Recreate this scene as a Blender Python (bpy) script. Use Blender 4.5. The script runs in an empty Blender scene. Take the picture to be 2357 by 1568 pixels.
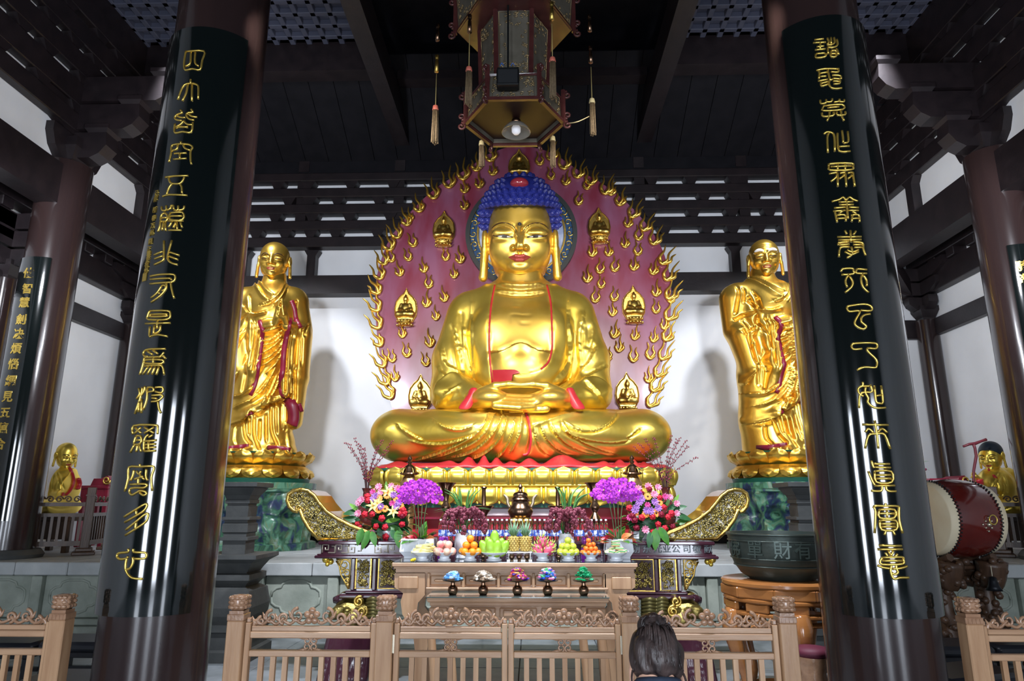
import bpy, math, random
import numpy as np
from mathutils import Vector, Matrix, noise
from mathutils.bvhtree import BVHTree
R = math.radians
rnd = random.Random(7)
SC = bpy.context.scene
COL = SC.collection
# ---------------- camera ----------------
FPX = 1571.33; TH = R(13.3); YAW = R(1.55); CX, CZ = .13, 1.65
cam = bpy.data.cameras.new('camera'); cam.sensor_width = 36; cam.lens = FPX/2357*36; cam.clip_end = 100
camo = bpy.data.objects.new('camera', cam); COL.objects.link(camo)
camo.location = (CX, 0, CZ); camo.rotation_euler = (R(90)+TH, 0, YAW)
SC.camera = camo
# ---------------- world, lights, exposure ----------------
SC.view_settings.view_transform = 'Standard'; SC.view_settings.look = 'None'
SC.view_settings.exposure = 0.0; SC.view_settings.gamma = 1; SC.view_settings.use_curve_mapping = False
W = bpy.data.worlds.new('world'); SC.world = W; W.use_nodes = True
W.node_tree.nodes['Background'].inputs[0].default_value = (.55, .62, .8, 1)
W.node_tree.nodes['Background'].inputs[1].default_value = .05
def light(name, kind, loc, tgt, energy, color, size=.3, size_y=None, spot=None, blend=.5):
    l = bpy.data.lights.new(name, kind); l.energy = energy; l.color = color
    if kind == 'AREA':
        l.size = size
        if size_y: l.shape = 'RECTANGLE'; l.size_y = size_y
    else: l.shadow_soft_size = size
    if kind == 'SPOT': l.spot_size = R(spot); l.spot_blend = blend
    o = bpy.data.objects.new(name, l); COL.objects.link(o); o.location = loc
    o.rotation_euler = (Vector(tgt)-Vector(loc)).to_track_quat('-Z', 'Y').to_euler()
    return o
DAY = (.80, .88, 1); LED = (.88, .92, 1); WARM = (1, .93, .82)
for i, x in enumerate((-4.2, 0, 4.2)):          # daylight through the three open doorways behind the camera
    light('doorway_daylight', 'AREA', (x, -4.4, 1.85), (x, 6, 1.5), 330, DAY, 1.3, 3.3)
for s in (-1, 1):
    light('statue_spotlight', 'SPOT', (s*5.5, 8.8, 9.3), (s*4.6, 12.2, 3.6), 1900, LED, .16, spot=48, blend=.4)
    light('buddha_spotlight', 'SPOT', (s*2.0, 4.7, 5.6), (s*.3, 10.6, 4.0), 900, WARM, .3, spot=58, blend=.6)
    light('wall_floodlight', 'SPOT', (s*3.4, 6.2, 4.4), (s*4.6, 13.6, 5.6), 900, LED, .25, spot=95, blend=.5)
    light('side_fill_light', 'SPOT', (s*2.05, 5.6, 5.2), (s*7.25, 8.6, 8.3), 480, LED, .2, spot=95, blend=.6)  # added fill that brings up the white slots of the side friezes
    light('aisle_floodlight', 'SPOT', (s*6.3, 6.2, 5.6), (s*7.6, 13.0, 3.8), 800, LED, .2, spot=70, blend=.6)
    light('altar_fill_light', 'SPOT', (s*1.6, 4.7, 6.2), (s*.6, 7.3, 1.2), 1700, LED, .12, spot=75, blend=.7)  # added fill with no known fixture, brightens the altar and offering tables
# ---------------- view helper: a pixel of the photograph and a depth give a point ----------------
_F = np.array([-math.sin(YAW)*math.cos(TH), math.cos(YAW)*math.cos(TH), math.sin(TH)])
_R = np.array([math.cos(YAW), math.sin(YAW), 0]); _U = np.cross(_R, _F); _C = np.array([CX, 0, CZ])
def ray(x, y): return FPX*_F+(x-1178.5)*_R-(y-784)*_U
def P(x, y, Y):
    d = ray(x, y); return Vector(_C+d*(Y/d[1]))
def PX(x, y, X):
    d = ray(x, y); return Vector(_C+d*((X-CX)/d[0]))
def kpx(p): return float((np.array(p)-_C)@_F)/FPX        # metres per pixel at a point
def pr(V):
    V = np.asarray(V)-_C; d = V@_F
    return 1178.5+FPX*(V@_R)/d, 784-FPX*(V@_U)/d
# ---------------- materials ----------------
MATS = {}
def mat(name, col, rough=.5, metal=0., col2=None, nscale=6., bump=0., bscale=30., stretch=None, coat=0., emit=None, trans=0., ior=1.45, sheen=0., detail=4, contrast=None, alpha=1., spec=None):
    if name in MATS: return MATS[name]
    m = bpy.data.materials.new(name); m.use_nodes = True; nt = m.node_tree; b = nt.nodes['Principled BSDF']
    I = b.inputs
    I['Base Color'].default_value = (*col, 1); I['Roughness'].default_value = rough; I['Metallic'].default_value = metal
    I['Coat Weight'].default_value = coat; I['Coat Roughness'].default_value = .08
    if spec is not None: I['Specular IOR Level'].default_value = spec
    I['Transmission Weight'].default_value = trans; I['IOR'].default_value = ior; I['Alpha'].default_value = alpha
    if sheen: I['Sheen Weight'].default_value = sheen
    if emit: I['Emission Color'].default_value = (*col, 1); I['Emission Strength'].default_value = emit
    if col2 or bump:
        tc = nt.nodes.new('ShaderNodeTexCoord'); mp = nt.nodes.new('ShaderNodeMapping'); nt.links.new(tc.outputs['Object'], mp.inputs[0])
        if stretch: mp.inputs['Scale'].default_value = stretch
    if col2:
        n = nt.nodes.new('ShaderNodeTexNoise'); n.inputs['Scale'].default_value = nscale; n.inputs['Detail'].default_value = detail
        nt.links.new(mp.outputs[0], n.inputs[0])
        r = nt.nodes.new('ShaderNodeValToRGB'); a, c = contrast or (.35, .65)
        r.color_ramp.elements[0].position = a; r.color_ramp.elements[1].position = c
        r.color_ramp.elements[0].color = (*col, 1); r.color_ramp.elements[1].color = (*col2, 1)
        nt.links.new(n.outputs[0], r.inputs[0]); nt.links.new(r.outputs[0], I['Base Color'])
    if bump:
        n2 = nt.nodes.new('ShaderNodeTexNoise'); n2.inputs['Scale'].default_value = bscale; n2.inputs['Detail'].default_value = 3
        nt.links.new(mp.outputs[0], n2.inputs[0])
        bp = nt.nodes.new('ShaderNodeBump'); bp.inputs['Strength'].default_value = bump; bp.inputs['Distance'].default_value = .02
        nt.links.new(n2.outputs[0], bp.inputs['Height']); nt.links.new(bp.outputs[0], I['Normal'])
    MATS[name] = m; return m
GOLD = mat('burnished gold leaf', (.82, .58, .085), .34, .86, (.90, .68, .14), 2.5, .04, 8)
GOLDSKIN = mat('satin gold skin', (.82, .54, .09), .36, .86, (.90, .62, .14), 3, .02, 6)
GOLDO = mat('reddish gold leaf', (.78, .46, .07), .33, .92, (.86, .55, .10), 3, .08, 12)
GILT = mat('gilt carving', (.62, .42, .10), .34, 1, (.75, .52, .14), 20, .2, 60)
OLDGILT = mat('dull old gilt', (.27, .21, .06), .42, 1, (.42, .33, .11), 25, .3, 60)
LETTER = mat('gold lettering paint', (.80, .56, .12), .3, .9)
LACQ = mat('brown lacquered timber', (.019, .011, .011), .22, 0, (.027, .015, .014), 3, .03, 4, stretch=(1, 1, .1), coat=.35)
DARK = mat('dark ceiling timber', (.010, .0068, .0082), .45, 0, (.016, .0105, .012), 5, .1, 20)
DARK2 = mat('blackish ceiling boards', (.0045, .0045, .0065), .7, 0, (.0075, .007, .0095), 4, .1, 20, spec=.2)  # the boards' own near-black timber tone
COFF = mat('blue grey coffer paint', (.065, .07, .105), .6)
BLACKL = mat('black plaque lacquer', (.004, .006, .006), .09, 0, bump=.015, bscale=3, coat=1.)
WALL = mat('white plaster', (.74, .75, .77), .8, 0, (.80, .81, .83), 1.2, .06, 5)
STONE = mat('grey green stone', (.22, .25, .21), .62, 0, (.33, .36, .31), 3.5, .15, 25)
STONEL = mat('pale grey stone', (.36, .38, .38), .5, 0, (.46, .48, .48), 3, .12, 20)
TILE = mat('floor stone tile', (.17, .19, .20), .32, 0, (.25, .27, .29), 4, .04, 15)
GROUT = mat('tile joint', (.06, .065, .07), .8)
RED = mat('red paint', (.42, .018, .03), .36, 0, (.48, .03, .04), 5)
CRIM = mat('crimson lining', (.17, .006, .022), .35, 0, (.23, .012, .035), 6)
WOOD = mat('pale brown hardwood', (.36, .20, .105), .38, 0, (.50, .305, .17), 5, .08, 30, stretch=(3, 3, .35), coat=.15)
WOODX = mat('pale brown hardwood lengthwise', (.36, .205, .115), .38, 0, (.50, .31, .185), 5, .08, 30, stretch=(.35, 3, 3), coat=.15)
WOODC = mat('carved polished hardwood', (.28, .15, .085), .25, 0, (.38, .22, .13), 14, .1, 40, coat=.4)
WOODD = mat('dark brown hardwood', (.055, .028, .016), .4, 0, (.085, .045, .025), 6, .1, 30, stretch=(3, 3, .35))
WOODR = mat('amber lacquered wood', (.24, .09, .025), .22, 0, (.33, .135, .04), 4, .03, 12, stretch=(.5, .5, 3), coat=.5)
WINE = mat('dark wine lacquer', (.035, .010, .018), .16, 0, (.05, .016, .026), 3, coat=.6)
GREENP = mat('dark green paint', (.012, .10, .065), .45)
IRON = mat('charcoal stone', (.045, .048, .048), .6, 0, (.065, .068, .066), 6, .1, 30)
BRONZE = mat('green bronze', (.045, .062, .055), .38, .55, (.065, .08, .07), 5, .08, 25)
BRASS = mat('dark brass', (.20, .12, .075), .25, 1, (.28, .17, .11), 10)
PORC = mat('white porcelain', (.80, .83, .88), .18)
WHITE = mat('white paint', (.82, .80, .76), .4)
BLACK = mat('black plastic', (.006, .007, .008), .4)
LEAF = mat('leaf green', (.03, .13, .02), .4, 0, (.07, .22, .03), 9)
LEAFD = mat('dark leaf green', (.015, .075, .025), .4, 0, (.03, .12, .04), 9)
LEAFY = mat('fresh leaf green', (.10, .27, .03), .4, 0, (.16, .35, .05), 9)
# ---------------- mesh builder ----------------
WL = {}
def wloc(o): return WL.get(o.name, Vector((0, 0, 0)))
class MB:
    def __init__(s): s.v = []; s.f = []
    def add(s, vs, fs):
        n = len(s.v); s.v += [tuple(v) for v in vs]; s.f += [tuple(i+n for i in f) for f in fs]; return s
    def box(s, x0, x1, y0, y1, z0, z1, M=None, bev=0.):
        if bev:
            b = bev; vs = []
            for (X, sx) in ((x0, 1), (x1, -1)):
                for (Y, sy) in ((y0, 1), (y1, -1)):
                    for (Z, sz) in ((z0, 1), (z1, -1)):
                        vs += [(X+sx*b, Y+sy*b, Z), (X+sx*b, Y, Z+sz*b), (X, Y+sy*b, Z+sz*b)]
            i = lambda a, b_, c, k: (a*4+b_*2+c)*3+k
            fs = []
            for c in (0, 1): q = [i(0, 0, c, 0), i(1, 0, c, 0), i(1, 1, c, 0), i(0, 1, c, 0)]; fs.append(q if c else q[::-1])
            for b_ in (0, 1): q = [i(0, b_, 0, 1), i(1, b_, 0, 1), i(1, b_, 1, 1), i(0, b_, 1, 1)]; fs.append(q[::-1] if b_ else q)
            for a in (0, 1): q = [i(a, 0, 0, 2), i(a, 1, 0, 2), i(a, 1, 1, 2), i(a, 0, 1, 2)]; fs.append(q if a else q[::-1])
            for a in (0, 1):
                for b_ in (0, 1):
                    q = [i(a, b_, 0, 1), i(a, b_, 0, 2), i(a, b_, 1, 2), i(a, b_, 1, 1)]; fs.append(q)
                    q = [i(a, 0, b_, 0), i(a, 0, b_, 2), i(a, 1, b_, 2), i(a, 1, b_, 0)]; fs.append(q)
                    q = [i(0, a, b_, 0), i(0, a, b_, 1), i(1, a, b_, 1), i(1, a, b_, 0)]; fs.append(q)
            for a in (0, 1):
                for b_ in (0, 1):
                    for c in (0, 1): fs.append([i(a, b_, c, 0), i(a, b_, c, 1), i(a, b_, c, 2)])
        else:
            vs = [(x, y, z) for x in (x0, x1) for y in (y0, y1) for z in (z0, z1)]
            fs = [(0, 1, 3, 2), (4, 6, 7, 5), (0, 4, 5, 1), (2, 3, 7, 6), (0, 2, 6, 4), (1, 5, 7, 3)]
        if M is not None: vs = [M @ Vector(v) for v in vs]
        return s.add(vs, fs)
    def lathe(s, prof, n=24, c=(0, 0, 0), sx=1., sy=1., M=None, cap=True, a0=0.):
        vs = []; fs = []; m = len(prof)
        for k in range(n):
            a = a0+2*math.pi*k/n
            for r, z in prof: vs.append(Vector((c[0]+r*sx*math.cos(a), c[1]+r*sy*math.sin(a), c[2]+z)))
        for k in range(n):
            k2 = (k+1) % n
            for j in range(m-1): fs.append((k*m+j, k2*m+j, k2*m+j+1, k*m+j+1))
        if cap:
            fs.append([k*m for k in range(n)][::-1]); fs.append([k*m+m-1 for k in range(n)])
        if M is not None: vs = [M @ v for v in vs]
        return s.add(vs, fs)
    def tube(s, pts, r, n=6, closed=False, flat=None, up=None):
        pts = [Vector(p) for p in pts]; m = len(pts); vs = []; fs = []
        rs = r if isinstance(r, (list, tuple)) else [r]*m
        if m < 2: return s
        t0 = (pts[1]-pts[0]).normalized()
        u = (up or Vector((0, 0, 1))); u = Vector(u)
        if abs(u.dot(t0)) > .95: u = Vector((0, 1, 0)) if abs(t0.y) < .9 else Vector((1, 0, 0))
        for i in range(m):
            if closed: t = pts[(i+1) % m]-pts[i-1]
            else: t = pts[min(i+1, m-1)]-pts[max(i-1, 0)]
            if t.length < 1e-9: t = t0
            t.normalize(); a = t.cross(u)
            if a.length < 1e-4: a = t.orthogonal()
            a.normalize(); b = a.cross(t)
            if not up: u = b
            for k in range(n):
                g = 2*math.pi*(k+.5)/n; vs.append(pts[i]+a*(rs[i]*math.cos(g))+b*(rs[i]*math.sin(g)*(flat or 1)))
        for i in range(m if closed else m-1):
            j = (i+1) % m
            for k in range(n): fs.append((i*n+k, i*n+(k+1) % n, j*n+(k+1) % n, j*n+k))
        if not closed: fs.append(list(range(n))[::-1]); fs.append([(m-1)*n+k for k in range(n)])
        return s.add(vs, fs)
    def ball(s, c, r, n=10, m=6, M=None):
        rx, ry, rz = r if isinstance(r, (tuple, list)) else (r, r, r)
        vs = [Vector((c[0], c[1], c[2]-rz))]; fs = []
        for j in range(1, m):
            p = -math.pi/2+math.pi*j/m
            for k in range(n): a = 2*math.pi*k/n; vs.append(Vector((c[0]+rx*math.cos(p)*math.cos(a), c[1]+ry*math.cos(p)*math.sin(a), c[2]+rz*math.sin(p))))
        vs.append(Vector((c[0], c[1], c[2]+rz)))
        for k in range(n):
            k2 = (k+1) % n; fs.append((0, 1+k2, 1+k)); e = 1+(m-2)*n; fs.append((len(vs)-1, e+k, e+k2))
            for j in range(m-2): fs.append((1+j*n+k, 1+j*n+k2, 1+(j+1)*n+k2, 1+(j+1)*n+k))
        if M is not None: vs = [M @ v for v in vs]
        return s.add(vs, fs)
    def prism(s, poly, a, b, ax='y', M=None):
        """polygon in the two other axes, extruded from a to b along ax"""
        n = len(poly)
        def mk(p, h): return {'x': (h, p[0], p[1]), 'y': (p[0], h, p[1]), 'z': (p[0], p[1], h)}[ax]
        vs = [Vector(mk(p, a)) for p in poly]+[Vector(mk(p, b)) for p in poly]
        fs = [list(range(n)), list(range(n, 2*n))[::-1]]+[(i, i+n, (i+1) % n+n, (i+1) % n) for i in range(n)]
        if M is not None: vs = [M @ v for v in vs]
        return s.add(vs, fs)
    def grid(s, fn, nu, nv, cu=False):
        vs = [fn(i/(nu if cu else nu-1), j/(nv-1)) for i in range(nu) for j in range(nv)]
        fs = [(i*nv+j, ((i+1) % nu)*nv+j, ((i+1) % nu)*nv+j+1, i*nv+j+1) for i in range(nu if cu else nu-1) for j in range(nv-1)]
        return s.add(vs, fs)
    def build(s, name, m, parent=None, smooth=False, angle=None, local=False):
        return mkobj(name, mkmesh(name, s.v, s.f, m, smooth, angle, parent, local), parent)
def fixn(me):
    import bmesh
    bm = bmesh.new(); bm.from_mesh(me); bmesh.ops.recalc_face_normals(bm, faces=bm.faces); bm.to_mesh(me); bm.free()
def mkmesh(name, v, f, m, smooth=False, angle=None, parent=None, local=False):
    me = bpy.data.meshes.new(name)
    if parent is not None and not local:
        o = wloc(parent); v = [(a[0]-o.x, a[1]-o.y, a[2]-o.z) for a in v]
    me.from_pydata(v, [], f); me.materials.append(m); fixn(me)
    if smooth:
        me.shade_smooth()
        if angle: me.set_sharp_from_angle(angle=R(angle))
    me.update(); return me
def mkobj(name, me, parent=None, loc=None):
    o = bpy.data.objects.new(name, me); COL.objects.link(o)
    if parent is not None: o.parent = parent; WL[o.name] = wloc(parent)
    if loc is not None:
        o.location = loc
        WL[o.name] = wloc(parent)+Vector(loc) if parent is not None else Vector(loc)
    return o
def tag(o, label=None, cat=None, group=None, kind=None):
    for k, v in (('label', label), ('category', cat), ('group', group), ('kind', kind)):
        if v: o[k] = v
    return o
def thing(name, label, cat, loc=(0, 0, 0), group=None, rz=0):
    o = bpy.data.objects.new(name, None); o.empty_display_size = .05; COL.objects.link(o); o.location = loc
    if rz: o.rotation_euler.z = rz
    WL[o.name] = Vector(loc); return tag(o, label, cat, group)
def struct(name, label=None, loc=(0, 0, 0)):
    o = bpy.data.objects.new(name, None); o.empty_display_size = .05; COL.objects.link(o); o.location = loc
    WL[o.name] = Vector(loc); return tag(o, label, None, None, 'structure')
def kids(o): return [c for c in o.children]
def copy_tree(o, parent=None, loc=None, rz=None, label=None, scale=None):
    c = o.copy(); COL.objects.link(c)
    if parent is not None: c.parent = parent
    if loc is not None: c.location = loc; WL[c.name] = Vector(loc)
    if rz is not None: c.rotation_euler.z = rz
    if scale: c.scale = (scale,)*3 if not isinstance(scale, (tuple, list)) else scale
    if label: c['label'] = label
    for ch in kids(o): copy_tree(ch, c)
    return c
def inst(name, me, parent, loc, rot=None, scale=None):
    o = bpy.data.objects.new(name, me); COL.objects.link(o); o.parent = parent
    o.location = Vector(loc)-wloc(parent)
    if rot is not None: o.rotation_euler = rot if not isinstance(rot, Matrix) else rot.to_euler()
    if scale is not None: o.scale = scale if isinstance(scale, (tuple, list)) else (scale,)*3
    WL[o.name] = Vector(loc); return o
def smoothline(pts, k=4):
    """Catmull-Rom through points"""
    pts = [Vector(p) for p in pts]; out = []
    for i in range(len(pts)-1):
        p0 = pts[max(i-1, 0)]; p1 = pts[i]; p2 = pts[i+1]; p3 = pts[min(i+2, len(pts)-1)]
        for j in range(k):
            t = j/k
            out.append(.5*((2*p1)+(p2-p0)*t+(2*p0-5*p1+4*p2-p3)*t*t+(3*p1-p0-3*p2+p3)*t*t*t))
    out.append(pts[-1]); return out
def spiral(c, r0, r1, turns, a0, n=18, dr=1):
    return [(c[0]+(r0+(r1-r0)*i/n)*math.cos(a0+dr*turns*2*math.pi*i/n), c[1]+(r0+(r1-r0)*i/n)*math.sin(a0+dr*turns*2*math.pi*i/n)) for i in range(n+1)]
# ---------------- solid sculpting (distance field + surface nets) ----------------
class Vol:
    def __init__(s, lo, hi, h):
        s.lo = np.array(lo, float); s.h = h; n = np.ceil((np.array(hi)-s.lo)/h).astype(int)+1
        s.n = n; s.F = np.full(n, .6, np.float32)
        s.ax = [(s.lo[i]+h*np.arange(n[i])).astype(np.float32) for i in range(3)]
    def _blk(s, lo, hi):
        a = [max(0, int((lo[i]-s.lo[i])/s.h)) for i in range(3)]; b = [min(s.n[i], int((hi[i]-s.lo[i])/s.h)+2) for i in range(3)]
        if any(a[i] >= b[i] for i in range(3)): return None
        sl = tuple(slice(a[i], b[i]) for i in range(3))
        return sl, s.ax[0][sl[0]][:, None, None], s.ax[1][sl[1]][None, :, None], s.ax[2][sl[2]][None, None, :]
    def _op(s, sl, d, k, sub):
        F = s.F[sl]
        if sub:
            h = np.clip(.5-.5*(F+d)/k, 0, 1); s.F[sl] = F+(-d-F)*h+k*h*(1-h)
        else:
            h = np.clip(.5+.5*(d-F)/k, 0, 1); s.F[sl] = d+(F-d)*h-k*h*(1-h)
    def ell(s, c, r, k=.05, sub=False, rot=None):
        c = np.array(c, float); r = np.array(r if hasattr(r, '__len__') else (r, r, r), float)
        m = (r.max() if rot is not None else r)+k+3*s.h; B = s._blk(c-m, c+m)
        if B is None: return s
        sl, x, y, z = B; x = x-c[0]; y = y-c[1]; z = z-c[2]
        if rot is not None:
            M = np.array(rot.to_3x3().transposed() if isinstance(rot, Matrix) else rot)
            x, y, z = M[0, 0]*x+M[0, 1]*y+M[0, 2]*z, M[1, 0]*x+M[1, 1]*y+M[1, 2]*z, M[2, 0]*x+M[2, 1]*y+M[2, 2]*z
        q = np.sqrt((x/r[0])**2+(y/r[1])**2+(z/r[2])**2); g = np.sqrt((x/r[0]**2)**2+(y/r[1]**2)**2+(z/r[2]**2)**2)
        d = q*(q-1)/np.maximum(g, 1e-5); s._op(sl, d.astype(np.float32), k, sub); return s
    def cap(s, a, b, ra, rb=None, k=.05, sub=False, fl=(1, 1, 1)):
        rb = ra if rb is None else rb; a = np.array(a, float); b = np.array(b, float); m = max(ra, rb)*max(1/min(fl), 1)+k+3*s.h
        B = s._blk(np.minimum(a, b)-m, np.maximum(a, b)+m)
        if B is None: return s
        sl, x, y, z = B; f = np.array(fl, float); d = (b-a)*f; L = max(d@d, 1e-9)
        px, py, pz = (x-a[0])*f[0], (y-a[1])*f[1], (z-a[2])*f[2]
        t = np.clip((px*d[0]+py*d[1]+pz*d[2])/L, 0, 1)
        D = np.sqrt((px-t*d[0])**2+(py-t*d[1])**2+(pz-t*d[2])**2)-(ra+(rb-ra)*t)
        s._op(sl, D.astype(np.float32), k, sub); return s
    def chain(s, pts, rs, k=.05, sub=False, fl=(1, 1, 1)):
        for i in range(len(pts)-1): s.cap(pts[i], pts[i+1], rs[i], rs[i+1], k, sub, fl)
        return s
    def box(s, c, r, k=.05, sub=False, rd=.02):
        c = np.array(c, float); r = np.array(r, float); B = s._blk(c-r-k-3*s.h, c+r+k+3*s.h)
        if B is None: return s
        sl, x, y, z = B; qx, qy, qz = np.abs(x-c[0])-r[0]+rd, np.abs(y-c[1])-r[1]+rd, np.abs(z-c[2])-r[2]+rd
        d = np.sqrt(np.maximum(qx, 0)**2+np.maximum(qy, 0)**2+np.maximum(qz, 0)**2)+np.minimum(np.maximum(qx, np.maximum(qy, qz)), 0)-rd
        s._op(sl, d.astype(np.float32), k, sub); return s
    def cut(s, axis, val, keep_above=True):
        x = s.ax[axis].reshape([-1 if i == axis else 1 for i in range(3)])
        s.F = np.maximum(s.F, (val-x) if keep_above else (x-val)).astype(np.float32); return s
    def mesh(s, it=1):
        F = s.F.copy(); F[0] = F[-1] = .1; F[:, 0] = F[:, -1] = .1; F[:, :, 0] = F[:, :, -1] = .1
        I = F < 0; n = np.array(F.shape)-1
        cs = [(i, j, k) for i in (0, 1) for j in (0, 1) for k in (0, 1)]
        sub = lambda A, c: A[c[0]:c[0]+n[0], c[1]:c[1]+n[1], c[2]:c[2]+n[2]]
        cnt = sum(sub(I, c).astype(np.int8) for c in cs); act = (cnt > 0) & (cnt < 8)
        idx = np.argwhere(act); vid = np.full(act.shape, -1, np.int64); vid[act] = np.arange(len(idx))
        val = {c: F[idx[:, 0]+c[0], idx[:, 1]+c[1], idx[:, 2]+c[2]] for c in cs}
        acc = np.zeros((len(idx), 3)); w = np.zeros(len(idx))
        for c in cs:
            for a in range(3):
                if c[a] == 0:
                    e = list(c); e[a] = 1; v0, v1 = val[c], val[tuple(e)]; x = (v0 < 0) != (v1 < 0)
                    t = np.where(x, v0/np.where(v0-v1 == 0, 1, v0-v1), 0); p = np.tile(np.array(c, float), (len(idx), 1)); p[:, a] += t
                    acc += p*x[:, None]; w += x
        V = s.lo+s.h*(idx+acc/w[:, None]); Q = []
        for a in range(3):
            b, c = (a+1) % 3, (a+2) % 3
            A0 = np.moveaxis(I, (a, b, c), (0, 1, 2)); e = A0[:-1, 1:-1, 1:-1] != A0[1:, 1:-1, 1:-1]
            g = np.argwhere(e); flip = A0[:-1, 1:-1, 1:-1][e]
            VI = np.moveaxis(vid, (a, b, c), (0, 1, 2)); i, j, k = g[:, 0], g[:, 1]+1, g[:, 2]+1
            q = np.stack([VI[i, j-1, k-1], VI[i, j, k-1], VI[i, j, k], VI[i, j-1, k]], 1); q[~flip] = q[~flip][:, ::-1]; Q.append(q)
        Q = np.concatenate(Q)
        return relax(V, Q, it)
def edges_of(Q):
    e = np.concatenate([Q[:, [0, 1]], Q[:, [1, 2]], Q[:, [2, 3]], Q[:, [3, 0]]]); return e
def relax(V, Q, it=1, f=.5):
    e = edges_of(Q); 
    for _ in range(it):
        A = np.zeros_like(V); c = np.zeros(len(V))
        for i in range(3): A[:, i] = np.bincount(e[:, 0], V[e[:, 1], i], len(V))+np.bincount(e[:, 1], V[e[:, 0], i], len(V))
        c = np.bincount(e[:, 0], minlength=len(V))+np.bincount(e[:, 1], minlength=len(V))
        V = V+f*(A/c[:, None]-V)
    return V, Q
def vnorm(V, Q):
    n = np.cross(V[Q[:, 2]]-V[Q[:, 0]], V[Q[:, 3]]-V[Q[:, 1]]); N = np.zeros_like(V)
    for j in range(4):
        for i in range(3): N[:, i] += np.bincount(Q[:, j], n[:, i], len(V))
    return N/np.maximum(np.linalg.norm(N, axis=1), 1e-9)[:, None]
def fold(V, Q, lines, win=None):
    """carve cloth folds: each line is traced on the front of the figure; profile 'g' groove, 'r' ridge, 's' step (lapped cloth)"""
    N = vnorm(V, Q); px, py = pr(V); D = np.zeros(len(V)); front = np.clip(-N[:, 1]*2.5+.25, 0, 1)
    for kind, w, h, pts in lines:
        pts = np.array([tuple(p)[:2] for p in smoothline([(a, b, 0) for a, b in pts], 4)])
        lo, hi = pts.min(0)-4*w, pts.max(0)+4*w
        m = np.where((px > lo[0]) & (px < hi[0]) & (py > lo[1]) & (py < hi[1]) & (front > 0))[0]
        if not len(m): continue
        X = np.stack([px[m], py[m]], 1); best = np.full(len(m), 1e9); sg = np.zeros(len(m)); tt = np.zeros(len(m)); ns = len(pts)-1
        for i in range(ns):
            a, b = pts[i], pts[i+1]; d = b-a; L = d@d+1e-9; t = np.clip(((X-a)@d)/L, 0, 1); r = X-a-t[:, None]*d; q = np.hypot(r[:, 0], r[:, 1])
            u = q < best; best[u] = q[u]; sg[u] = np.sign(d[0]*r[u, 1]-d[1]*r[u, 0]); tt[u] = (i+t[u])/ns
        s_ = best*sg/w; env = np.clip(np.minimum(tt, 1-tt)*6+.15, 0, 1)
        if kind == 'g': p = -np.exp(-s_**2)
        elif kind == 'r': p = np.exp(-s_**2)
        else: p = np.where(s_ > 0, np.exp(-(s_/1.6)**2), -.35*np.exp(-(s_/.8)**2)); 
        D[m] += h*p*env
    return V+N*(D*front)[:, None]
def solid(name, V, Q, m, parent, smooth=True):
    me = bpy.data.meshes.new(name); o = wloc(parent)
    V = V-np.array(o)
    me.vertices.add(len(V)); me.vertices.foreach_set('co', V.astype(np.float32).ravel())
    me.loops.add(len(Q)*4); me.loops.foreach_set('vertex_index', Q.astype(np.int32).ravel())
    me.polygons.add(len(Q)); me.polygons.foreach_set('loop_start', np.arange(0, len(Q)*4, 4, dtype=np.int32)); me.polygons.foreach_set('loop_total', np.full(len(Q), 4, np.int32))
    me.update(); me.validate(); me.materials.append(m)
    if smooth: me.shade_smooth()
    return mkobj(name, me, parent)
def subdiv(V, Q):
    """one linear subdivision of a quad mesh"""
    e = np.sort(edges_of(Q), 1); u, inv = np.unique(e, axis=0, return_inverse=True); inv = inv.ravel(); n = len(V); m = len(Q)
    E = (V[u[:, 0]]+V[u[:, 1]])/2; Fc = V[Q].mean(1); ei = inv.reshape(4, m)+n; fi = n+len(u)+np.arange(m)
    V2 = np.concatenate([V, E, Fc]); Q2 = np.concatenate([np.stack([Q[:, j], ei[j], fi, ei[j-1]], 1) for j in range(4)])
    return V2, Q2
class Surf:
    """drop traced points onto a sculpted front"""
    def __init__(s, V, Q): s.b = BVHTree.FromPolygons([tuple(v) for v in V], [tuple(q) for q in Q.tolist()])
    def hit(s, x, y, off=.004):
        d = Vector(ray(x, y)).normalized(); h = s.b.ray_cast(Vector(_C), d)
        return (h[0]-d*off) if h[0] is not None else None
    def line(s, pts, off=.004, k=4):
        out = []
        for p in smoothline([(a, b, 0) for a, b in pts], k):
            h = s.hit(p.x, p.y, off)
            if h is not None: out.append(h)
        return out
def patch(surf, lines, off=.004):
    """a thin skin laid over a surface between traced rows of points"""
    rows = [surf.line(l, off, 3) for l in lines]; n = min(map(len, rows)); b = MB()
    b.v = [tuple(p) for r_ in rows for p in r_[:n]]
    b.f = [(i*n+j, i*n+j+1, (i+1)*n+j+1, (i+1)*n+j) for i in range(len(rows)-1) for j in range(n-1)]
    return b
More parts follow.
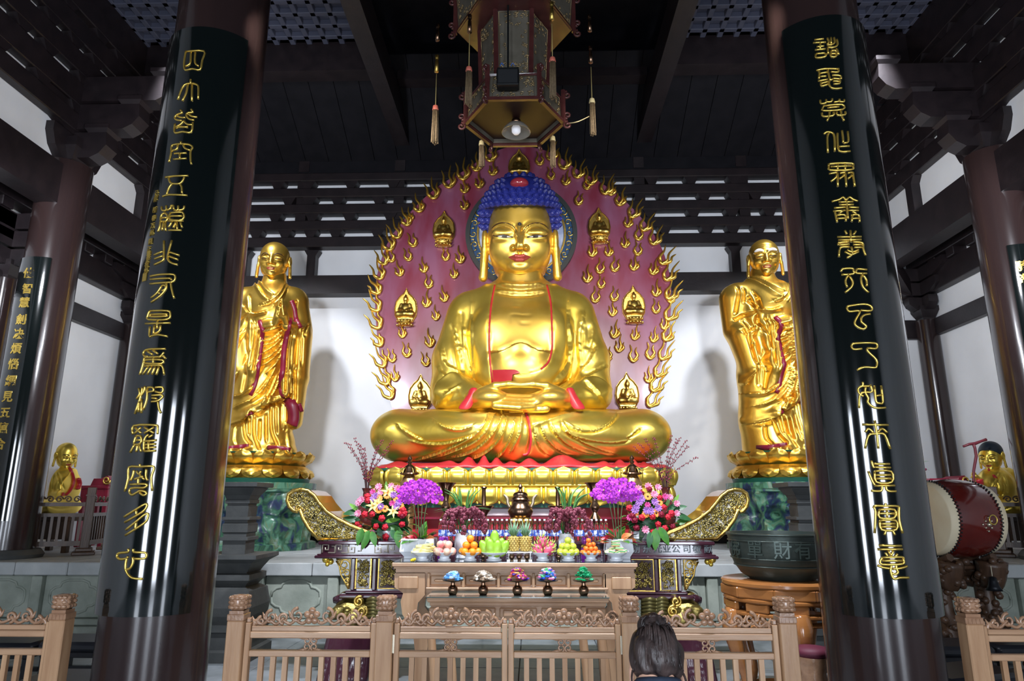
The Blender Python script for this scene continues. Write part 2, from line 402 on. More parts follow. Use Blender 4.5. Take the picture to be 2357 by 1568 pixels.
# ================= room shell =================
XW, YF, YB, ZC = 8.2, -4.5, 13.6, 10.7; PT = .886; PF = 9.1
def sbox(name, m, *a, parent=None, bev=0.): 
    b = MB(); b.box(*a, bev=bev); return b.build(name, m, parent)
def sb(name, m, *a):
    o = sbox(name, m, *a); o['kind'] = 'structure'; return o
fl = sb('floor', GROUT, -XW, XW, YF, YB, -.12, -.012)
tm = MB().box(-.445, .445, -.445, .445, -.02, 0, bev=.006); tme = mkmesh('floor_tile', tm.v, tm.f, TILE)
for i in range(16):
    for j in range(8): inst('floor_tile', tme, fl, (-6.75+.9*i, 2.6+.9*j, rnd.uniform(-.002, .0)))
tb = MB().box(-XW, XW, YF, 2.14, -.02, 0); tb.build('threshold_paving', TILE, fl)
sb('wall_back', WALL, -XW, XW, YB, YB+.2, 0, ZC)
for s, n in ((-1, 'wall_left'), (1, 'wall_right')):
    sb(n, WALL, *sorted((s*XW, s*(XW+.2))), YF, YB, 0, ZC)
fw = MB()
for x0, x1 in ((-XW, -5.2), (-3.2, -1), (1, 3.2), (5.2, XW)): fw.box(x0, x1, YF-.2, YF, 0, 3.7)
fw.box(-XW, XW, YF-.2, YF, 3.7, ZC); tag(fw.build('wall_front', DARK), kind='structure')
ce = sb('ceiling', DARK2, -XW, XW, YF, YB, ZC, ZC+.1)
for k, (s, side) in enumerate(((-1, 'left'), (1, 'right'))):
    sb('baseboard_'+side, DARK, *sorted((s*1.2, s*XW)), YB-.03, YB, PT, PT+.16)
# ---------------- stone platform ----------------
pl = struct('platform', None, (0, PF, 0))
b = MB().box(-XW, XW, PF+.16, YB, 0, PT-.05); b.build('core', GROUT, pl)
def piece(name, m, *a, par, bev=.012): return sbox(name, m, *a, parent=par, bev=bev)
x = -XW
while x < XW-.01:
    w = min(rnd.uniform(.7, 1.3), XW-x)
    if XW-x-w < .5: w = XW-x
    piece('cap_stone', STONEL, x+.004, x+w-.004, PF, PF+.75, PT-.16, PT, par=pl); x += w
for j in range(4):
    for i in range(14):
        y0 = PF+.754+j*.95; piece('paving_slab', STONEL, -XW+i*1.1715+.004, -XW+(i+1)*1.1715-.004, y0, min(y0+.942, YB), PT-.05, PT-rnd.uniform(0, .003), par=pl, bev=.006)
pw = 2*XW/17
def cart(cx, cz, w, h):
    pts = []
    for (sx, sz) in ((1, 1), (-1, 1), (-1, -1), (1, -1)):
        q = [(w, 0), (w*.97, h*.35), (w*.8, h*.55), (w*.62, h*.6), (w*.55, h*.85), (w*.3, h)]
        q = [(cx+sx*a, cz+sz*c) for a, c in q]
        pts += q if sx*sz > 0 else q[::-1]
    return pts
for i in range(17):
    x0 = -XW+i*pw
    piece('post_stone', STONE, x0-.07, x0+.07, PF+.03, PF+.2, .2, PT-.17, par=pl)
    pn = piece('panel_stone', STONE, x0+.075, x0+pw-.075, PF+.10, PF+.22, .2, PT-.17, par=pl)
    c = cart(x0+pw/2, .46, pw*.33, .2)
    t = MB(); t.tube([(p[0], PF+.10, p[1]) for p in c], .018, 6, closed=True); t.build('cartouche', STONE, pn, True)
    for z0, z1, y in ((.12, .195, .02), (0, .115, -.06)): piece('base_stone', STONE, x0+.003, x0+pw-.003, PF+y, PF+.22, z0, z1, par=pl)
# ---------------- columns ----------------
CR = .365
def column(X, Y, z0, z1, r=CR, m=LACQ):
    o = struct('column', None, (X, Y, z0)); b = MB().lathe([(r, z0+.12), (r, z1)], 48, (X, Y, 0)); b.build('shaft', m, o, True, 60)
    b = MB().lathe([(r*1.25, z0), (r*1.3, z0+.05), (r*1.15, z0+.12)], 32, (X, Y, 0)); b.build('plinth', STONE if z0 < .5 else IRON, o, True, 50); return o
CFX = 2.53; CFY = 5.1; C2X = 7.25; C2Y = 9.8
cols = {}
for s in (-1, 1):
    cols['f', s] = column(s*CFX, CFY, 0, ZC)
    cols['r', s] = column(s*C2X, C2Y, PT, 6.85)
    cols['c', s] = column(s*8.02, 13.36, PT, 5.15, .2)
    cols['w', s] = column(s*8.1, 10.0, PT, 5.05, .16)
# ---------------- back frieze ----------------
def zy(y, Y, x=1190): return P(x, y, Y).z
FB = YB-.02; FFr = YB-.22
bb = sb('back_beam', DARK, -C2X, C2X, YB-.3, YB, zy(672, YB-.3), zy(630, YB-.3))
zt = zy(630, YB-.3); 
ptx = [(716, 600), (1694, 595), (560, 600), (1850, 600), (1000, 600), (1400, 600)]
fr = struct('back_frieze', None, (0, YB, zt))
for x, y in ptx:
    X = P(x, y, FFr).x; z1 = zy(571, FFr)
    MB().prism([(X-.09, zt), (X+.09, zt), (X+.09, z1-.12), (X+.16, z1), (X-.16, z1), (X-.09, z1-.12)], FFr, FB).build('strut', DARK, fr)
rows = [(571, 540), (532, 502), (494, 464), (457, 427), (420, 392)]
blocks = [[657, 715, 773, 869, 965, 1060, 1150, 1240, 1340, 1435, 1530, 1629, 1688, 1748, 590, 1810], [634, 719, 804, 898, 990, 1080, 1300, 1400, 1497, 1597, 1685, 1772],
          [665, 714, 777, 872, 960, 1050, 1340, 1430, 1528, 1622, 1690, 1740], [640, 710, 808, 905, 1000, 1100, 1300, 1400, 1500, 1591, 1690]]
for i, (yb, yt) in enumerate(rows):
    z0, z1 = zy(yb, FB-.05), zy(yt, FFr-.05)
    piece('lintel', DARK, -C2X, C2X, FFr-.05, FB, z0, z1, par=fr, bev=.015)
    if i < 4:
        z2 = zy(rows[i+1][0], FB-.05)
        for x in blocks[i]:
            X = P(x, yt-4, FFr).x; MB().prism([(X-.07, z1), (X+.07, z1), (X+.15, z2), (X-.15, z2)], FFr-.03, FB).build('bearing_block', DARK, fr)
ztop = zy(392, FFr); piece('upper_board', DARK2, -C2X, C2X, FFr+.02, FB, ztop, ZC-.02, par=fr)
def bracket(X, Y, z0, dy, n, par, w=.2, dx=0., stepz=.42, reach=.32):
    """corbelled bracket set: arms stepping out with a flared bearing block on each"""
    for k in range(n):
        z = z0+k*stepz; r = .25+reach*(k+1)
        M = Matrix.Translation((X, Y, z)) @ Matrix.Rotation(math.atan2(dx, -dy), 4, 'Z')
        arm = MB(); pr_ = [(0, .16), (0, .36), (-r, .36), (-r, .22), (-r+.06, .13), (-r+.2, .06), (-r+.4, .04), (0, .04)]
        arm.prism(pr_, -w/2, w/2, 'x', M); a = arm.build('bracket_arm', DARK, par)
        bk = MB(); M2 = M @ Matrix.Translation((0, -r+.12, .36)); bk.lathe([(.11, 0), (.11, .0), (.19, .09), (.19, .17)], 4, M=M2, a0=R(45)); bk.build('bearing_block', DARK, a)
for x, n in ((918, 4), (695, 4), (1473, 4), (1712, 4)):
    X = P(x, 450, FFr).x; o = struct('bracket_set', None, (X, FFr, zy(535, FFr))); bracket(X, FFr, zy(520, FFr), 1, n, o, .22)
for s in (-1, 1):
    o = struct('bracket_set', None, (s*6.7, 12.9, 7)); bracket(s*6.9, 13.2, 7.0, 1, 4, o, .3, -s)
# ---------------- side frames ----------------
for s, side in ((-1, 'left'), (1, 'right')):
    X = s*C2X; xi = X-s*.16; xo = X+s*.1
    q = lambda a, c: sorted((a, c))
    sb('side_beam', DARK, *q(X-s*.17, X+s*.17), 3.5, YB-.25, 6.1, 6.75)
    f2 = struct('side_frieze', None, (X, 9, 6.75))
    MB().box(*q(X, xo), 3.5, YB-.25, 6.75, ZC-.05).build('plaster_panel', WALL, f2)
    zz = [(7.42, 7.72), (7.86, 8.25), (8.40, 8.75), (8.9, 9.25), (9.38, ZC-.05)]
    for i, (a, c) in enumerate(zz):
        piece('lintel', DARK, *q(xi, X), 3.5, YB-.25, a, c, par=f2, bev=.015)
        if i < 4:
            y = 3.7+.25*(i % 2)
            while y < 13.3:
                w = rnd.choice((.55, .8, .8)); b = MB(); z1 = zz[i+1][0]
                b.prism([(y-.08, c), (y+.08, c), (y+.17, z1), (y-.17, z1)], *q(xi, X), 'x'); b.build('bearing_block', DARK, f2); y += w
    for y in (5.2, 7.6, 11.75, 13.1): MB().prism([(y-.1, 6.75), (y+.1, 6.75), (y+.1, 7.3), (y+.2, 7.42), (y-.2, 7.42), (y-.1, 7.3)], *q(xi, X), 'x').build('strut', DARK, f2)
    # bracket set on the inner column
    o = struct('bracket_set', None, (X, C2Y, 6.85))
    MB().lathe([(.3, 6.84), (.3, 6.9), (.42, 7.1), (.42, 7.25)], 4, (X, C2Y, 0), a0=R(45)).build('bearing_block', DARK, o)
    for k in range(3):
        z = 6.95+k*.5; L = .65+k*.47
        M = Matrix.Translation((X, C2Y, z)) @ Matrix.Rotation(R(90)*s, 4, 'Z')
        ar = [(0, 0), (0, .44), (L, .44), (L+.02, .22), (L-.08, .08), (L-.22, 0)]
        MB().prism(ar, -.15, .15, 'x', M).build('bracket_arm', DARK, o)
        MB().lathe([(.17, 0), (.27, .1), (.27, .17)], 4, (X-s*(L-.15), C2Y, z+.4), a0=R(45)).build('bearing_block', DARK, o)
    for k in range(2):
        L = .6+k*.35
        for sy in (-1, 1):
            pr_ = [(C2Y, 7.2+k*.5), (C2Y, 6.85+k*.5), (C2Y+sy*.35, 6.85+k*.5), (C2Y+sy*(L*.85), 7.0+k*.5), (C2Y+sy*L, 7.2+k*.5), (C2Y+sy*L, 7.34+k*.5), (C2Y, 7.34+k*.5)]
            MB().prism(pr_, *q(X-s*.13, X+s*.05), 'x').build('bracket_arm', DARK, o)
    # aisle wall frame
    XA = s*XW; g = struct('aisle_frame', None, (XA, 12, 4.84))
    piece('wall_beam', DARK, *q(XA-s*.14, XA), 4, YB, 4.84, 5.16, par=g)
    piece('wall_beam', DARK, *q(s*C2X, XA), YB-.14, YB, zy(780, YB-.14, 2090), zy(737, YB-.14, 2090), par=g)
    piece('wall_beam', DARK, *q(s*C2X, XA), YB-.2, YB, zy(692, YB-.2, 2090), 5.9, par=g)
    piece('wall_beam', DARK, *q(XA-s*.2, XA), 4, YB, 5.66, 6.1, par=g)
    for k in range(3):
        piece('lintel', DARK, *q(XA-s*.3, XA), 4, YB, 6.25+k*.42, 6.5+k*.42, par=g)
        for y in (9.6, 10.3, 11, 11.6, 12.2, 12.8): piece('bearing_block', DARK, *q(XA-s*.26, XA), y-.12, y+.12, 6.1+k*.42, 6.26+k*.42, par=g)
    piece('aisle_ceiling_board', DARK2, *q(X, XA), 4, YB, 7.5, 7.56, par=g)
    for (cx, cy, zc) in ((s*8.02, 13.36, 5.15), (s*8.1, 10.0, 5.05)):
        b2 = struct('bracket_set', None, (cx, cy, zc))
        MB().lathe([(.17, zc), (.17, zc+.05), (.26, zc+.2), (.26, zc+.28)], 4, (cx, cy, 0), a0=R(45)).build('bearing_block', DARK, b2)
        for k in range(3):
            L = .35+.3*k; z = zc+.2+k*.3
            pr_ = [(cx+s*.1, z), (cx-s*L*.6, z), (cx-s*L, z+.12), (cx-s*L, z+.26), (cx+s*.1, z+.26)]
            MB().prism(pr_, cy-.12, cy+.06).build('bracket_arm', DARK, b2)
            pr_ = [(cy+.1, z), (cy-L*.6, z), (cy-L, z+.12), (cy-L, z+.26), (cy+.1, z+.26)]
            MB().prism(pr_, *q(cx-s*.1, cx+s*.08), 'x').build('bracket_arm', DARK, b2)
    h = MB(); h.box(-.12, .12, -.1, 1.0, 0, .3, Matrix.Translation((s*7.25, 12.95, 6.0)) @ Matrix.Rotation(R(-48)*s, 4, 'Z') @ Matrix.Rotation(R(-32), 4, 'X')); tag(h.build('hip_beam', DARK), kind='structure')
    sb('aisle_tie_beam', DARK, *q(s*C2X, XA), 11.9, 12.05, 6.55, 6.75)
    # main ceiling beams
    sb('ceiling_beam', DARK, *q(s*2.4, s*2.7), 4.5, YB-.1, 9.0, 9.55)
    sb('ceiling_cross_beam', DARK, *q(s*2.7, s*7.3), 11.15, 11.5, 9.5, 10.1)
    sb('ceiling_cross_beam', DARK, *q(s*2.7, s*7.3), 8.75, 9.0, 9.75, 10.3)
    co = struct('coffered_ceiling', None, (s*4.5, 10, 10.1))
    for i in range(15): piece('coffer_rib', COFF, *q(s*2.75+s*.31*i-.05, s*2.75+s*.31*i+.05), 9.0, 11.15, 10.05, 10.17, par=co, bev=.01)
    for j in range(7): piece('coffer_rib', COFF, *q(s*2.7, s*7.2), 9.1+.31*j-.05, 9.1+.31*j+.05, 10.05, 10.165, par=co, bev=.01)
    MB().box(*q(s*2.7, s*7.2), 9.0, 11.15, 10.17, 10.2).build('coffer_backing', COFF, co)
sb('ceiling_cross_beam', DARK, -2.4, 2.4, 11.6, 11.9, 9.6, 10.1)
sl = struct('sloping_ceiling', None, (0, 12.5, 9))
for i in range(29):
    x = -7.2+.5*i; M = Matrix.Translation((x, 13.35, 8.85)) @ Matrix.Rotation(R(-28), 4, 'X')
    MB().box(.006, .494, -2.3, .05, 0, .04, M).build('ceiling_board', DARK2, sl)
# ================= the great seated figure =================
BY = 10.7; BX = 1199
def B(x, y, w=0.): return np.array(P(x, y, BY+w))
def rr(x, y, w, r): return r*kpx(B(x, y, w))
def mir(l): return [(2*BX-x, y) for x, y in l]
buddha = thing('seated_statue', 'colossal gilded figure in meditation with blue curled hair, seated before the flaming halo', 'statue', tuple(P(1199, 1070, 10.3)))
def split(V, Q, mask):
    out = []
    for m in (mask, ~mask):
        q = Q[m]; u, inv = np.unique(q, return_inverse=True); out.append((V[u], inv.reshape(q.shape)))
    return out
def inpoly(px, py, poly):
    r = np.zeros(len(px), bool); n = len(poly)
    for i in range(n):
        (x0, y0), (x1, y1) = poly[i], poly[(i+1) % n]
        c = ((y0 > py) != (y1 > py)) & (px < (x1-x0)*(py-y0)/(y1-y0+1e-9)+x0); r ^= c
    return r
# ---- torso and sleeves
v = Vol((-2.0, 9.2, 2.9), (1.95, 11.7, 6.1), .028)
def C(a, b, ra, rb, k=.1, fl=(1, 1, 1)): v.cap(B(*a), B(*b), rr(*a, ra), rr(*b, rb), k, False, fl)
def E_(c, r, k=.1, sub=False): kk = kpx(B(*c)); v.ell(B(*c), (r[0]*kk, r[1], r[2]*kk), k, sub)
E_((1199, 790, .1), (140, .62, 165)); E_((1199, 860, -.15), (108, .62, 85), .2)
C((1090, 722, .1), (1308, 722, .1), 44, 44, .1)
for s in (-1, 1):
    m = lambda x: BX+s*(x-BX)*-1 if s > 0 else x
    C((m(1165), 672, .08), (m(1085), 712, .1), 20, 36, .12)
    C((m(1078), 730, .06), (m(1048), 830, -.05), 46, 47, .1); C((m(1048), 830, -.05), (m(1038), 895, -.2), 47, 42, .1)
    C((m(1040), 897, -.22), (m(1105), 920, -.8), 42, 25, .08); E_((m(1042), 917, -.3), (46, .42, 30), .1)
E_((1150, 770, -.38), (62, .2, 60), .2); E_((1248, 770, -.38), (62, .2, 60), .2)
C((1199, 625, 0), (1199, 700, 0), 50, 58, .06)
V, Q = v.mesh(2)
edgeL = [(1139, 657), (1131, 700), (1126, 760), (1128, 830), (1135, 895)]; edgeR = [(1259, 657), (1268, 700), (1271, 770), (1270, 805), (1262, 834), (1245, 850), (1215, 860), (1180, 864)]
ch = edgeL+[(1180, 885)]+edgeR[::-1]
px, py = pr(V); N = vnorm(V, Q)
out = ~inpoly(px, py, ch); V = V+N*(.03*(out & (py > 655)))[:, None]; V, Q = relax(V, Q, 2)
sc = lambda l: [(960+a/4.752, 630+b/4.752) for a, b in l]
TL = [('s', 6, -.05, sc([(370, 540), (415, 660), (450, 790), (485, 920), (515, 1100)])), ('s', 5, .045, sc([(515, 540), (525, 700), (545, 850), (585, 1000), (620, 1120)])),
      ('g', 5, .03, sc([(475, 400), (485, 560), (480, 830)])), ('s', 7, .05, sc([(285, 800), (300, 930), (350, 1000), (420, 1045), (490, 1065)])),
      ('s', 7, .04, sc([(240, 1000), (285, 1090), (360, 1115), (440, 1105)])), ('s', 6, .04, sc([(190, 1470), (260, 1370), (370, 1270), (480, 1215)])),
      ('s', 8, .06, sc([(175, 1340), (230, 1210), (330, 1140), (430, 1120), (530, 1140)])), ('s', 3, .022, sc([(607, 190), (606, 600), (610, 900), (632, 1220)])), ('g', 6, .03, sc([(300, 1440), (380, 1350), (460, 1290)])),
      ('s', 4, -.03, sc([(1645, 200), (1660, 600), (1668, 900), (1620, 1050), (1480, 1200)])), ('s', 5, .04, sc([(1700, 540), (1710, 800), (1690, 1000), (1640, 1110), (1540, 1225)])),
      ('g', 5, .04, sc([(1730, 500), (1745, 850), (1735, 1030), (1670, 1170), (1590, 1245)])), ('s', 6, .05, sc([(1835, 410), (1810, 560), (1785, 700), (1800, 960)])),
      ('s', 8, -.06, sc([(1960, 760), (1930, 860), (1860, 960), (1800, 1040)])), ('s', 7, -.05, sc([(2085, 1010), (1960, 1060), (1850, 1105), (1785, 1165)])),
      ('s', 8, .06, sc([(1790, 1165), (1900, 1140), (2000, 1160), (2080, 1230), (2130, 1310)])), ('s', 6, -.04, sc([(1830, 1180), (1930, 1250), (2000, 1340), (2060, 1440)])), ('g', 5, .03, sc([(1870, 560), (1880, 700), (1850, 820)])), ('s', 5, .03, sc([(1920, 500), (1935, 640), (1900, 800)])),
      ('s', 7, .07, sc([(790, 862), (900, 862), (1000, 822), (1100, 772), (1190, 780), (1280, 836), (1380, 858), (1470, 850)])), 
      ('r', 4, .035, [(1147, 650), (1170, 655), (1199, 657), (1228, 655), (1251, 650)]), ('g', 3, .03, [(1145, 660), (1170, 665), (1199, 667), (1228, 665), (1253, 660)]), ('r', 3, .025, [(1143, 668), (1199, 672), (1255, 668)]), ('g', 3, .03, [(1140, 674), (1199, 681), (1258, 674)])]
mj = lambda l: [(1176+a*11.5, 706+b*9.5) for a, b in l]
for l in (((0, 0), (2, 0), (2, 2), (2, 4), (4, 4)), ((0, 4), (0, 2), (2, 2), (4, 2), (4, 0))): TL.append(('g', 2, .008, mj(l)))
V = fold(V, Q, TL); V, Q = relax(V, Q, 1, .3)
px, py = pr(V[Q].mean(1)); Nf = vnorm(V, Q)[Q].mean(1)
cm = inpoly(px, py, ch) & (Nf[:, 1] < .3) & (py < 866) | ((py < 662) & (np.abs(px-1199) < 66))
(cv, cq), (rv, rq) = split(V, Q, cm)
solid('chest', cv, cq, GOLDSKIN, buddha); solid('upper_robe', rv, rq, GOLD, buddha)
S = Surf(V, Q)
for l in (edgeL, edgeR[:6]): MB().tube(S.line(l, .0), .016, 6).build('robe_edging', RED, buddha, True)
patch(S, [[(1133, 852), (1160, 851), (1185, 851), (1198, 858)], [(1134, 862), (1150, 864), (1168, 862), (1180, 862)], [(1135, 885), (1150, 886), (1163, 886), (1176, 886)]], .035).build('red_undercloth', RED, buddha, True)
# red lining at the cuffs
for s in (-1, 1):
    f = (lambda p: p) if s < 0 else (lambda p: (2*BX-p[0]+4, p[1]))
    b = MB(); rows = []
    for (a, c, w) in (((1103, 892), (1080, 889), -1.0), ((1095, 913), (1072, 914), -1.04), ((1088, 944), (1045, 942), -1.06)):
        rows += [[tuple(B(*f(a), w)), tuple(B(*f(((a[0]+c[0])/2, (a[1]+c[1])/2)), w-.06)), tuple(B(*f(c), w+.05))]]
    b.v = [p for r_ in rows for p in r_]; b.f = [(i*3+j, i*3+j+1, i*3+j+4, i*3+j+3) for i in (0, 1) for j in (0, 1)]
    o = b.build('cuff_lining', RED, buddha, True); md = o.modifiers.new('s', 'SOLIDIFY'); md.thickness = .03; md = o.modifiers.new('u', 'SUBSURF'); md.levels = md.render_levels = 2
# ---- legs under the robe
v = Vol((-2.5, 8.9, 2.0), (2.45, 11.8, 3.6), .028); zb = P(1199, 1067, 9.6).z
for s in (-1, 1):
    m = lambda x: x if s < 0 else 2*BX-x
    E_((m(917), 1003, -.3), (62, .62, 56), .1); C((m(925), 1002, -.25), (m(1120), 985, -.0), 55, 50, .15); C((m(935), 1008, -.5), (m(1199), 1010, -.85), 55, 52, .12)
    C((m(1010), 958, -.45), (m(1160), 952, -.8), 12, 10, .08)
E_((1199, 1003, -.3), (300, .95, 56), .2)
v.cut(2, zb)
V, Q = v.mesh(2); V, Q = subdiv(V, Q); V, Q = relax(V, Q, 2)
s3 = lambda l: [(830+a/3.185, 920+b/3.185) for a, b in l]
LL = [[(265, 180), (350, 240), (460, 295)], [(360, 295), (480, 315), (600, 318), (720, 295), (830, 258)], [(530, 140), (580, 180), (640, 207), (720, 217), (790, 205), (830, 182)], [(380, 445), (560, 390), (700, 330), (830, 260), (900, 190), (935, 115)],
      [(520, 425), (680, 370), (830, 310), (910, 240), (960, 150), (985, 110)], [(640, 425), (790, 385), (900, 320), (980, 230), (1030, 140), (1050, 105)], [(790, 430), (900, 390), (1000, 310), (1050, 210), (1075, 110)], [(970, 440), (1050, 370), (1110, 250), (1130, 130)], [(1090, 395), (1160, 250), (1180, 110)]]
RL = [[(1505, 165), (1560, 205), (1630, 228), (1720, 228), (1800, 190), (1860, 130), (1875, 95)], [(1490, 235), (1580, 275), (1700, 305), (1820, 318), (1920, 310), (1980, 290)], [(1480, 165), (1520, 240), (1620, 310), (1760, 370), (1880, 405)], [(1390, 170), (1440, 260), (1530, 340), (1650, 390), (1760, 410)], [(1320, 190), (1350, 260), (1400, 330), (1480, 390), (1560, 410)], [(1268, 215), (1290, 290), (1330, 370), (1380, 410)], [(1950, 285), (2000, 250), (2050, 210)]]
fl_ = [('s', 3.2, .045, s3(l)) for l in LL]+[('s', 3.2, -.045, s3(l)) for l in RL]
fl_ += [('g', 4, .06, s3([(1210, 90), (1240, 190), (1245, 300), (1225, 400)])), ('s', 3, .035, s3([(440, 95), (560, 85), (720, 100), (860, 112), (1040, 100)])), ('s', 3, .04, s3([(1245, 195), (1340, 165), (1400, 145), (1560, 105), (1800, 90)])), ('g', 3, .03, s3([(1045, 70), (1050, 100), (1200, 95)]))]
V = fold(V, Q, fl_); solid('lower_robe', V, Q, GOLD, buddha); SL = Surf(V, Q)
for l in (s3([(1206, 86), (1228, 140), (1240, 190), (1250, 300), (1228, 390), (1190, 405)]),): MB().tube(SL.line(l, .0), .02, 6).build('hem_lining', RED, buddha, True)
# ---- the red cloth spread under the figure
def ruff(u, t):
    x = 855+u*692; a = abs(math.sin(u*41+2.2*math.sin(u*13+1)))**1.6; amp = (.10+.05*math.sin(u*23))*max(0, 1-abs(u-.5)*2.1)**.45
    p = P(x, 1078, 9.42); top = P(x, 1066, 9.5).z+amp*a
    y = 9.36+.30*abs(2*u-1)**2.5-.05*math.sin(u*52); z = zb-.042+(top-zb+.042)*t
    return (p.x, y+.32*t+.04*math.sin(u*52+3*t), z)
b = MB().grid(ruff, 160, 7); o = b.build('red_seat_cloth', RED, buddha, True); md = o.modifiers.new('s', 'SOLIDIFY'); md.thickness = .04; md.offset = -1
b = MB(); pts = [(1.95*math.copysign(abs(math.cos(a))**.35, math.cos(a)), 10.7+.72*math.copysign(abs(math.sin(a))**.35, math.sin(a))) for a in [2*math.pi*i/64 for i in range(64)]]
b.prism(pts, zb-.065, zb+.03, 'z'); b.build('red_seat_cushion', RED, buddha)
# ---- hands
v = Vol((-1.0, 9.2, 2.85), (1.0, 10.4, 3.6), .016); w0 = -1.02
for s in (-1, 1):
    m = lambda x: x if s < 0 else 2*BX-x
    dy = 0 if s < 0 else 3
    C((m(1092), 919, -.9), (m(1118), 914, w0), 24, 19, .06); E_((m(1132), 918, w0-.02), (40, .24, 22), .08)
    C((m(1112), 902, w0), (m(1140), 889, w0-.12), 12, 10, .05); C((m(1140), 889, w0-.12), (m(1172), 885, w0-.16), 9.5, 8.5, .02); C((m(1172), 885, w0-.16), (m(1195), 886.5, w0-.16), 8.3, 7, .02)
    for i in range(4):
        y0 = 911+i*8+(0 if s < 0 else 7); L = (1238, 1246, 1244, 1228)[i] if s < 0 else (1226, 1238, 1236, 1222)[i]
        ww = w0-.05-.05*i if s < 0 else w0+.06-.05*i
        C((m(1140), y0, ww), (m(1195), y0+4, ww-.07), 8.5, 7.6, .015); C((m(1195), y0+4, ww-.07), (m(L), y0+(2 if s < 0 else 8), ww+.02), 7.4, 5.6, .015)
V, Q = v.mesh(2); solid('joined_hands', V, Q, GOLDSKIN, buddha)
# ---- head
KH = .0072; HT = R(17); H0 = Vector(B(1197, 560, -.12)); HM = Matrix.Translation(H0) @ Matrix.Rotation(HT, 4, 'X')
hx = lambda V: np.array(V) @ np.array(HM.to_3x3()).T+np.array(H0)
v = Vol((-.8, -.9, -.9), (.8, .95, 1.3), .0135)
v.ell((0, .15, .25), (.525, .62, .72)); v.ell((0, 0, -.02), (.512, .56, .58), .1); v.ell((0, -.05, -.27), (.455, .48, .33), .12); v.ell((0, .06, -.46), (.42, .42, .2), .06)
v.ell((0, -.47, -.41), (.15, .09, .10), .1)
for s in (-1, 1):
    v.ell((s*.27, -.33, -.10), (.2, .17, .22), .14); v.ell((s*.245, -.62, .13), (.20, .13, .10), .07, True)
    v.ell((s*.25, -.455, .115), (.19, .10, .085), .03); v.ell((s*.25, -.45, .03), (.18, .10, .06), .04)
    v.ell((s*.25, -.56, .083), (.155, .03, .012), .012, True)
    v.ell((s*.098, -.575, -.118), (.05, .075, .045), .022); v.ell((s*.055, -.60, -.165), (.028, .05, .02), .015, True)
    # ears with long lobes
    v.ell((s*.585, .10, .03), (.065, .14, .21), .03); v.ell((s*.64, .06, .04), (.045, .07, .12), .03, True)
    v.cap((s*.585, .04, -.1), (s*.615, -.03, -.56), .065, .075, .04, False, (1, .8, 1)); v.ell((s*.66, -.02, -.35), (.04, .03, .17), .03, True)
v.chain([(0, -.505, .22), (0, -.59, .06), (0, -.67, -.085)], [.042, .048, .066], .03); v.ell((0, -.665, -.095), (.078, .062, .052), .025)
v.ell((0, -.50, -.25), (.2, .085, .10), .07); v.ell((0, -.585, -.195), (.022, .05, .05), .03, True); v.ell((0, -.6, -.345), (.16, .05, .03), .05, True)
V, Q = v.mesh(2); V = hx(V)
brow = [(1131, 527), (1143, 517), (1158, 513), (1173, 516), (1184, 524), (1190, 535), (1193, 548)]
mh = lambda l: [(2394-a, b_) for a, b_ in l]
V = fold(V, Q, [('s', 4, .035, brow), ('s', 4, -.035, mh(brow)), ('s', 3, .014, [(1133, 536), (1145, 526), (1160, 523), (1175, 528), (1183, 538)]), ('s', 3, -.014, mh([(1133, 536), (1145, 526), (1160, 523), (1175, 528), (1183, 538)])), ('r', 2.2, .022, [(1189, 536), (1192.5, 550), (1192.5, 566), (1189, 575)]), ('r', 2.2, .022, mh([(1189, 536), (1192.5, 550), (1192.5, 566), (1189, 575)])), ('g', 4, .03, [(1146, 618), (1165, 631), (1197, 636), (1229, 631), (1248, 618)])])
solid('head', V, Q, GOLDSKIN, buddha); SH = Surf(V, Q)
EYEB = mat('dark brown paint', (.05, .025, .012), .3); EYEW = mat('eye white paint', (.75, .76, .74), .2); LIPS = mat('dull red lip paint', (.36, .06, .05), .3, .3)
for f in ((lambda l: l), mh):
    b = MB(); L = SH.line(f(brow[:6]), .002); n = len(L); b.tube(L, [.004+.017*math.sin(math.pi*(i/(n-1))**.8) for i in range(n)], 6, flat=.4); b.build('eyebrow', EYEB, buddha, True)
    up = [(1140, 543.6), (1150, 541.8), (1161, 541.5), (1172, 543.2), (1181, 546)]; lo = [(1140, 544), (1150, 545.6), (1161, 546.4), (1172, 546.8), (1181, 546.4)]
    e = patch(SH, [f(up), f(lo)], .004).build('eye', EYEW, buddha)
    patch(SH, [f([(1155, 540.3), (1161, 540.2), (1167, 541.2)]), f([(1155, 547.5), (1161, 548), (1167, 548)])], .007).build('pupil', BLACK, e)
    b = MB(); b.tube(SH.line(f([(1135, 542)]+up), .006), .009, 5); b.tube(SH.line(f(lo), .006), .005, 5); b.build('eyelid_line', EYEB, buddha, True)
lv = Vol((-.25, -.75, -.40), (.25, -.35, -.15), .007)
lv.chain([(-.165, -.555, -.262), (-.06, -.595, -.243), (0, -.602, -.252), (.06, -.595, -.243), (.165, -.555, -.262)], [.012, .030, .026, .030, .012], .012); l2 = [(-.15, -.552, -.275), (-.05, -.592, -.305), (.05, -.592, -.305), (.15, -.552, -.275)]
lv.chain(l2, [.008, .030, .030, .008], .006); LV, LQ = lv.mesh(1); solid('lips', hx(LV), LQ, LIPS, buddha)
u = SH.hit(1196, 516, .01); MB().ball(u, .03, 12, 8).build('forehead_jewel', mat('dark jewel', (.05, .05, .06), .1, .3), buddha, True)
HAIR = mat('ultramarine hair paint', (.012, .018, .17), .42, 0, (.02, .03, .24), 8)
v = Vol((-.9, -.8, -.3), (.9, 1.1, 1.3), .02); v.ell((0, .1, .42), (.645, .68, .665)); v.ell((0, .12, .92), (.36, .38, .19), .1)
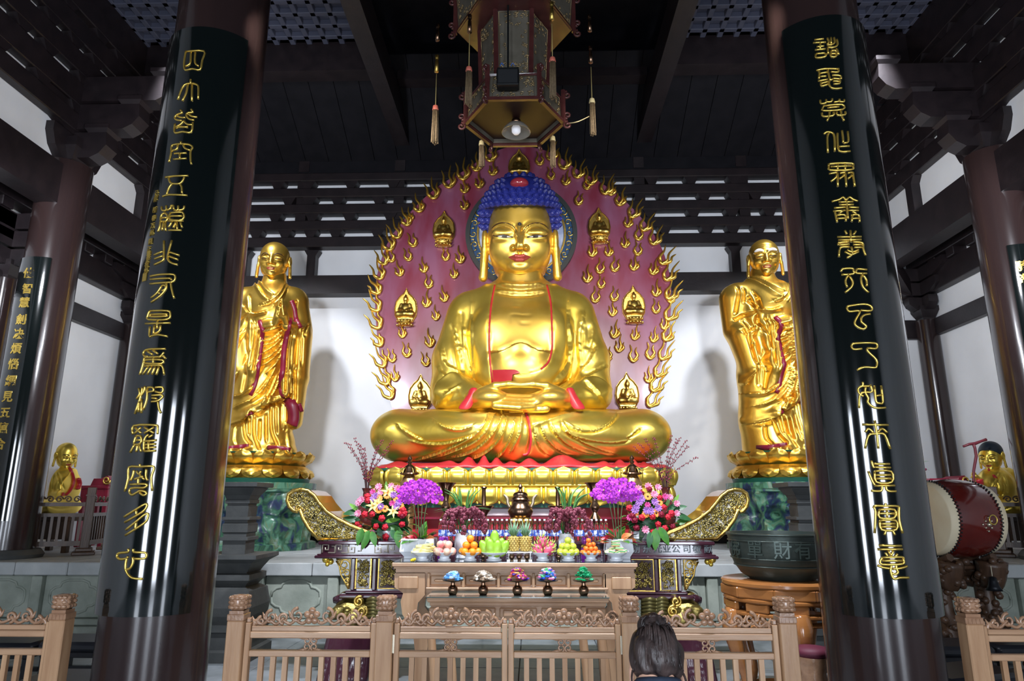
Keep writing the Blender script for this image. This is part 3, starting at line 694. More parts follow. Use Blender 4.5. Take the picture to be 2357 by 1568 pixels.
y_ = v.ax[1][None, :, None]; z_ = v.ax[2][None, None, :]; x_ = v.ax[0][:, None, None]
zh = .555-np.clip((y_+.14)/.4, 0, 1)*.62+0*x_
v.F = np.maximum(v.F, (zh-z_)).astype(np.float32)
V, Q = v.mesh(1); hs = Surf(V, Q); hair = solid('hair', hx(V), Q, HAIR, buddha)
cb = MB().lathe([(.058, -.02), (.062, .0), (.052, .02), (.048, .02), (.040, .042), (.034, .04), (.022, .060), (.0, .064)], 8, cap=False); cme = mkmesh('curl', cb.v, cb.f, HAIR, True, 40)
nc = 0; z = .60
while z < 1.12:
    rad = .68*math.sqrt(max(.02, 1-((z-.42)/.70)**2)); n = max(5, int(2*math.pi*rad/.118))
    for i in range(n):
        a = 2*math.pi*(i+.5*(int(z/.1) % 2))/n
        if math.sin(a) > .45: continue
        d = Vector((-math.cos(a), -math.sin(a), 0)); h = hs.b.ray_cast(Vector((0, .1, z))-d*1.5, d)
        if h[0] is None: continue
        nrm = h[1] if h[1].dot(d) < 0 else -h[1]
        if abs(h[0].x) < .17 and h[0].y < -.1 and .83 < h[0].z < 1.01: continue
        o = inst('curl', cme, hair, hx(h[0]), HM.to_3x3().to_4x4() @ nrm.to_track_quat('Z', 'Y').to_matrix().to_4x4()); nc += 1
    z += .098
for s in (-1, 1):
    for zz in (.17, .27, .37, .47):
        for xx in (.52, .60):
            h = hs.b.ray_cast(Vector((s*xx, -2, zz)), Vector((0, 1, 0)))
            if h[0] is not None and h[0].y < .3: inst('curl', cme, hair, hx(h[0]), HM.to_3x3().to_4x4() @ Vector((s*.35, -1, .1)).to_track_quat('Z', 'Y').to_matrix().to_4x4())
    for (zz, y0) in ((.5, -.12), (.4, -.08), (.3, -.03), (.2, .02), (.5, 0), (.4, .04), (.3, .09)):
        h = hs.b.ray_cast(Vector((s*1.5, y0, zz)), Vector((-s, 0, 0)))
        if h[0] is not None: inst('curl', cme, hair, hx(h[0]), HM.to_3x3().to_4x4() @ Vector((s, -.3, 0)).to_track_quat('Z', 'Y').to_matrix().to_4x4())
jm = mat('wine red enamel', (.32, .03, .05), .15, 0, coat=.8); b = MB().ball((0, 0, 0), (.15, .12, .095), 24, 14); o = b.build('crown_jewel', jm, buddha, True, local=True); o.location = Vector(hx((0, -.34, .915)))-wloc(buddha)
# ================= lotus throne =================
TY = 10.52
throne = thing('lotus_throne', 'tall gilded double-lotus throne with green bands and red base under the colossal figure', 'throne', (0, TY, PT))
def sup(a, hw, hd, e=.28): return Vector((hw*math.copysign(abs(math.cos(a))**e, math.cos(a)), TY+hd*math.copysign(abs(math.sin(a))**e, math.sin(a)), 0))
def outline(hw, hd, step, off=0.):
    aa = np.linspace(-1.5*math.pi, .5*math.pi, 60001); X = hw*np.sign(np.cos(aa))*np.abs(np.cos(aa))**.28; Y = TY+hd*np.sign(np.sin(aa))*np.abs(np.sin(aa))**.28
    L = np.concatenate([[0], np.cumsum(np.hypot(np.diff(X), np.diff(Y)))]); n = round(L[-1]/step); out = []
    f = lambda t: (float(np.interp(t % L[-1], L, X)), float(np.interp(t % L[-1], L, Y)))
    t0 = np.interp(-.5*math.pi, aa, L)
    for k in range(n):
        t = t0+(k+off)/n*L[-1]; p = f(t); q, r = f(t-.1), f(t+.1); out.append((Vector((*p, 0)), Vector((r[0]-q[0], r[1]-q[1], 0)).normalized()))
    return out
HW, HD = 2.17, 1.19
def slab(name, m, hw, hd, z0, z1, par=throne):
    pts = [sup(2*math.pi*i/96, hw, hd) for i in range(96)]; b = MB().prism([(p.x, p.y) for p in pts], z0, z1, 'z'); return b.build(name, m, par)
zf = lambda y: P(1199, y, TY-HD).z
zu0, zu1, zl0, zl1 = zf(1116), zf(1077), zf(1162), zf(1118)
slab('top_band', GREENP, HW-.04, HD-.04, zu1-.03, zb-.07); slab('upper_core', GILT, HW-.14, HD-.14, zl1-.02, zu1)
slab('waist', GILT, HW-.18, HD-.18, zl0, zl1); slab('lower_band', GREENP, HW-.12, HD-.12, zf(1169), zl0+.02)
def petal(w, h, bulge, tip=.12):
    def fn(u, t):
        U = 2*u-1; hw = .5*w*(1 if t < .66 else math.sqrt(max(0, 1-((t-.66)/.30)**2)) if t < .86 else .745*(1-(t-.86)/.14)**.75)
        e = max(abs(U), max(0, (t-.15)/.75)); q = 1-abs(U)**3; inn = max(0, 1-(abs(U)/.72)**4)*max(0, 1-((t-.36)/.36)**4)
        y = -bulge*(.25*q+.9*inn*.55)-(.030 if .72 < abs(U) < .95 and t < .8 else 0)-tip*max(0, t-.75)**1.2*1.2+.02
        return (U*hw, y-.04*math.sin(t*math.pi), t*h)
    return MB().grid(fn, 17, 14)
pu = petal(.292, zu1-zu0+.02, .05); me_u = mkmesh('petal', pu.v, pu.f, GOLD, True, 60)
pd = petal(.306, zl1-zl0+.015, .05); me_d = mkmesh('petal', pd.v, pd.f, GOLD, True, 60)
pb = petal(.16, zu1-zu0+.02, .05); me_b = mkmesh('back_petal', pb.v, pb.f, GOLD, True, 60)
for (hw, hd, me, z, fl, st, of) in ((HW-.03, HD-.03, me_u, zu0, 0, .285, .0), (HW-.10, HD-.10, me_b, zu0, 0, .285, .5), (HW-.07, HD-.07, me_d, zl1, 1, .30, .5), (HW-.13, HD-.13, me_b, zl1, 1, .30, 0)):
    for p, tg in outline(hw, hd, st, of):
        if p.y > TY+.6: continue
        a = math.atan2(tg.y, tg.x)
        inst('petal', me, throne, (p.x, p.y, z), Matrix.Rotation(a, 4, 'Z') @ (Matrix.Rotation(math.pi, 4, 'Y') if fl else Matrix.Identity(4)))
for z in (zu0, zl1):
    b = MB(); b.tube([sup(2*math.pi*i/96, HW-.05, HD-.05)+Vector((0, 0, (zu0+zl1)/2)) for i in range(96)], .02, 6, closed=True)
b.build('waist_bead', GOLD, throne, True)
zr = zf(1169)
slab('base_red', RED, HW-.25, HD-.25, PT, zr); slab('base_moulding', CRIM, HW-.12, HD-.12, zf(1196), zf(1191)); slab('foot', CRIM, HW-.05, HD-.05, PT, PT+.14)
piece('pale_panel', mat('pale pink panel', (.62, .55, .60), .25), -.55, .55, TY-HD+.20, TY-HD+.3, zf(1189), zf(1171), par=throne, bev=.01)
# ================= flaming halo =================
HY = 11.9
halo = thing('flaming_halo', 'tall crimson leaf-shaped mandorla edged with gilded flames behind the seated figure', 'halo', (0, HY, PT))
HALO = mat('crimson mauve lacquer', (.19, .028, .05), .3, 0, (.24, .085, .15), 2.6, .06, 6, stretch=(1, 1, .35), coat=.5)
OL = [(1197, 336), (1165, 340), (1122, 356), (1090, 378), (1060, 398), (1010, 428), (960, 472), (920, 518), (892, 560), (874, 610), (864, 660), (864, 720), (869, 780), (880, 850), (893, 900), (905, 950)]
ORR = [(1230, 340), (1275, 354), (1305, 374), (1335, 394), (1382, 420), (1432, 457), (1475, 500), (1510, 547), (1531, 592), (1544, 650), (1544, 720), (1535, 790), (1520, 850), (1506, 900), (1496, 950)]
hp = [P(x, y, HY) for x, y in [tuple(p)[:2] for p in smoothline([(a, b, 0) for a, b in ORR[::-1]+OL], 4)]]
poly = [(p.x, p.z) for p in hp]; poly = [(poly[0][0]-.1, PT)]+poly+[(poly[-1][0]+.1, PT)]
MB().prism(poly, HY, HY+.12).build('back_plate', HALO, halo)
def flame(kind):
    b = MB()
    T = {0: [[(-.05, 0), (-.11, .10), (-.09, .24), (-.13, .40)], [(.0, -.03), (.07, .08), (.03, .24), (.09, .50)], [(.06, .02), (.14, .10), (.12, .2), (.17, .32)]],
         1: [[(-.03, 0), (-.10, .12), (-.05, .25), (-.09, .40)], [(.02, 0), (.10, .12), (.05, .22), (.08, .34)]],
         2: [[(-.04, 0), (-.10, .08), (-.08, .16), (-.11, .26)], [(.0, -.02), (.045, .12), (.0, .28), (.03, .46)], [(.05, 0), (.12, .08), (.09, .15), (.12, .24)]]}[kind]
    for l in T:
        p = smoothline([(x, -.03-.04*math.sin(i), z) for i, (x, z) in enumerate(l)], 4); n = len(p)
        b.tube(p, [.006+.048*max(0, 1-i/(n-1))**.7 for i in range(n)], 5, flat=.8)
    b.tube(smoothline([(-.11, -.02, .09), (-.05, -.05, -.01), (.02, -.05, -.03), (.10, -.03, .05)], 4), .045, 6, flat=.8)
    return mkmesh('flame', b.v, b.f, GOLDO, True)
FM = [flame(i) for i in range(3)]
def putflame(x, y, sc, rot, k): inst('flame', FM[k], halo, P(x, y, HY-.005), (0, rot, 0), sc)
el = [tuple(p)[:2] for p in smoothline([(a, b, 0) for a, b in OL[2:]], 3)]; er = [tuple(p)[:2] for p in smoothline([(a, b, 0) for a, b in ORR[1:]], 3)]
for E2, sd in ((el, -1), (er, 1)):
    acc = 99
    for i in range(len(E2)-1):
        d = math.hypot(E2[i+1][0]-E2[i][0], E2[i+1][1]-E2[i][1]); acc += d
        if acc > 33:
            acc = 0; dx, dy = E2[i+1][0]-E2[i][0], E2[i+1][1]-E2[i][1]; t = min(1, i/len(E2)*1.6)
            putflame(E2[i][0]+sd*-7, E2[i][1]+14, .78+.1*rnd.random(), sd*(.05+.5*t)+rnd.uniform(-.1, .1), rnd.choice((0, 0, 2)))
MED = [(1195, 368), (1021, 514), (1380, 507), (933, 697), (1460, 691), (966, 900), (1445, 896)]
pts = []; r3 = random.Random(11); pl_ = ORR[::-1]+OL
for _ in range(6000):
    x, y = r3.uniform(860, 1550), r3.uniform(350, 940)
    if not inpoly(np.array([x]), np.array([y]), pl_)[0]: continue
    if min(math.hypot(x-a, y-b) for a, b in pl_) < 30: continue
    if math.hypot(x-1200, y-545) < 146 or any(abs(x-a) < 46 and abs(y-b-(0)) < 68 for a, b in MED): continue
    if y > 640 and abs(x-1199) < 150+(y-640)*.22 or (y > 690 and abs(x-1199) < 190): continue
    if any(math.hypot(x-a, y-b) < 34 for a, b in pts): continue
    pts.append((x, y)); putflame(x, y+9, .60+.12*r3.random(), r3.uniform(-.15, .15)+(x-1199)*.0006, r3.choice((1, 2, 2)))
# small seated figures on leaf-shaped plates
v = Vol((-.22, -.2, -.02), (.22, .12, .62), .009)
v.ell((0, -.03, .25), (.085, .065, .12), .03); v.ell((0, -.04, .44), (.048, .05, .062), .012); v.ell((0, -.035, .505), (.024, .024, .025), .012); v.cap((0, -.03, .36), (0, -.03, .41), .03, .03, .01)
for s in (-1, 1): v.chain([(s*.075, -.03, .33), (s*.105, -.035, .24), (s*.03, -.11, .20)], [.036, .034, .022], .02); v.chain([(s*.03, -.03, .15), (s*.13, -.06, .145), (s*.0, -.11, .14)], [.05, .052, .04], .03)
v.ell((0, -.04, .13), (.1, .08, .03), .03)
V, Q = v.mesh(1); vv = V.copy(); me_s = solid('small_figure', V, Q, GILT, camo); MS = me_s.data; bpy.data.objects.remove(me_s)
lp = MB(); q = [(.0, .70), (.05, .60), (.12, .54), (.19, .44), (.215, .30), (.20, .16), (.13, .04)]; q = [(-a, b) for a, b in q[::-1]]+q[1:]; lp.prism(q, -.02, .03)
lp.tube([(a*.93, -.03, b*.95+.01) for a, b in q], .013, 5, closed=True); MPl = mkmesh('leaf_plate', lp.v, lp.f, GILT, True, 40)
sb_ = MB().lathe([(.10, -.02), (.14, .0), (.12, .03), (.15, .07), (.13, .10)], 18, (0, -.04, 0), 1, .7)
for i in range(14):
    for zz in (.0, .07): a = 2*math.pi*i/14; sb_.ball((.145*math.cos(a), -.04+.1*math.sin(a), zz), .02, 6, 4)
MSe = mkmesh('lotus_seat', sb_.v, sb_.f, GILT, True, 50)
for i, (x, y) in enumerate(MED):
    p = P(x, y+50, HY-.03); k = .98
    o = inst('medallion', MPl, halo, p, None, k); o['label'] = 'gilt leaf-shaped plate with a small seated figure'
    for nm, me, z in (('small_figure', MS, .03), ('lotus_seat', MSe, -.03)):
        c = bpy.data.objects.new(nm, me); COL.objects.link(c); c.parent = o; c.location = (0, -.02, z)
# round halo behind the head
RY = 11.75; rc = P(1200, 541, RY); rk = kpx(rc)
def ringp(r0, r1, y0, y1, n=72):
    b = MB()
    b.lathe([(r0, y0), (r1, y0), (r1, y1), (r0, y1), (r0, y0)], n, cap=False, M=Matrix.Translation((rc.x, RY, rc.z)) @ Matrix.Rotation(R(90), 4, 'X')); return b
CLOUD = mat('cloudy pale blue paint', (.55, .60, .74), .4, 0, (.30, .36, .56), 3.2, contrast=(.45, .62))
MB().lathe([(.02, 0), (104*rk, 0), (104*rk, .05), (.02, .05)], 64, M=Matrix.Translation((rc.x, RY, rc.z)) @ Matrix.Rotation(R(90), 4, 'X')).build('cloud_disc', CLOUD, halo)
ringp(100*rk, 120*rk, -.03, .07).build('blue_ring', mat('deep blue paint', (.02, .06, .14), .4), halo, True, 40); ringp(118*rk, 128*rk, -.05, .09).build('ring_edge', mat('grey black paint', (.03, .035, .035), .5), halo, True, 40); ringp(98*rk, 102*rk, -.03, .085).build('ring_edge', GILT, halo, True, 40)
sc_ = MB()
for i in range(26):
    a = 2*math.pi*i/26; d = 1 if i % 2 else -1
    sp = spiral((0, 0), .075, .012, 1.2, a, 12, d); cx, cz = rc.x+110*rk*math.cos(a), rc.z+110*rk*math.sin(a)
    sc_.tube([(cx+p[0]*.9, RY-.075, cz+p[1]*.9) for p in sp], [.014-.0006*j for j in range(len(sp))], 5)
    a2 = a+math.pi/26; cx, cz = rc.x+110*rk*math.cos(a2), rc.z+110*rk*math.sin(a2)
    sc_.tube([(cx-.05*math.sin(a2)*d, RY-.075, cz+.05*math.cos(a2)*d), (cx, RY-.08, cz), (cx+.06*math.cos(a2), RY-.075, cz+.06*math.sin(a2))], [.006, .016, .004], 5)
sc_.build('gilt_scrollwork', GILT, halo, True)
# ================= two standing attendants =================
MY = 11.8
def M_(x, y, w=0.): return np.array(P(x, y, MY+w))
DX = Vector((P(1802, 1100, MY).x-P(600, 1100, MY).x, 0, 0))
def head_mesh(old, h=.028):
    v = Vol((-.85, -.9, -1.0), (.85, .95, 1.0), h)
    v.ell((0, .12, .22), (.49, .57, .52)); v.ell((0, 0, -.06), (.45, .50, .50), .1)
    v.ell((0, -.06, -.28), (.37 if not old else .33, .42, .30), .1); v.ell((0, -.42, -.47), (.13, .1, .1), .1)
    for s in (-1, 1):
        v.ell((s*.22, -.30, -.12), (.17, .15, .15), .1); v.ell((s*.21, -.55, .10), (.16, .11, .09), .06, True)
        v.ell((s*.21, -.42, .085), (.14, .09, .06), .03); v.ell((s*.09, -.50, -.12), (.06, .07, .045), .03)
        v.ell((s*.52, .08, .05), (.06, .14, .2), .03); v.cap((s*.53, .03, -.1), (s*.55, -.02, -.50), .055, .06, .04); v.ell((s*.57, .0, .06), (.035, .08, .12), .02, True)
        if old:
            v.cap((s*.08, -.48, .20), (s*.34, -.36, .22), .05, .045, .05); v.ell((s*.26, -.42, -.34), (.09, .1, .12), .08, True); v.ell((s*.30, -.28, -.02), (.1, .1, .05), .05)
    v.chain([(0, -.44, .18), (0, -.50, .05), (0, -.58, -.10)], [.045, .05, .065], .05); v.ell((0, -.44, -.27), (.16, .07, .08), .06); v.ell((0, -.53, -.355), (.13, .04, .025), .04, True)
    V, Q = v.mesh(1)
    if old:
        for z in (.33, .40, .47): m = (V[:, 1] < 0); V[m, 1] += .018*np.exp(-((V[m, 2]-z-.03*np.cos(V[m, 0]*9))/.018)**2)
    return V, Q
HY_, HO_ = head_mesh(False), head_mesh(True)
def put_head(par, loc, k, turn, tilt, old, cm=GOLDO, lips=True, brow=None):
    V, Q = HO_ if old else HY_; Mx = Matrix.Translation(Vector(loc)) @ Matrix.Rotation(R(turn), 4, 'Z') @ Matrix.Rotation(R(tilt), 4, 'X') @ Matrix.Scale(k, 4)
    A = np.array(Mx); T = lambda X: np.array(X) @ A[:3, :3].T+A[:3, 3]
    solid('head', T(V), Q, cm, par)
    b = MB(); b.tube([tuple(p) for p in T(smoothline([(-.13, -.48, -.275), (-.05, -.525, -.262), (0, -.53, -.27), (.05, -.525, -.262), (.13, -.48, -.275)], 3))], [k*.02]*13, 5); b.tube([tuple(p) for p in T(smoothline([(-.11, -.49, -.30), (0, -.53, -.325), (.11, -.49, -.30)], 3))], [k*.025]*7, 5); b.build('lips', LIPS, par, True)
    for s in (-1, 1):
        b = MB(); z0 = .25 if old else .20
        e = T(smoothline([(s*.07, -.50, z0-.04), (s*.18, -.47, z0+.03), (s*.30, -.40, z0+.01), (s*.38, -.30, z0-.06)], 3)); n = len(e)
        b.tube([tuple(p) for p in e], [k*(.055 if old else .022)*(math.sin(math.pi*(.15+.8*i/(n-1)))) for i in range(n)], 6); b.build('eyebrow', brow or (WHITE if old else EYEB), par, True)
        b = MB(); e = T(smoothline([(s*.10, -.475, .055), (s*.21, -.505, .045), (s*.32, -.425, .055)], 3)); b.tube([tuple(p) for p in e], [k*.018]*len(e), 5); b.build('eye', EYEB, par, True)
    return T
def attendant(par, old):
    off = DX if old else Vector((0, 0, 0)); off = np.array(off)
    v = Vol((-5.6, 10.9, 2.0), (-3.6, 12.6, 6.0), .024)
    def C(a, b, ra, rb, k=.06, fl=(1, 1, 1)): v.cap(M_(*a), M_(*b), ra*kpx(M_(*a)), rb*kpx(M_(*b)), k, False, fl)
    def E_(c, r, k=.08): kk = kpx(M_(*c)); v.ell(M_(*c), (r[0]*kk, r[1], r[2]*kk), k)
    F = (1, 1.25, 1)
    C((600, 1030), (594, 970), 74, 66, .1, F); C((594, 975), (606, 870), 68, 66, .1, F); C((606, 870), (616, 775), 66, 60, .1, F); C((600, 1041), (600, 1030), 82, 76, .08, F)
    E_((622, 740, 0), (70, .46, 100), .12); E_((628, 720, -.2), (50, .3, 60), .1)
    C((575, 696), (672, 696), 36, 36, .08); C((633, 640), (630, 680), 26, 32, .06)
    C((674, 700), (690, 762), 35, 29, .06); C((692, 768, -.1), (662, 750, -.5), 24, 14, .05)
    C((563, 700), (556, 768), 36, 32, .06); C((556, 772, -.1), (628, 750, -.5), 28, 15, .05)
    C((690, 780, -.05), (686, 870, -.05), 27, 24, .06, (1, .75, 1)); C((686, 870, -.05), (678, 972, .0), 22, 17, .05, (1, .7, 1))
    C((668, 770, -.35), (660, 860, -.42), 12, 13, .04); C((660, 860, -.42), (656, 905, -.4), 13, 9, .04)
    C((556, 785, -.1), (560, 850, -.15), 33, 28, .06, (1, .8, 1)); C((590, 765, -.35), (585, 850, -.42), 18, 17, .05); C((560, 850, -.15), (564, 908, -.15), 27, 15, .05); C((585, 850, -.4), (578, 900, -.35), 17, 10, .05)
    # lapped hem of the outer robe and feet
    C((524, 972, -.1), (568, 955, -.45), 9, 8, .05); C((568, 950, -.40), (612, 925, -.42), 8, 7, .05); C((612, 925, -.42), (652, 912, -.30), 7, 6, .05)
    for x in (540, 570): C((x-8, 1040, -.55), (x+10, 1036, -.4), 9, 12, .03)
    for x in (635, 660): C((x+6, 1040, -.55), (x-10, 1036, -.4), 9, 12, .03)
    V, Q = v.mesh(1); V, Q = subdiv(V, Q); V, Q = relax(V, Q, 1)
    a4 = lambda l: [(500+x/4.9, 540+y/4.9) for x, y in l]; a5 = lambda l: [(490+x/3.484, 840+y/3.484) for x, y in l]
    S4 = [[(400, 500), (520, 680), (600, 750)], [(460, 500), (560, 620), (650, 690)], [(770, 560), (700, 680), (600, 760), (480, 800)], [(790, 600), (720, 720), (640, 800)]]
    D4 = [[(510, 1080), (600, 1060), (720, 1010)], [(490, 1190), (600, 1180), (720, 1090)], [(490, 1240), (620, 1220), (730, 1120)], [(470, 1350), (600, 1280), (720, 1170)], [(450, 1420), (580, 1380), (700, 1260), (740, 1180)], [(440, 1490), (560, 1450), (680, 1340), (740, 1230)], [(540, 1570), (660, 1450), (745, 1300)], [(350, 880), (450, 890), (560, 860)]]
    G4 = [[(360, 680), (368, 890)], [(330, 930), (300, 1100), (200, 1310)], [(390, 940), (380, 1200), (300, 1460)], [(450, 960), (470, 1150), (430, 1400), (395, 1560)], [(420, 950), (425, 1200), (350, 1500)], [(240, 960), (330, 900)], [(200, 1110), (270, 1090), (330, 940)], [(290, 790), (350, 880)], [(900, 740), (880, 840)], [(980, 1040), (960, 1200), (950, 1480)], [(890, 1060), (850, 1250), (840, 1520)], [(1040, 1000), (1010, 1060), (990, 1160)], [(930, 1040), (910, 1250), (895, 1520)], [(820, 1080), (790, 1300), (770, 1540)]]
    D5 = [[(150, 350), (300, 275), (430, 130), (500, 20)], [(290, 300), (400, 200), (480, 60)], [(440, 290), (500, 180), (540, 40)], [(380, 330), (450, 220), (510, 80)], [(140, 250), (230, 240), (330, 160)], [(200, 60), (170, 120), (150, 180)]]
    G5 = [[(240, 460), (260, 580), (310, 640)], [(330, 400), (330, 560), (380, 690)], [(430, 380), (430, 620)], [(470, 330), (475, 520), (530, 660)], [(380, 430), (370, 610)], [(560, 310), (560, 530)], [(590, 500), (600, 640), (640, 710)], [(290, 420), (290, 560)], [(180, 490), (170, 600), (200, 650)], [(620, 20), (625, 250)], [(660, 20), (665, 300)], [(590, 20), (580, 240)], [(260, 60), (230, 220)], [(510, 320), (515, 560)]]
    H5 = [[(105, 490), (200, 460), (270, 420), (300, 370), (370, 375), (440, 310), (540, 290), (620, 250)]]
    L = [('s', 4, .04, a4(l)) for l in S4]+[('s', 3.5, .055, a4(l)) for l in D4]+[('g', 2.6, .045, a4(l)) for l in G4]+[('s', 3.5, .05, a5(l)) for l in D5]+[('g', 2.8, .045, a5(l)) for l in G5]+[('s', 5, -.07, a5(l)) for l in H5]
    if old:
        c6 = lambda l: [(1650+x/4.9-1130-(540+y/4.9-553)*.1316, 540+y/4.9) for x, y in l]; c7 = lambda l: [(1650+x/3.484-1130-(840+y/3.484-553)*.1316, 840+y/3.484) for x, y in l]
        O6 = [[(300, 730), (322, 890)], [(360, 740), (350, 870)], [(225, 620), (200, 800), (180, 940)], [(270, 640), (258, 810)], [(165, 1010), (270, 940)], [(185, 1090), (218, 1180)], [(270, 980), (300, 1150), (350, 1290), (370, 1520)], [(240, 1000), (260, 1250), (330, 1510)], [(330, 1000), (380, 1100), (425, 1210), (470, 1560)], [(200, 1080), (250, 1250), (300, 1460)], [(290, 1000), (330, 1180), (370, 1350), (405, 1560)], [(500, 1080), (600, 1040), (670, 990)], [(490, 1230), (600, 1180), (680, 1080)]]
        O7 = [[(240, 0), (250, 190)], [(290, 20), (280, 230)], [(265, 0), (266, 210)], [(420, 440), (430, 570)], [(460, 430), (470, 610)], [(520, 400), (510, 560)], [(550, 420), (572, 610)], [(590, 300), (610, 570)], [(350, 560), (405, 645)]]
        L += [('g', 3, .05, c6(l)) for l in O6]+[('g', 3, .045, c7(l)) for l in O7]+[('s', 3.5, .055, c7(l)) for l in ([(350, 420), (420, 320), (480, 200), (530, 60)], [(450, 340), (520, 200), (552, 60)], [(360, 220), (430, 150), (480, 20)])]
    V = fold(V, Q, L); S = Surf(V, Q)
    solid('robe', V+off, Q, GOLDO, par)
    def strip(name, pts, r):
        q = S.line(pts, 0); b = MB()
        if len(q) > 2: b.tube([p+Vector(off) for p in q], r, 6, flat=.3, up=Vector((0, 1, .01))); b.build(name, CRIM, par, True)
    strip('sleeve_lining', [(597, 738), (604, 762), (600, 800), (594, 845), (588, 880), (576, 910)], .045); strip('sleeve_lining', [(668, 735), (660, 772), (653, 812), (651, 850), (646, 880), (650, 915)], .05)
    strip('robe_lining', [(669, 693), (676, 712), (680, 735), (690, 755)], .06); strip('robe_lining', [(660, 918), (672, 935), (676, 960), (672, 978)], .11); strip('robe_lining', [(570, 956), (580, 948)], .05)
    strip('robe_lining', [(518, 1034), (545, 1030), (572, 1027)], .045); strip('robe_lining', [(616, 1031), (640, 1032), (668, 1036)], .045); strip('robe_lining', [(686, 930), (692, 948)], .06)
    # hands
    v = Vol((-4.9, 10.7, 4.2), (-4.0, 11.9, 5.5), .014)
    if not old:
        for s in (-1, 1):
            C((647+s*16, 752, -.52), (647+s*7, 728, -.62), 9, 9.5, .03); C((647+s*7, 728, -.62), (646+s*5, 708, -.66), 9, 7, .03)
            for i in range(4): C((646+s*5, 714-i*2, -.60-.05*i), (646+s*3.2, 692-3*(i in (1, 2)), -.60-.05*i), 3.4, 2.6, .008)
            C((647+s*6, 726, -.74), (647+s*3, 708, -.78), 3.6, 2.8, .01)
    else:
        C((627, 755, -.5), (634, 733, -.62), 9, 10, .03); C((672, 752, -.5), (656, 728, -.62), 9, 10, .03)
        for i in range(4): C((637, 738-i*6, -.68), (655, 732-i*6, -.72), 4, 3.6, .008); C((655, 732-i*6, -.72), (662, 737-i*6, -.62), 3.6, 3, .008)
        C((650, 712, -.66), (640, 703, -.7), 4, 3.2, .01); C((656, 722, -.7), (648, 706, -.74), 4.2, 3.3, .01); C((634, 724, -.66), (630, 708, -.66), 4, 3.2, .01)
    V, Q = v.mesh(1); solid('joined_hands', V+off, Q, GOLDO, par)
    hc = M_(631, 605, -.06) if not old else np.array(P(1760, 600, MY-.06))
    put_head(par, hc, .535, 10 if not old else -12, 8, old)
    if old: pass
    # gilded double lotus under the feet
    c = M_(600, 1100); z0 = M_(600, 1100, -.75)[2]; zt = M_(600, 1043, 0)[2]-.03; cx = c[0]+off[0]
    h = zt-z0; rad = .80
    b = MB().lathe([(.62, h*.0), (.66, h*.5), (.60, h*.52), (.70, h)], 40, (cx, MY, z0)); b.build('lotus_core', GOLDO, par, True, 40)
    MB().lathe([(rad*1.0, -.07), (rad*1.02, 0), (.6, .01)], 48, (cx, MY, z0)).build('green_band', GREENP, par, True, 40)
    MB().lathe([(.70, h-.01), (.71, h+.015), (.3, h+.02)], 40, (cx, MY, z0)).build('green_top', GREENP, par, True, 40)
    for row, (zz, fl, rr_) in enumerate(((h*.5, 0, .70), (h*.5, 1, .74))):
        me = PETS[row]
        for i in range(16):
            a = 2*math.pi*(i+.5*row)/16
            inst('petal', me, par, (cx+rr_*math.cos(a), MY+rr_*math.sin(a), z0+zz), Matrix.Rotation(a+math.pi/2, 4, 'Z') @ (Matrix.Rotation(math.pi, 4, 'Y') if fl else Matrix.Identity(4)))
    return z0-.07
def mpetal(w, h, out):
    def fn(u, t):
        U = 2*u-1; hw = .5*w*(1 if t < .55 else max(0, 1-((t-.55)/.45)**2)**.6)
        r = (U*U+((t-.55)/.4)**2); curl = .07*math.exp(-((r-.35)/.2)**2)*math.cos(8*math.atan2(t-.55, U))*.25
        return (U*hw, -out*math.sin(t*math.pi*.62)-.05*max(0, 1-r)-curl-.03*max(0, t-.8), t*h)
    b = MB().grid(fn, 9, 10); return mkmesh('petal', b.v, b.f, GOLDO, True, 60)
hh = (M_(600, 1043, 0)[2]-.03-M_(600, 1100, -.75)[2])*.5
PETS = [mpetal(.30, hh+.04, .13), mpetal(.31, hh, .10)]
att_l = thing('standing_statue', 'golden young monk statue praying with palms together, beside the dark incense tower', 'statue', tuple(P(600, 1100, MY)))
att_r = thing('standing_statue', 'golden old monk statue with white eyebrows and clasped hands, standing above the bronze basin', 'statue', tuple(P(600, 1100, MY)+DX))
ZR = attendant(att_l, False); attendant(att_r, True)
# veined green rock pedestals
ROCK = bpy.data.materials.new('veined green marble'); MATS['ROCK'] = ROCK; ROCK.use_nodes = True
def _rock():
    nt = ROCK.node_tree; b = nt.nodes['Principled BSDF']; b.inputs['Roughness'].default_value = .3
    tc = nt.nodes.new('ShaderNodeTexCoord'); mp = nt.nodes.new('ShaderNodeMapping'); mp.inputs['Scale'].default_value = (1.6, 1.6, .8); nt.links.new(tc.outputs['Object'], mp.inputs[0])
    n = nt.nodes.new('ShaderNodeTexNoise'); n.inputs['Scale'].default_value = 2.6; n.inputs['Detail'].default_value = 5; n.inputs['Distortion'].default_value = 1.4; nt.links.new(mp.outputs[0], n.inputs[0])
    r = nt.nodes.new('ShaderNodeValToRGB'); e = r.color_ramp.elements; e[0].position = .30; e[0].color = (.012, .02, .03, 1); e[1].position = .78; e[1].color = (.50, .56, .50, 1)
    for p, c in ((.40, (.03, .05, .12)), (.47, (.05, .15, .08)), (.54, (.12, .30, .20)), (.60, (.16, .24, .12)), (.68, (.30, .42, .36))): x = e.new(p); x.color = (*c, 1)
    nt.links.new(n.outputs[0], r.inputs[0]); nt.links.new(r.outputs[0], b.inputs['Base Color'])
_rock()
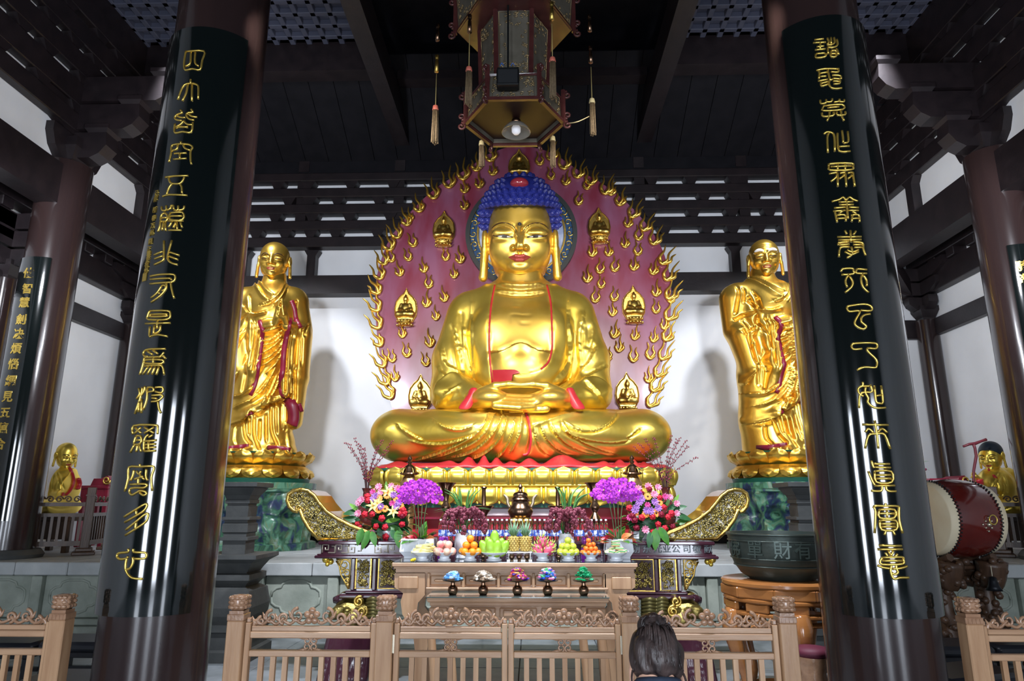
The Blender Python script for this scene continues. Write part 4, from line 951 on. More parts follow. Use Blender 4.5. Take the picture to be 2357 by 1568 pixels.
def rock_pedestal(cx, label, seed):
    o = thing('rock_pedestal', label, 'pedestal', (cx, MY, PT)); h = ZR-PT
    def fn(u, t):
        a = 2*math.pi*u; q = Vector((math.cos(a), math.sin(a), t*1.4+seed))
        r = .90+.06*math.cos(8*a)*.4; w = .55*math.exp(-((t-.52)/.07)**2)*.18
        lob = abs(noise.noise(q*2.6))*.22+abs(noise.noise(Vector((math.cos(a)*4, math.sin(a)*4, t*1.6+seed))))*.14
        env = 0 if t > .86 or t < .04 else 1
        return (cx+(r-w-env*(lob-.03))*math.cos(a), MY+(r-w-env*(lob-.03))*math.sin(a), PT+h*t)
    b = MB().grid(fn, 140, 46, True); b.build('carved_body', ROCK, o, True, 35)
    MB().lathe([(.86, -.12), (.93, -.10), (.93, -.0)], 40, (cx, MY, ZR-.001)).build('top_slab', ROCK, o, True, 40)
    MB().lathe([(.98, 0), (.98, .10), (.92, .12)], 8, (cx, MY, PT), a0=R(22.5)).build('foot_slab', ROCK, o)
cL = P(600, 1100, MY).x
rock_pedestal(cL, 'veined green stone pedestal under the young monk statue', 1.3); rock_pedestal(cL+DX.x, 'veined green stone pedestal under the old white-browed statue', 7.7)
# ================= seated disciples behind the railings =================
def disciple(par, flip, hc, hair, spec, skin=GOLD):
    Y = 11.0; D = lambda x, y, w=0.: np.array(P(x, y, Y+w)); lo = np.min([D(x, y, w) for x, y, w in spec['box']], 0); hi = np.max([D(x, y, w) for x, y, w in spec['box']], 0)
    v = Vol(lo, hi, .013)
    for a, b, ra, rb in spec['caps']: v.cap(D(*a), D(*b), ra*kpx(D(*a)), rb*kpx(D(*b)), .035)
    for c, r in spec['ells']: kk = kpx(D(*c)); v.ell(D(*c), (r[0]*kk, r[1], r[2]*kk), .05)
    V, Q = v.mesh(1); V = fold(V, Q, [('g', 1.6, .02, l) for l in spec['folds']]); S = Surf(V, Q); solid('robe', V, Q, skin, par)
    v = Vol(lo, hi, .010)
    for a, b, ra, rb in spec['hands']: v.cap(D(*a), D(*b), ra*kpx(D(*a)), rb*kpx(D(*b)), .008)
    V, Q = v.mesh(1); solid('hands', V, Q, GOLD, par)
    for l, r in spec['red']:
        q = S.line(l, 0)
        if len(q) > 2: MB().tube(q, r, 6, flat=.4, up=Vector((0, 1, .01))).build('robe_lining', RED, par, True)
    T = put_head(par, D(*hc[0]), hc[1], hc[2], hc[3], False, GOLD)
    if hair:
        vv = Vol((-.8, -.8, -.9), (.8, .95, .9), .04); vv.ell((0, .13, .23), (.515, .60, .54)); y = vv.ax[1][None, :, None]; z = vv.ax[2][None, None, :]; vv.F = np.maximum(vv.F, (.42-np.clip((y+.35)/.6, 0, 1)*.7-z+0*vv.F)).astype(np.float32)
        V, Q = vv.mesh(1); solid('hair', T(V), Q, mat('blue black hair', (.01, .018, .03), .5), par)
d1 = thing('seated_disciple', 'golden bald disciple with raised hand, seated behind the railing beside the white wall', 'statue', (-7.35, 11, PT+.42))
disciple(d1, 1, ((153, 1052, -.03), .30, 58, 16), False, dict(box=[(85, 1000, -.7), (215, 1200, .6)], caps=[((150, 1068, 0), (148, 1085, 0), 11, 14), ((118, 1096, .05), (166, 1092, -.05), 17, 14), ((116, 1100, .02), (116, 1136, -.15), 15, 14), ((116, 1138, -.15), (148, 1140, -.4), 13, 8), ((168, 1098, -.1), (173, 1122, -.25), 13, 11), ((173, 1122, -.25), (190, 1102, -.38), 11, 9)],
    ells=[((142, 1122, 0), (38, .28, 46)), ((145, 1165, -.15), (56, .42, 22)), ((150, 1120, -.12), (24, .2, 26))], folds=[[(128, 1090), (122, 1110), (120, 1130)], [(134, 1088), (140, 1110), (150, 1128)], [(112, 1140), (125, 1150), (140, 1150)], [(178, 1108), (176, 1124)], [(110, 1165), (140, 1172), (180, 1165)]],
    hands=[((148, 1138, -.42), (160, 1138, -.5), 6, 5)]+[((158, 1136+i*2.5, -.5), (172, 1134+i*3, -.52), 2.2, 1.6) for i in range(4)]+[((190, 1100, -.4), (196, 1094, -.42), 5, 5)]+[((196, 1094+i*1.5, -.42), (204+i, 1084+i*4, -.45), 1.9, 1.3) for i in range(4)]+[((193, 1094, -.44), (188, 1087, -.46), 1.9, 1.3)], red=[([(158, 1076), (167, 1095), (168, 1112), (160, 1130), (150, 1140)], .035), ([(178, 1102), (181, 1114), (176, 1126)], .06), ([(145, 1134), (143, 1142)], .03)]))
d2 = thing('seated_disciple', 'golden disciple with a black cap of hair, seated near the large drum', 'statue', (7.25, 11, PT+.42))
disciple(d2, -1, ((2281, 1053, -.03), .315, -55, 16), True, dict(box=[(2225, 990, -.7), (2360, 1215, .6)], caps=[((2286, 1072, 0), (2290, 1088, 0), 11, 15), ((2270, 1098, -.05), (2318, 1094, .05), 14, 18), ((2322, 1100, .02), (2330, 1150, -.1), 16, 14), ((2268, 1102, -.1), (2262, 1122, -.25), 13, 11), ((2262, 1122, -.25), (2251, 1104, -.38), 10, 8)],
    ells=[((2292, 1122, 0), (38, .28, 46)), ((2292, 1168, -.15), (56, .42, 24)), ((2284, 1122, -.12), (24, .2, 26))], folds=[[(2306, 1092), (2316, 1112), (2318, 1135)], [(2300, 1090), (2292, 1112), (2284, 1130)], [(2310, 1100), (2312, 1130), (2300, 1150)], [(2270, 1170), (2295, 1178), (2330, 1168)], [(2296, 1110), (2300, 1140)]],
    hands=[((2251, 1102, -.4), (2246, 1096, -.42), 5, 5)]+[((2246, 1095+i*1.5, -.42), (2236-i, 1088+i*4, -.45), 1.9, 1.3) for i in range(4)]+[((2248, 1096, -.44), (2245, 1088, -.46), 1.9, 1.4), ((2330, 1152, -.1), (2330, 1160, -.14), 6, 5)]+[((2326+i*3, 1158, -.14), (2326+i*3, 1167, -.16), 2, 1.5) for i in range(4)], red=[([(2278, 1076), (2277, 1084)], .03), ([(2254, 1104), (2257, 1116), (2260, 1128)], .06), ([(2288, 1094), (2292, 1100)], .03)]))
for d, x in ((d1, -7.35), (d2, 7.25)):
    z = P(150, 1172, 11).z-.12; t = thing('meditation_seat', 'dark wooden seat under the %s disciple statue' % ('bald' if x < 0 else 'black-haired'), 'seat', (x, 11, PT))
    MB().box(x-.36, x+.36, 10.72, 11.35, z-.06, z+.01, bev=.01).build('seat_top', WOODD, t)
    for a in (-.31, .31):
        for c in (10.77, 11.30): MB().box(x+a-.04, x+a+.04, c-.04, c+.04, PT, z-.06).build('leg', WOODD, t)
    MB().box(x-.30, x+.30, 10.75, 10.79, PT+.2, z-.06).build('apron', WOODD, t)
st = MB(); Yq = 10.55; st.tube([P(x, y, Yq) for x, y in ((2239, 1180), (2241, 1120), (2241, 1085), (2247, 1050), (2244, 1032), (2240, 1021))], [.018, .02, .02, .022, .02, .022], 7); st.tube([P(x, y, Yq) for x, y in ((2217, 1028), (2230, 1023), (2245, 1021), (2258, 1016), (2270, 1012))], [.018, .02, .024, .02, .024], 7)
tag(st.build('walking_staff', mat('dark red wood', (.14, .02, .03), .4), None, True), 'crooked dark red staff with a cross-top held by the black-haired disciple', 'staff')
# third disciple at the right edge
d3 = thing('seated_disciple', 'disciple in a pale blue white robe over red, mostly hidden behind the plaque column', 'statue', (7.95, 10.67, PT))
v = Vol((7.6, 10.2, PT), (8.2, 11.1, 2.2), .018); v.ell((7.95, 10.72, 1.72), (.18, .17, .36), .08); v.ell((7.95, 10.64, 1.3), (.2, .28, .18), .08); v.cap((7.87, 10.52, 1.3), (7.86, 10.44, .98), .12, .10, .06); v.cap((8.02, 10.52, 1.3), (8.02, 10.44, .98), .12, .10, .06); v.ell((7.95, 10.72, 1.1), (.2, .26, .22), .08); V, Q = v.mesh(2)
solid('robe', V, Q, mat('pale blue white robe', (.62, .68, .80), .5), d3); put_head(d3, (7.95, 10.70, 2.26), .30, -30, 8, False, GOLD)
for x in (7.86, 8.02): MB().ball((x, 10.38, .94), (.08, .16, .055), 12, 8).build('foot', GOLD, d3, True)
MB().tube(smoothline([(7.80, 10.47, 1.4), (7.78, 10.37, 1.2), (7.78, 10.35, 1.0)], 4), .07, 6).build('robe_lining', RED, d3, True)
# ================= railings on the platform =================
def railing(par, a, b, h=.98, m=WOODD, n=9, posts=(1, 1)):
    a, b = Vector((*a, PT)), Vector((*b, PT)); d = (b-a); L = d.length; ang = math.atan2(d.y, d.x); Mx = Matrix.Translation(a) @ Matrix.Rotation(ang, 4, 'Z')
    for i, x in enumerate((0, L)):
        if not posts[i]: continue
        p = MB().box(x-.06, x+.06, -.06, .06, 0, h, Mx, bev=.008); p = p.build('post', m, par)
        MB().box(x-.15, x+.15, -.2, .2, 0, .05, Mx, bev=.01).build('foot', m, p); MB().box(x-.11, x+.11, -.15, .15, .05, .10, Mx, bev=.01).build('foot', m, p)
        MB().box(x-.07, x+.07, -.07, .07, h-.13, h-.11, Mx).build('cap_band', m, p)
    for z0, z1 in ((.70, .755), (.55, .60), (.13, .20)): MB().box(.06, L-.06, -.025, .025, z0, z1, Mx).build('rail', m, par)
    for i in range(n):
        x = .06+(L-.12)*(i+.5)/n; MB().box(x-.018, x+.018, -.012, .012, .20, .55, Mx).build('baluster', m, par)
    c = MB(); 
    for i in range(6):
        x0 = .12+(L-.24)*(i+.5)/6; c.tube([Mx @ Vector((x0+p[0], 0, .80+p[1])) for p in spiral((0, 0), .05, .012, 1.3, 0 if i % 2 else math.pi, 12, 1 if i % 2 else -1)], .011, 5)
    c.build('carved_crest', m, par, True)
rl = thing('platform_railing', 'dark wooden railing in front of the bald disciple statue', 'railing', (-6.6, 10.3, PT)); railing(rl, (-7.3, 9.95), (-6.52, 10.42), posts=(0, 1)); railing(rl, (-6.52, 10.42), (-6.8, 11.6), posts=(0, 1), n=11)
rr2 = thing('platform_railing', 'dark wooden railing behind the large drum', 'railing', (6.8, 10.3, PT)); railing(rr2, (7.6, 10.0), (6.88, 10.42), posts=(0, 1)); railing(rr2, (6.88, 10.42), (6.55, 11.6), posts=(0, 1), n=11)
# ================= lacquered altar table =================
AY = 6.95; ak = kpx(P(1190, 1280, AY)); az = lambda y: P(1190, y, AY).z; axx = lambda x, y=1270: P(x, y, AY).x
ZA = az(1246)
altar = thing('altar_table', 'dark wine lacquered altar table with gilded scroll ends and carved panels', 'table', (0, AY, 0))
xl, xr = axx(732), axx(1646)
MB().box(xl, xr, AY-.02, AY+.95, ZA-.035, ZA, bev=.008).build('top_board', WINE, altar)
MB().box(xl+.03, xr-.03, AY, AY+.9, az(1278), ZA-.035).build('frieze', WINE, altar)
MB().box(xl-.02, xr+.02, AY-.05, AY+.95, az(1286), az(1279), bev=.008).build('moulding', WINE, altar); MB().box(xl+.0, xr-.0, AY-.03, AY+.93, az(1279), az(1276), bev=.004).build('moulding', WINE, altar)
MB().box(axx(808), axx(1568), AY+.06, AY+.85, az(1362), az(1286)).build('body', WINE, altar)
MB().box(axx(800), axx(1577), AY-.03, AY+.9, az(1368), az(1361), bev=.01).build('base_moulding', WINE, altar); MB().box(axx(788), axx(1590), AY-.06, AY+.93, az(1378), az(1368), bev=.012).build('base_moulding', WINE, altar)
def relief(b, inside, x0, x1, z0, z1, Y, n, s, seed):
    r = random.Random(seed); k = 0; pts = []
    for _ in range(n*12):
        x, z = r.uniform(x0, x1), r.uniform(z0, z1)
        if not inside(x, z) or any(abs(x-a)+abs(z-c) < s*1.1 for a, c in pts): continue
        pts.append((x, z)); k += 1
        if k > n: break
        q = r.random()
        if q < .35: b.tube([(x+p[0], Y-.012, z+p[1]) for p in spiral((0, 0), s, s*.2, 1.2, r.uniform(0, 6), 10, r.choice((1, -1)))], [s*.3]*11, 4)
        elif q < .75:
            for i in range(5): a = i*1.257+r.random(); b.ball((x+s*.55*math.cos(a), Y-.006, z+s*.55*math.sin(a)), (s*.42, s*.4, s*.42), 6, 4)
            b.ball((x, Y-.012, z), s*.3, 6, 4)
        else:
            a = r.uniform(0, 6.3); b.tube([(x+s*1.2*t*math.cos(a+t), Y-.008, z+s*1.2*t*math.sin(a+t)) for t in (-1, -.5, 0, .5, 1)], [s*.1, s*.4, s*.5, s*.35, s*.05], 5, flat=.6)
    return b
# scroll ends
WL_ = [(733, 1240), (712, 1217), (698, 1193), (692, 1174), (686, 1178), (676, 1176), (667, 1167), (662, 1152), (665, 1138), (676, 1130), (694, 1127), (710, 1130), (724, 1141), (735, 1158), (752, 1178), (776, 1194), (808, 1210), (845, 1225), (872, 1240)]
WL_R = [(1650, 1241), (1672, 1220), (1690, 1195), (1698, 1174), (1703, 1178), (1710, 1177), (1718, 1166), (1721, 1150), (1717, 1136), (1706, 1129), (1690, 1127), (1675, 1131), (1660, 1142), (1648, 1158), (1632, 1177), (1606, 1196), (1575, 1212), (1545, 1224), (1515, 1240)]
AMB = mat('amber brown lacquer', (.12, .045, .008), .15, 0, (.22, .09, .012), 3, coat=.6); IVO = mat('ivory inlay', (.60, .56, .47), .4)
for L, sd in ((WL_, -1), (WL_R, 1)):
    q = [P(x, y, AY) for x, y in L]; pz = [(p.x, max(p.z, ZA)) for p in q]
    w = thing('scroll_end', None, None) if False else None
    e = MB().prism(pz, AY+.02, AY+.6); sc = e.build('scroll_end', AMB, altar)
    MB().prism(pz, AY-.004, AY+.019).build('inlay_ground', IVO, sc)
    b = MB(); b.tube([(x, AY-.012, z) for x, z in pz], .020, 6, closed=True)
    for cx, cy, d in ((687, 1170, 1), (696, 1173, -1)) if sd < 0 else ((1703, 1170, -1), (1693, 1173, 1)):
        c = P(cx, cy, AY); b.tube([(c.x+p[0], AY-.014, c.z+p[1]) for p in spiral((0, 0), .028, .006, 1.1, 0, 12, d)], .009, 5)
    b.build('gilt_border', GILT, sc, True)
    ins = lambda x, z, pz=pz: inpoly(np.array([x]), np.array([z]), [(a, c) for a, c in pz])[0] and min(math.hypot(x-a, z-c) for a, c in pz) > .035
    relief(MB(), ins, min(p[0] for p in pz), max(p[0] for p in pz), ZA, max(p[1] for p in pz), AY, 150, .026, 3+sd).build('floral_relief', OLDGILT, sc, True)
# key fret on the left of the frieze, inscription on the right
b = MB(); zc = az(1264); h = .038
for i in range(9):
    for x0 in ((axx(742), axx(832)) if i < 5 else (axx(850), axx(922))):
        pass
x = axx(742)
while x < axx(925):
    s = .13; d = 1 if int((x-axx(742))/s) % 2 else -1
    if not axx(822) < x+.06 < axx(848): b.tube([(x+a*s, AY-.002, zc+d*c*h) for a, c in ((0, 1), (0, -1), (.45, -1), (.45, .3), (.22, .3), (.22, -.3))], .0075, 4); b.tube([(x+a*s, AY-.002, zc+d*c*h) for a, c in ((.45, 1), (.95, 1), (.95, -.6), (.7, -.6))], .0075, 4)
    x += s
b.build('key_fret', mat('pale gilt fret', (.40, .36, .28), .4, .4), altar, True)
def text_mesh(s, size, m, bold=.0, ext=.004):
    c = bpy.data.curves.new('lettering', 'FONT'); c.body = s; c.size = size; c.align_x = 'CENTER'; c.align_y = 'CENTER'; c.extrude = ext; c.offset = bold; c.resolution_u = 2
    o = bpy.data.objects.new('lettering', c); COL.objects.link(o); me = bpy.data.meshes.new_from_object(o.evaluated_get(bpy.context.evaluated_depsgraph_get())); bpy.data.objects.remove(o); bpy.data.curves.remove(c)
    me.materials.clear(); me.materials.append(m); return me
INSC = mat('worn grey lettering', (.10, .12, .13), .5)
for ch_, px_ in zip('刚东光业公司敬献', (1463, 1488, 1514, 1535, 1556, 1581, 1604, 1630)):
    inst('inscribed_character', text_mesh(ch_, .085, INSC, .001), altar, (axx(px_, 1264), AY-.004, zc), (R(90), 0, 0))
# body panels
def panel(x0, x1, y0, y1, seed, n=36, s=.02):
    X0, X1, Z0, Z1 = axx(x0, 1320), axx(x1, 1320), az(y1), az(y0)
    o = MB().box(X0, X1, AY+.03, AY+.062, Z0, Z1).build('carved_panel', WINE, altar); b = MB()
    b.tube([(X0, AY+.028, Z0), (X1, AY+.028, Z0), (X1, AY+.028, Z1), (X0, AY+.028, Z1)], .010, 4, closed=True); b.build('gilt_frame', GILT, o)
    relief(MB(), lambda x, z: True, X0+.03, X1-.03, Z0+.03, Z1-.03, AY+.03, n, s, seed).build('gilt_relief', OLDGILT, o, True)
panel(818, 852, 1286, 1357, 1); panel(870, 926, 1286, 1357, 2, 60); panel(1520, 1557, 1288, 1359, 3); panel(1448, 1506, 1288, 1360, 4, 60)
for x in (812, 861, 1511, 1564, 935, 1440):
    X = axx(x, 1320); MB().box(X-.02, X+.02, AY, AY+.06, az(1361), az(1286), bev=.008).build('stile', WINE, altar)
for sd, xs in ((-1, (771, 804)), (1, (1576, 1610))):
    xo, xi = (axx(xs[0], 1320), axx(xs[1], 1320)) if sd < 0 else (axx(xs[1], 1320), axx(xs[0], 1320)); b = MB(); z1, z0 = az(1289), az(1358); T = lambda u, t: (xo+(xi-xo)*u, AY+.02, z0+(z1-z0)*t)
    b.tube([T(0, 1), T(1, 1), T(1, 0)], .010, 4)
    for cu, ct, r, d in ((.6, .82, .055, 1), (.78, .52, .042, -1), (.82, .27, .03, 1), (.3, .9, .03, -1), (.5, .6, .03, 1), (.92, .1, .02, -1)):
        c = T(cu, ct); b.tube([(c[0]+p[0], AY+.02, c[2]+p[1]) for p in spiral((0, 0), r, r*.25, 1.35, 0 if d > 0 else math.pi, 14, d)], .008, 5)
    b.tube([T(0, .95), T(.25, .75), T(.35, .5), T(.6, .3), T(.95, 0)], .009, 5); b.build('pierced_spandrel', GILT, altar, True)
    c = P(750 if sd < 0 else 1640, 1288, AY); MB().ball(c, .035, 12, 8).ball((c.x-sd*.05, c.y, c.z-.02), .03, 10, 6).ball((c.x-sd*.02, c.y-.01, c.z-.045), .022, 10, 6).build('gilt_bud', GOLD, altar, True)
    # beast-shaped legs under the base
    m = lambda x: x if sd < 0 else 2382-x
    v = Vol((axx(m(900 if sd > 0 else 745), 1400)-.05, AY-.30, .1), (axx(m(745 if sd > 0 else 900), 1400)+.05, AY+.5, 1.0), .013)
    A = lambda x, y, w: np.array(P(m(x), y, AY+w))
    v.cap(A(798, 1385, .1), A(845, 1392, .1), .10, .12, .05); v.ell(A(782, 1408, 0), (.075, .12, .065), .04); v.ell(A(768, 1415, -.02), (.05, .07, .04), .03); v.cap(A(800, 1398, .0), A(838, 1412, 0), .06, .07, .04); v.ell(A(815, 1425, 0), (.09, .12, .08), .05); v.cap(A(830, 1380, -.02), A(842, 1366, .05), .05, .03, .03)
    v.ell(A(800, 1405, -.12), (.03, .05, .02), .02); v.cap(A(770, 1404, -.08), A(800, 1400, -.1), .02, .015, .02)
    V, Q = v.mesh(1); lg = solid('beast_leg', V, Q, OLDGILT, altar)
    b = MB(); c = A(833, 1408, -.11); b.tube([(c[0]+p[0], c[1], c[2]+p[1]) for p in spiral((0, 0), .055, .01, 1.6, 1, 18, sd)], .013, 5); c = A(826, 1385, -.1); b.tube([(c[0]+p[0], c[1], c[2]+p[1]) for p in spiral((0, 0), .05, .01, 1.5, 1, 18, -sd)], .013, 5); b.build('curled_mane', GILT, lg, True)
    b = MB(); b.tube([A(768, 1382, .05), A(780, 1380, .05), A(795, 1380, .05)], [.03, .045, .05], 10); b.build('rolled_edge', WINE, altar, True)
    b = MB()
    for i in range(6):
        y0 = 1378+i*8; b.tube(smoothline([tuple(A(845, y0+3, -.03)), tuple(A(858, y0, -.07)), tuple(A(872, y0+4, -.05)), tuple(A(886, y0+2, -.08)), tuple(A(905, y0+5, -.04))], 3), .022, 6)
    b.build('carved_drapery', mat('olive gilt drapery', (.14, .12, .04), .4, .6), altar, True)
    v = Vol((min(A(745, 1480, 0)[0], A(870, 1480, 0)[0]), AY-.35, -.02), (max(A(745, 1480, 0)[0], A(870, 1480, 0)[0]), AY+.5, .6), .015)
    for i, x in enumerate((765, 785, 805, 825, 845)): v.cap(A(x, 1470, -.15+.03*i), np.array((A(x, 1470, 0)[0], AY-.25+.03*i, .06)), .055, .06, .02)
    v.ell(np.array((A(805, 1470, 0)[0], AY+.05, .25)), (.24, .22, .22), .05); V, Q = v.mesh(1); solid('lacquer_foot', V, Q, WINE, altar)
    MB().box(*sorted((A(800, 1400, 0)[0], A(905, 1400, 0)[0])), AY+.02, AY+.8, .3, az(1377)).build('leg_block', WINE, altar)
# ================= wooden offering table =================
T1 = 6.2; tz = lambda y, Y=T1: P(1185, y, Y).z; tx = lambda x, y=1330, Y=T1: P(x, y, Y).x
ZT = tz(1296)
tab = thing('offering_table', 'pale brown wooden offering table with panelled apron, holding the fruit bowls', 'table', (0, T1, 0))
X0, X1 = tx(902, 1300), tx(1468, 1300); MB().box(X0, X1, T1, AY-.08, ZT-.035, ZT, bev=.006).build('top_board', WOODX, tab)
MB().box(X0+.01, X1-.01, T1+.005, AY-.09, ZT, ZT+.006).build('glass_top', mat('dark glass', (.02, .03, .035), .04, 0, coat=1), tab)
MB().box(X0+.012, X1-.012, T1+.02, AY-.1, tz(1311), ZT-.035, bev=.004).build('moulding', WOODX, tab); MB().box(X0+.03, X1-.03, T1+.035, AY-.1, tz(1320), tz(1311)).build('cornice', WOODX, tab)
MB().box(tx(975), tx(1405), T1+.06, T1+.1, tz(1378), tz(1320)).build('apron', WOODX, tab)
bx = [985, 1066, 1147, 1228, 1309, 1393]
for i in range(5):
    a, c = tx(bx[i]+3), tx(bx[i+1]-4); z0, z1 = tz(1351), tz(1326)
    o = MB().box(a, c, T1+.05, T1+.07, z0, z1, bev=.012).build('apron_panel', WOODX, tab); MB().box(a+.035, c-.035, T1+.035, T1+.06, z0+.03, z1-.03, bev=.012).build('raised_field', WOODX, o)
for x in bx: MB().box(tx(x)-.012, tx(x)+.012, T1+.03, T1+.07, tz(1354), tz(1321), bev=.004).build('stile', WOOD, tab)
MB().box(tx(980), tx(1400), T1+.02, T1+.08, tz(1359), tz(1354), bev=.004).build('rail', WOODX, tab)
for sd in (-1, 1):
    m = lambda x: x if sd < 0 else 2370-x
    for yy in (T1+.03, AY-.25):
        ol = [(m(908), 1320), (m(908), 1352), (m(928), 1366), (m(922), 1385), (m(926), 1415), (m(950), 1450), (m(955), 1500), (m(935), 1520), (m(975), 1524), (m(985), 1480), (m(975), 1440), (m(958), 1415), (m(962), 1388), (m(978), 1370), (m(978), 1320)]
        q = [(P(x, y, T1+.03).x, max(0, P(x, y, T1+.03).z)) for x, y in ol]; lo = min(p[1] for p in q); q = [(a, 0 if c < lo+.06 else c) for a, c in q]
        lg = MB().prism(q, yy, yy+.07).build('cabriole_leg', WOOD, tab)
        if yy < 6.5:
            c = P(m(962), 1420, yy); b = MB(); b.tube([(c.x+p[0], yy-.004, c.z+p[1]) for p in spiral((0, 0), .05, .012, 1.3, 0, 14, sd)], .010, 5); b.build('carved_scroll', WOODC, lg, True)
            MB().box(*sorted((tx(m(916)), tx(m(962)))), yy-.012, yy, tz(1358), tz(1328), bev=.008).build('raised_field', WOOD, lg)
# lower shelf table in front
T2 = 5.86; sz = lambda y: P(1190, y, T2).z; sx = lambda x: P(x, 1390, T2).x; ZS = sz(1377)
low = thing('shelf_table', 'low pale wooden side table with drawers, carrying the sweet dishes', 'table', (0, T2, 0))
MB().box(sx(982), sx(1402), T2, T1+.03, ZS-.03, ZS, bev=.004).build('top_board', WOODX, low)
MB().box(sx(982)-.005, sx(1402)+.005, T2-.005, T1+.03, ZS, ZS+.008).build('glass_top', mat('greenish glass', (.10, .13, .12), .03, 0, coat=1.), low)
MB().box(sx(984), sx(1400), T2+.015, T1, sz(1389), ZS-.03, bev=.004).build('moulding', WOODX, low); MB().box(sx(988), sx(1396), T2+.03, T1, sz(1397), sz(1389), bev=.004).build('moulding', WOODX, low)
MB().box(sx(990), sx(1394), T2+.06, T1, sz(1430), sz(1396)).build('carcass', WOODX, low)
for a, c in ((986, 1028), (1050, 1140), (1149, 1236), (1246, 1336), (1352, 1396)):
    d = MB().box(sx(a), sx(c), T2+.035, T2+.065, sz(1426), sz(1401), bev=.01).build('drawer', WOODX, low); MB().box(sx(a)+.03, sx(c)-.03, T2+.02, T2+.05, sz(1422), sz(1405), bev=.01).build('raised_field', WOODX, d)
    if 1040 < a < 1250:
        X = sx((a+c)/2); b = MB(); b.tube(smoothline([(X-.02, T2+.015, sz(1415)), (X-.04, T2+.008, sz(1409)), (X-.02, T2+.006, sz(1406)), (X, T2+.006, sz(1408)), (X+.02, T2+.006, sz(1406)), (X+.04, T2+.008, sz(1409)), (X+.02, T2+.015, sz(1415)), (X, T2+.012, sz(1417))], 3), .007, 5, closed=True); b.build('handle', WOODC, d, True)
for a in (1038, 1344): MB().box(sx(a)-.02, sx(a)+.02, T2+.02, T2+.07, sz(1430), sz(1398), bev=.006).build('stile', WOOD, low)
for a in (996, 1038, 1344, 1388):
    X = sx(a); b = MB(); b.tube(smoothline([(X, T2+.07, sz(1428)), (X-.02, T2+.05, sz(1440)), (X+.02, T2+.05, .25), (X, T2+.05, .12), (X, T2+.04, 0)], 3), [.035]*7+[.028]*3+[.035]*3, 8); b.build('cabriole_leg', WOOD, low, True)
# ================= sweets on brass stands =================
def sweets(x, cols, n, h, label, seed, sh):
    c = P(x, 1376, T2+.12); zb_ = ZS+.008
    d = thing('pedestal_dish', 'brass pedestal dish under the '+label, 'dish', (c.x, T2+.12, zb_))
    MB().lathe([(.028, 0), (.040, .022), (.043, .04), (.036, .062), (.018, .078), (.016, .096), (.03, .102), (.085, .112), (.092, .120), (.02, .116)], 24, (c.x, T2+.12, zb_)).build('dish_body', BRASS, d, True, 40)
    r = random.Random(seed); b = [MB() for _ in cols]
    for i in range(n):
        t = (i/n)**.8; rad = .078*(1-t*.85)*math.sqrt(r.random()*.4+.6); a = r.uniform(0, 6.3); z = zb_+.125+t*h
        Mx = Matrix.Translation((c.x+rad*math.cos(a), T2+.12+rad*math.sin(a), z)) @ Matrix.Rotation(r.uniform(0, 3.1), 4, 'Z') @ Matrix.Rotation(r.uniform(-.5, .5), 4, 'X')
        w = sh; b[i % len(cols)].box(-w, w, -.011, .011, -.008, .008, Mx, bev=.004)
        b[i % len(cols)].box(-w-.012, -w, -.009, .009, -.001, .001, Mx).box(w, w+.012, -.009, .009, -.001, .001, Mx)
    o = thing('sweets', label, 'sweets', (c.x, T2+.12, zb_+.12)); o['kind'] = 'stuff'
    for bb_, cc in zip(b, cols): bb_.build('sweet_pile', mat('wrapper '+str(cc), cc, .15, .1, coat=.7), o)
sweets(1042, [(.10, .33, .70), (.16, .42, .75), (.45, .6, .8)], 60, .055, 'heap of pale blue wrapped sweets', 1, .018)
sweets(1112, [(.50, .42, .33), (.30, .22, .15), (.75, .70, .62)], 55, .06, 'heap of beige and brown wrapped sweets', 2, .026)
sweets(1191, [(.40, .02, .25), (.10, .03, .45), (.65, .10, .08), (.55, .35, .12)], 60, .085, 'heap of magenta and violet wrapped sweets', 3, .022)
sweets(1261, [(.02, .10, .70), (.05, .22, .75), (.10, .5, .2), (.6, .7, .85), (.7, .2, .35)], 60, .085, 'heap of bright blue wrapped sweets', 4, .022)
sweets(1344, [(.01, .28, .10), (.02, .38, .16)], 50, .095, 'heap of emerald green wrapped sweets', 5, .016)
# ================= fruit bowls =================
BYd = T1+.13; bk = kpx(P(1190, 1280, BYd)); ZTT = ZT+.006
def bowl(x, w, label):
    X = P(x, 1285, BYd).x; r = w*.5*bk
    o = thing('footed_bowl', label, 'bowl', (X, BYd, ZTT))
    MB().lathe([(r*.50, 0), (r*.60, .003), (r*.60, .014), (r*.46, .020), (r*.45, .034), (r*.62, .046), (r*.9, .062), (r*1.0, .074), (r*.96, .075), (r*.6, .055), (.0, .048)], 32, (X, BYd, ZTT), cap=False).build('bowl_body', PORC, o, True, 45)
    return X, r
def fruit(nm, me, loc, label, group, rot=None, sc=None, cat='fruit'):
    o = mkobj(nm, me, None, loc)
    if rot is not None: o.rotation_euler = rot
    if sc is not None: o.scale = sc
    tag(o, label, cat, group); return o
zr_ = ZTT+.062
def pile(X, r, rad, layers):
    out = []
    for k, (n, rr, dz) in enumerate(layers):
        for i in range(n): a = 2*math.pi*i/n+k*.7-1.2; out.append((X+rr*math.cos(a), BYd+rr*math.sin(a), zr_+dz))
    return out
def ballmesh(nm, r, m, sq=1., n=14): b = MB().ball((0, 0, 0), (r, r, r*sq), n, 9); return mkmesh(nm, b.v, b.f, m, True)
ORA = mat('orange peel', (.85, .25, .012), .4, 0, (.88, .30, .02), 9, .1, 120)
X, r = bowl(1082, 50, 'white footed bowl holding the pyramid of oranges'); R_ = .0345; m_ = ballmesh('orange', R_, ORA, .95)
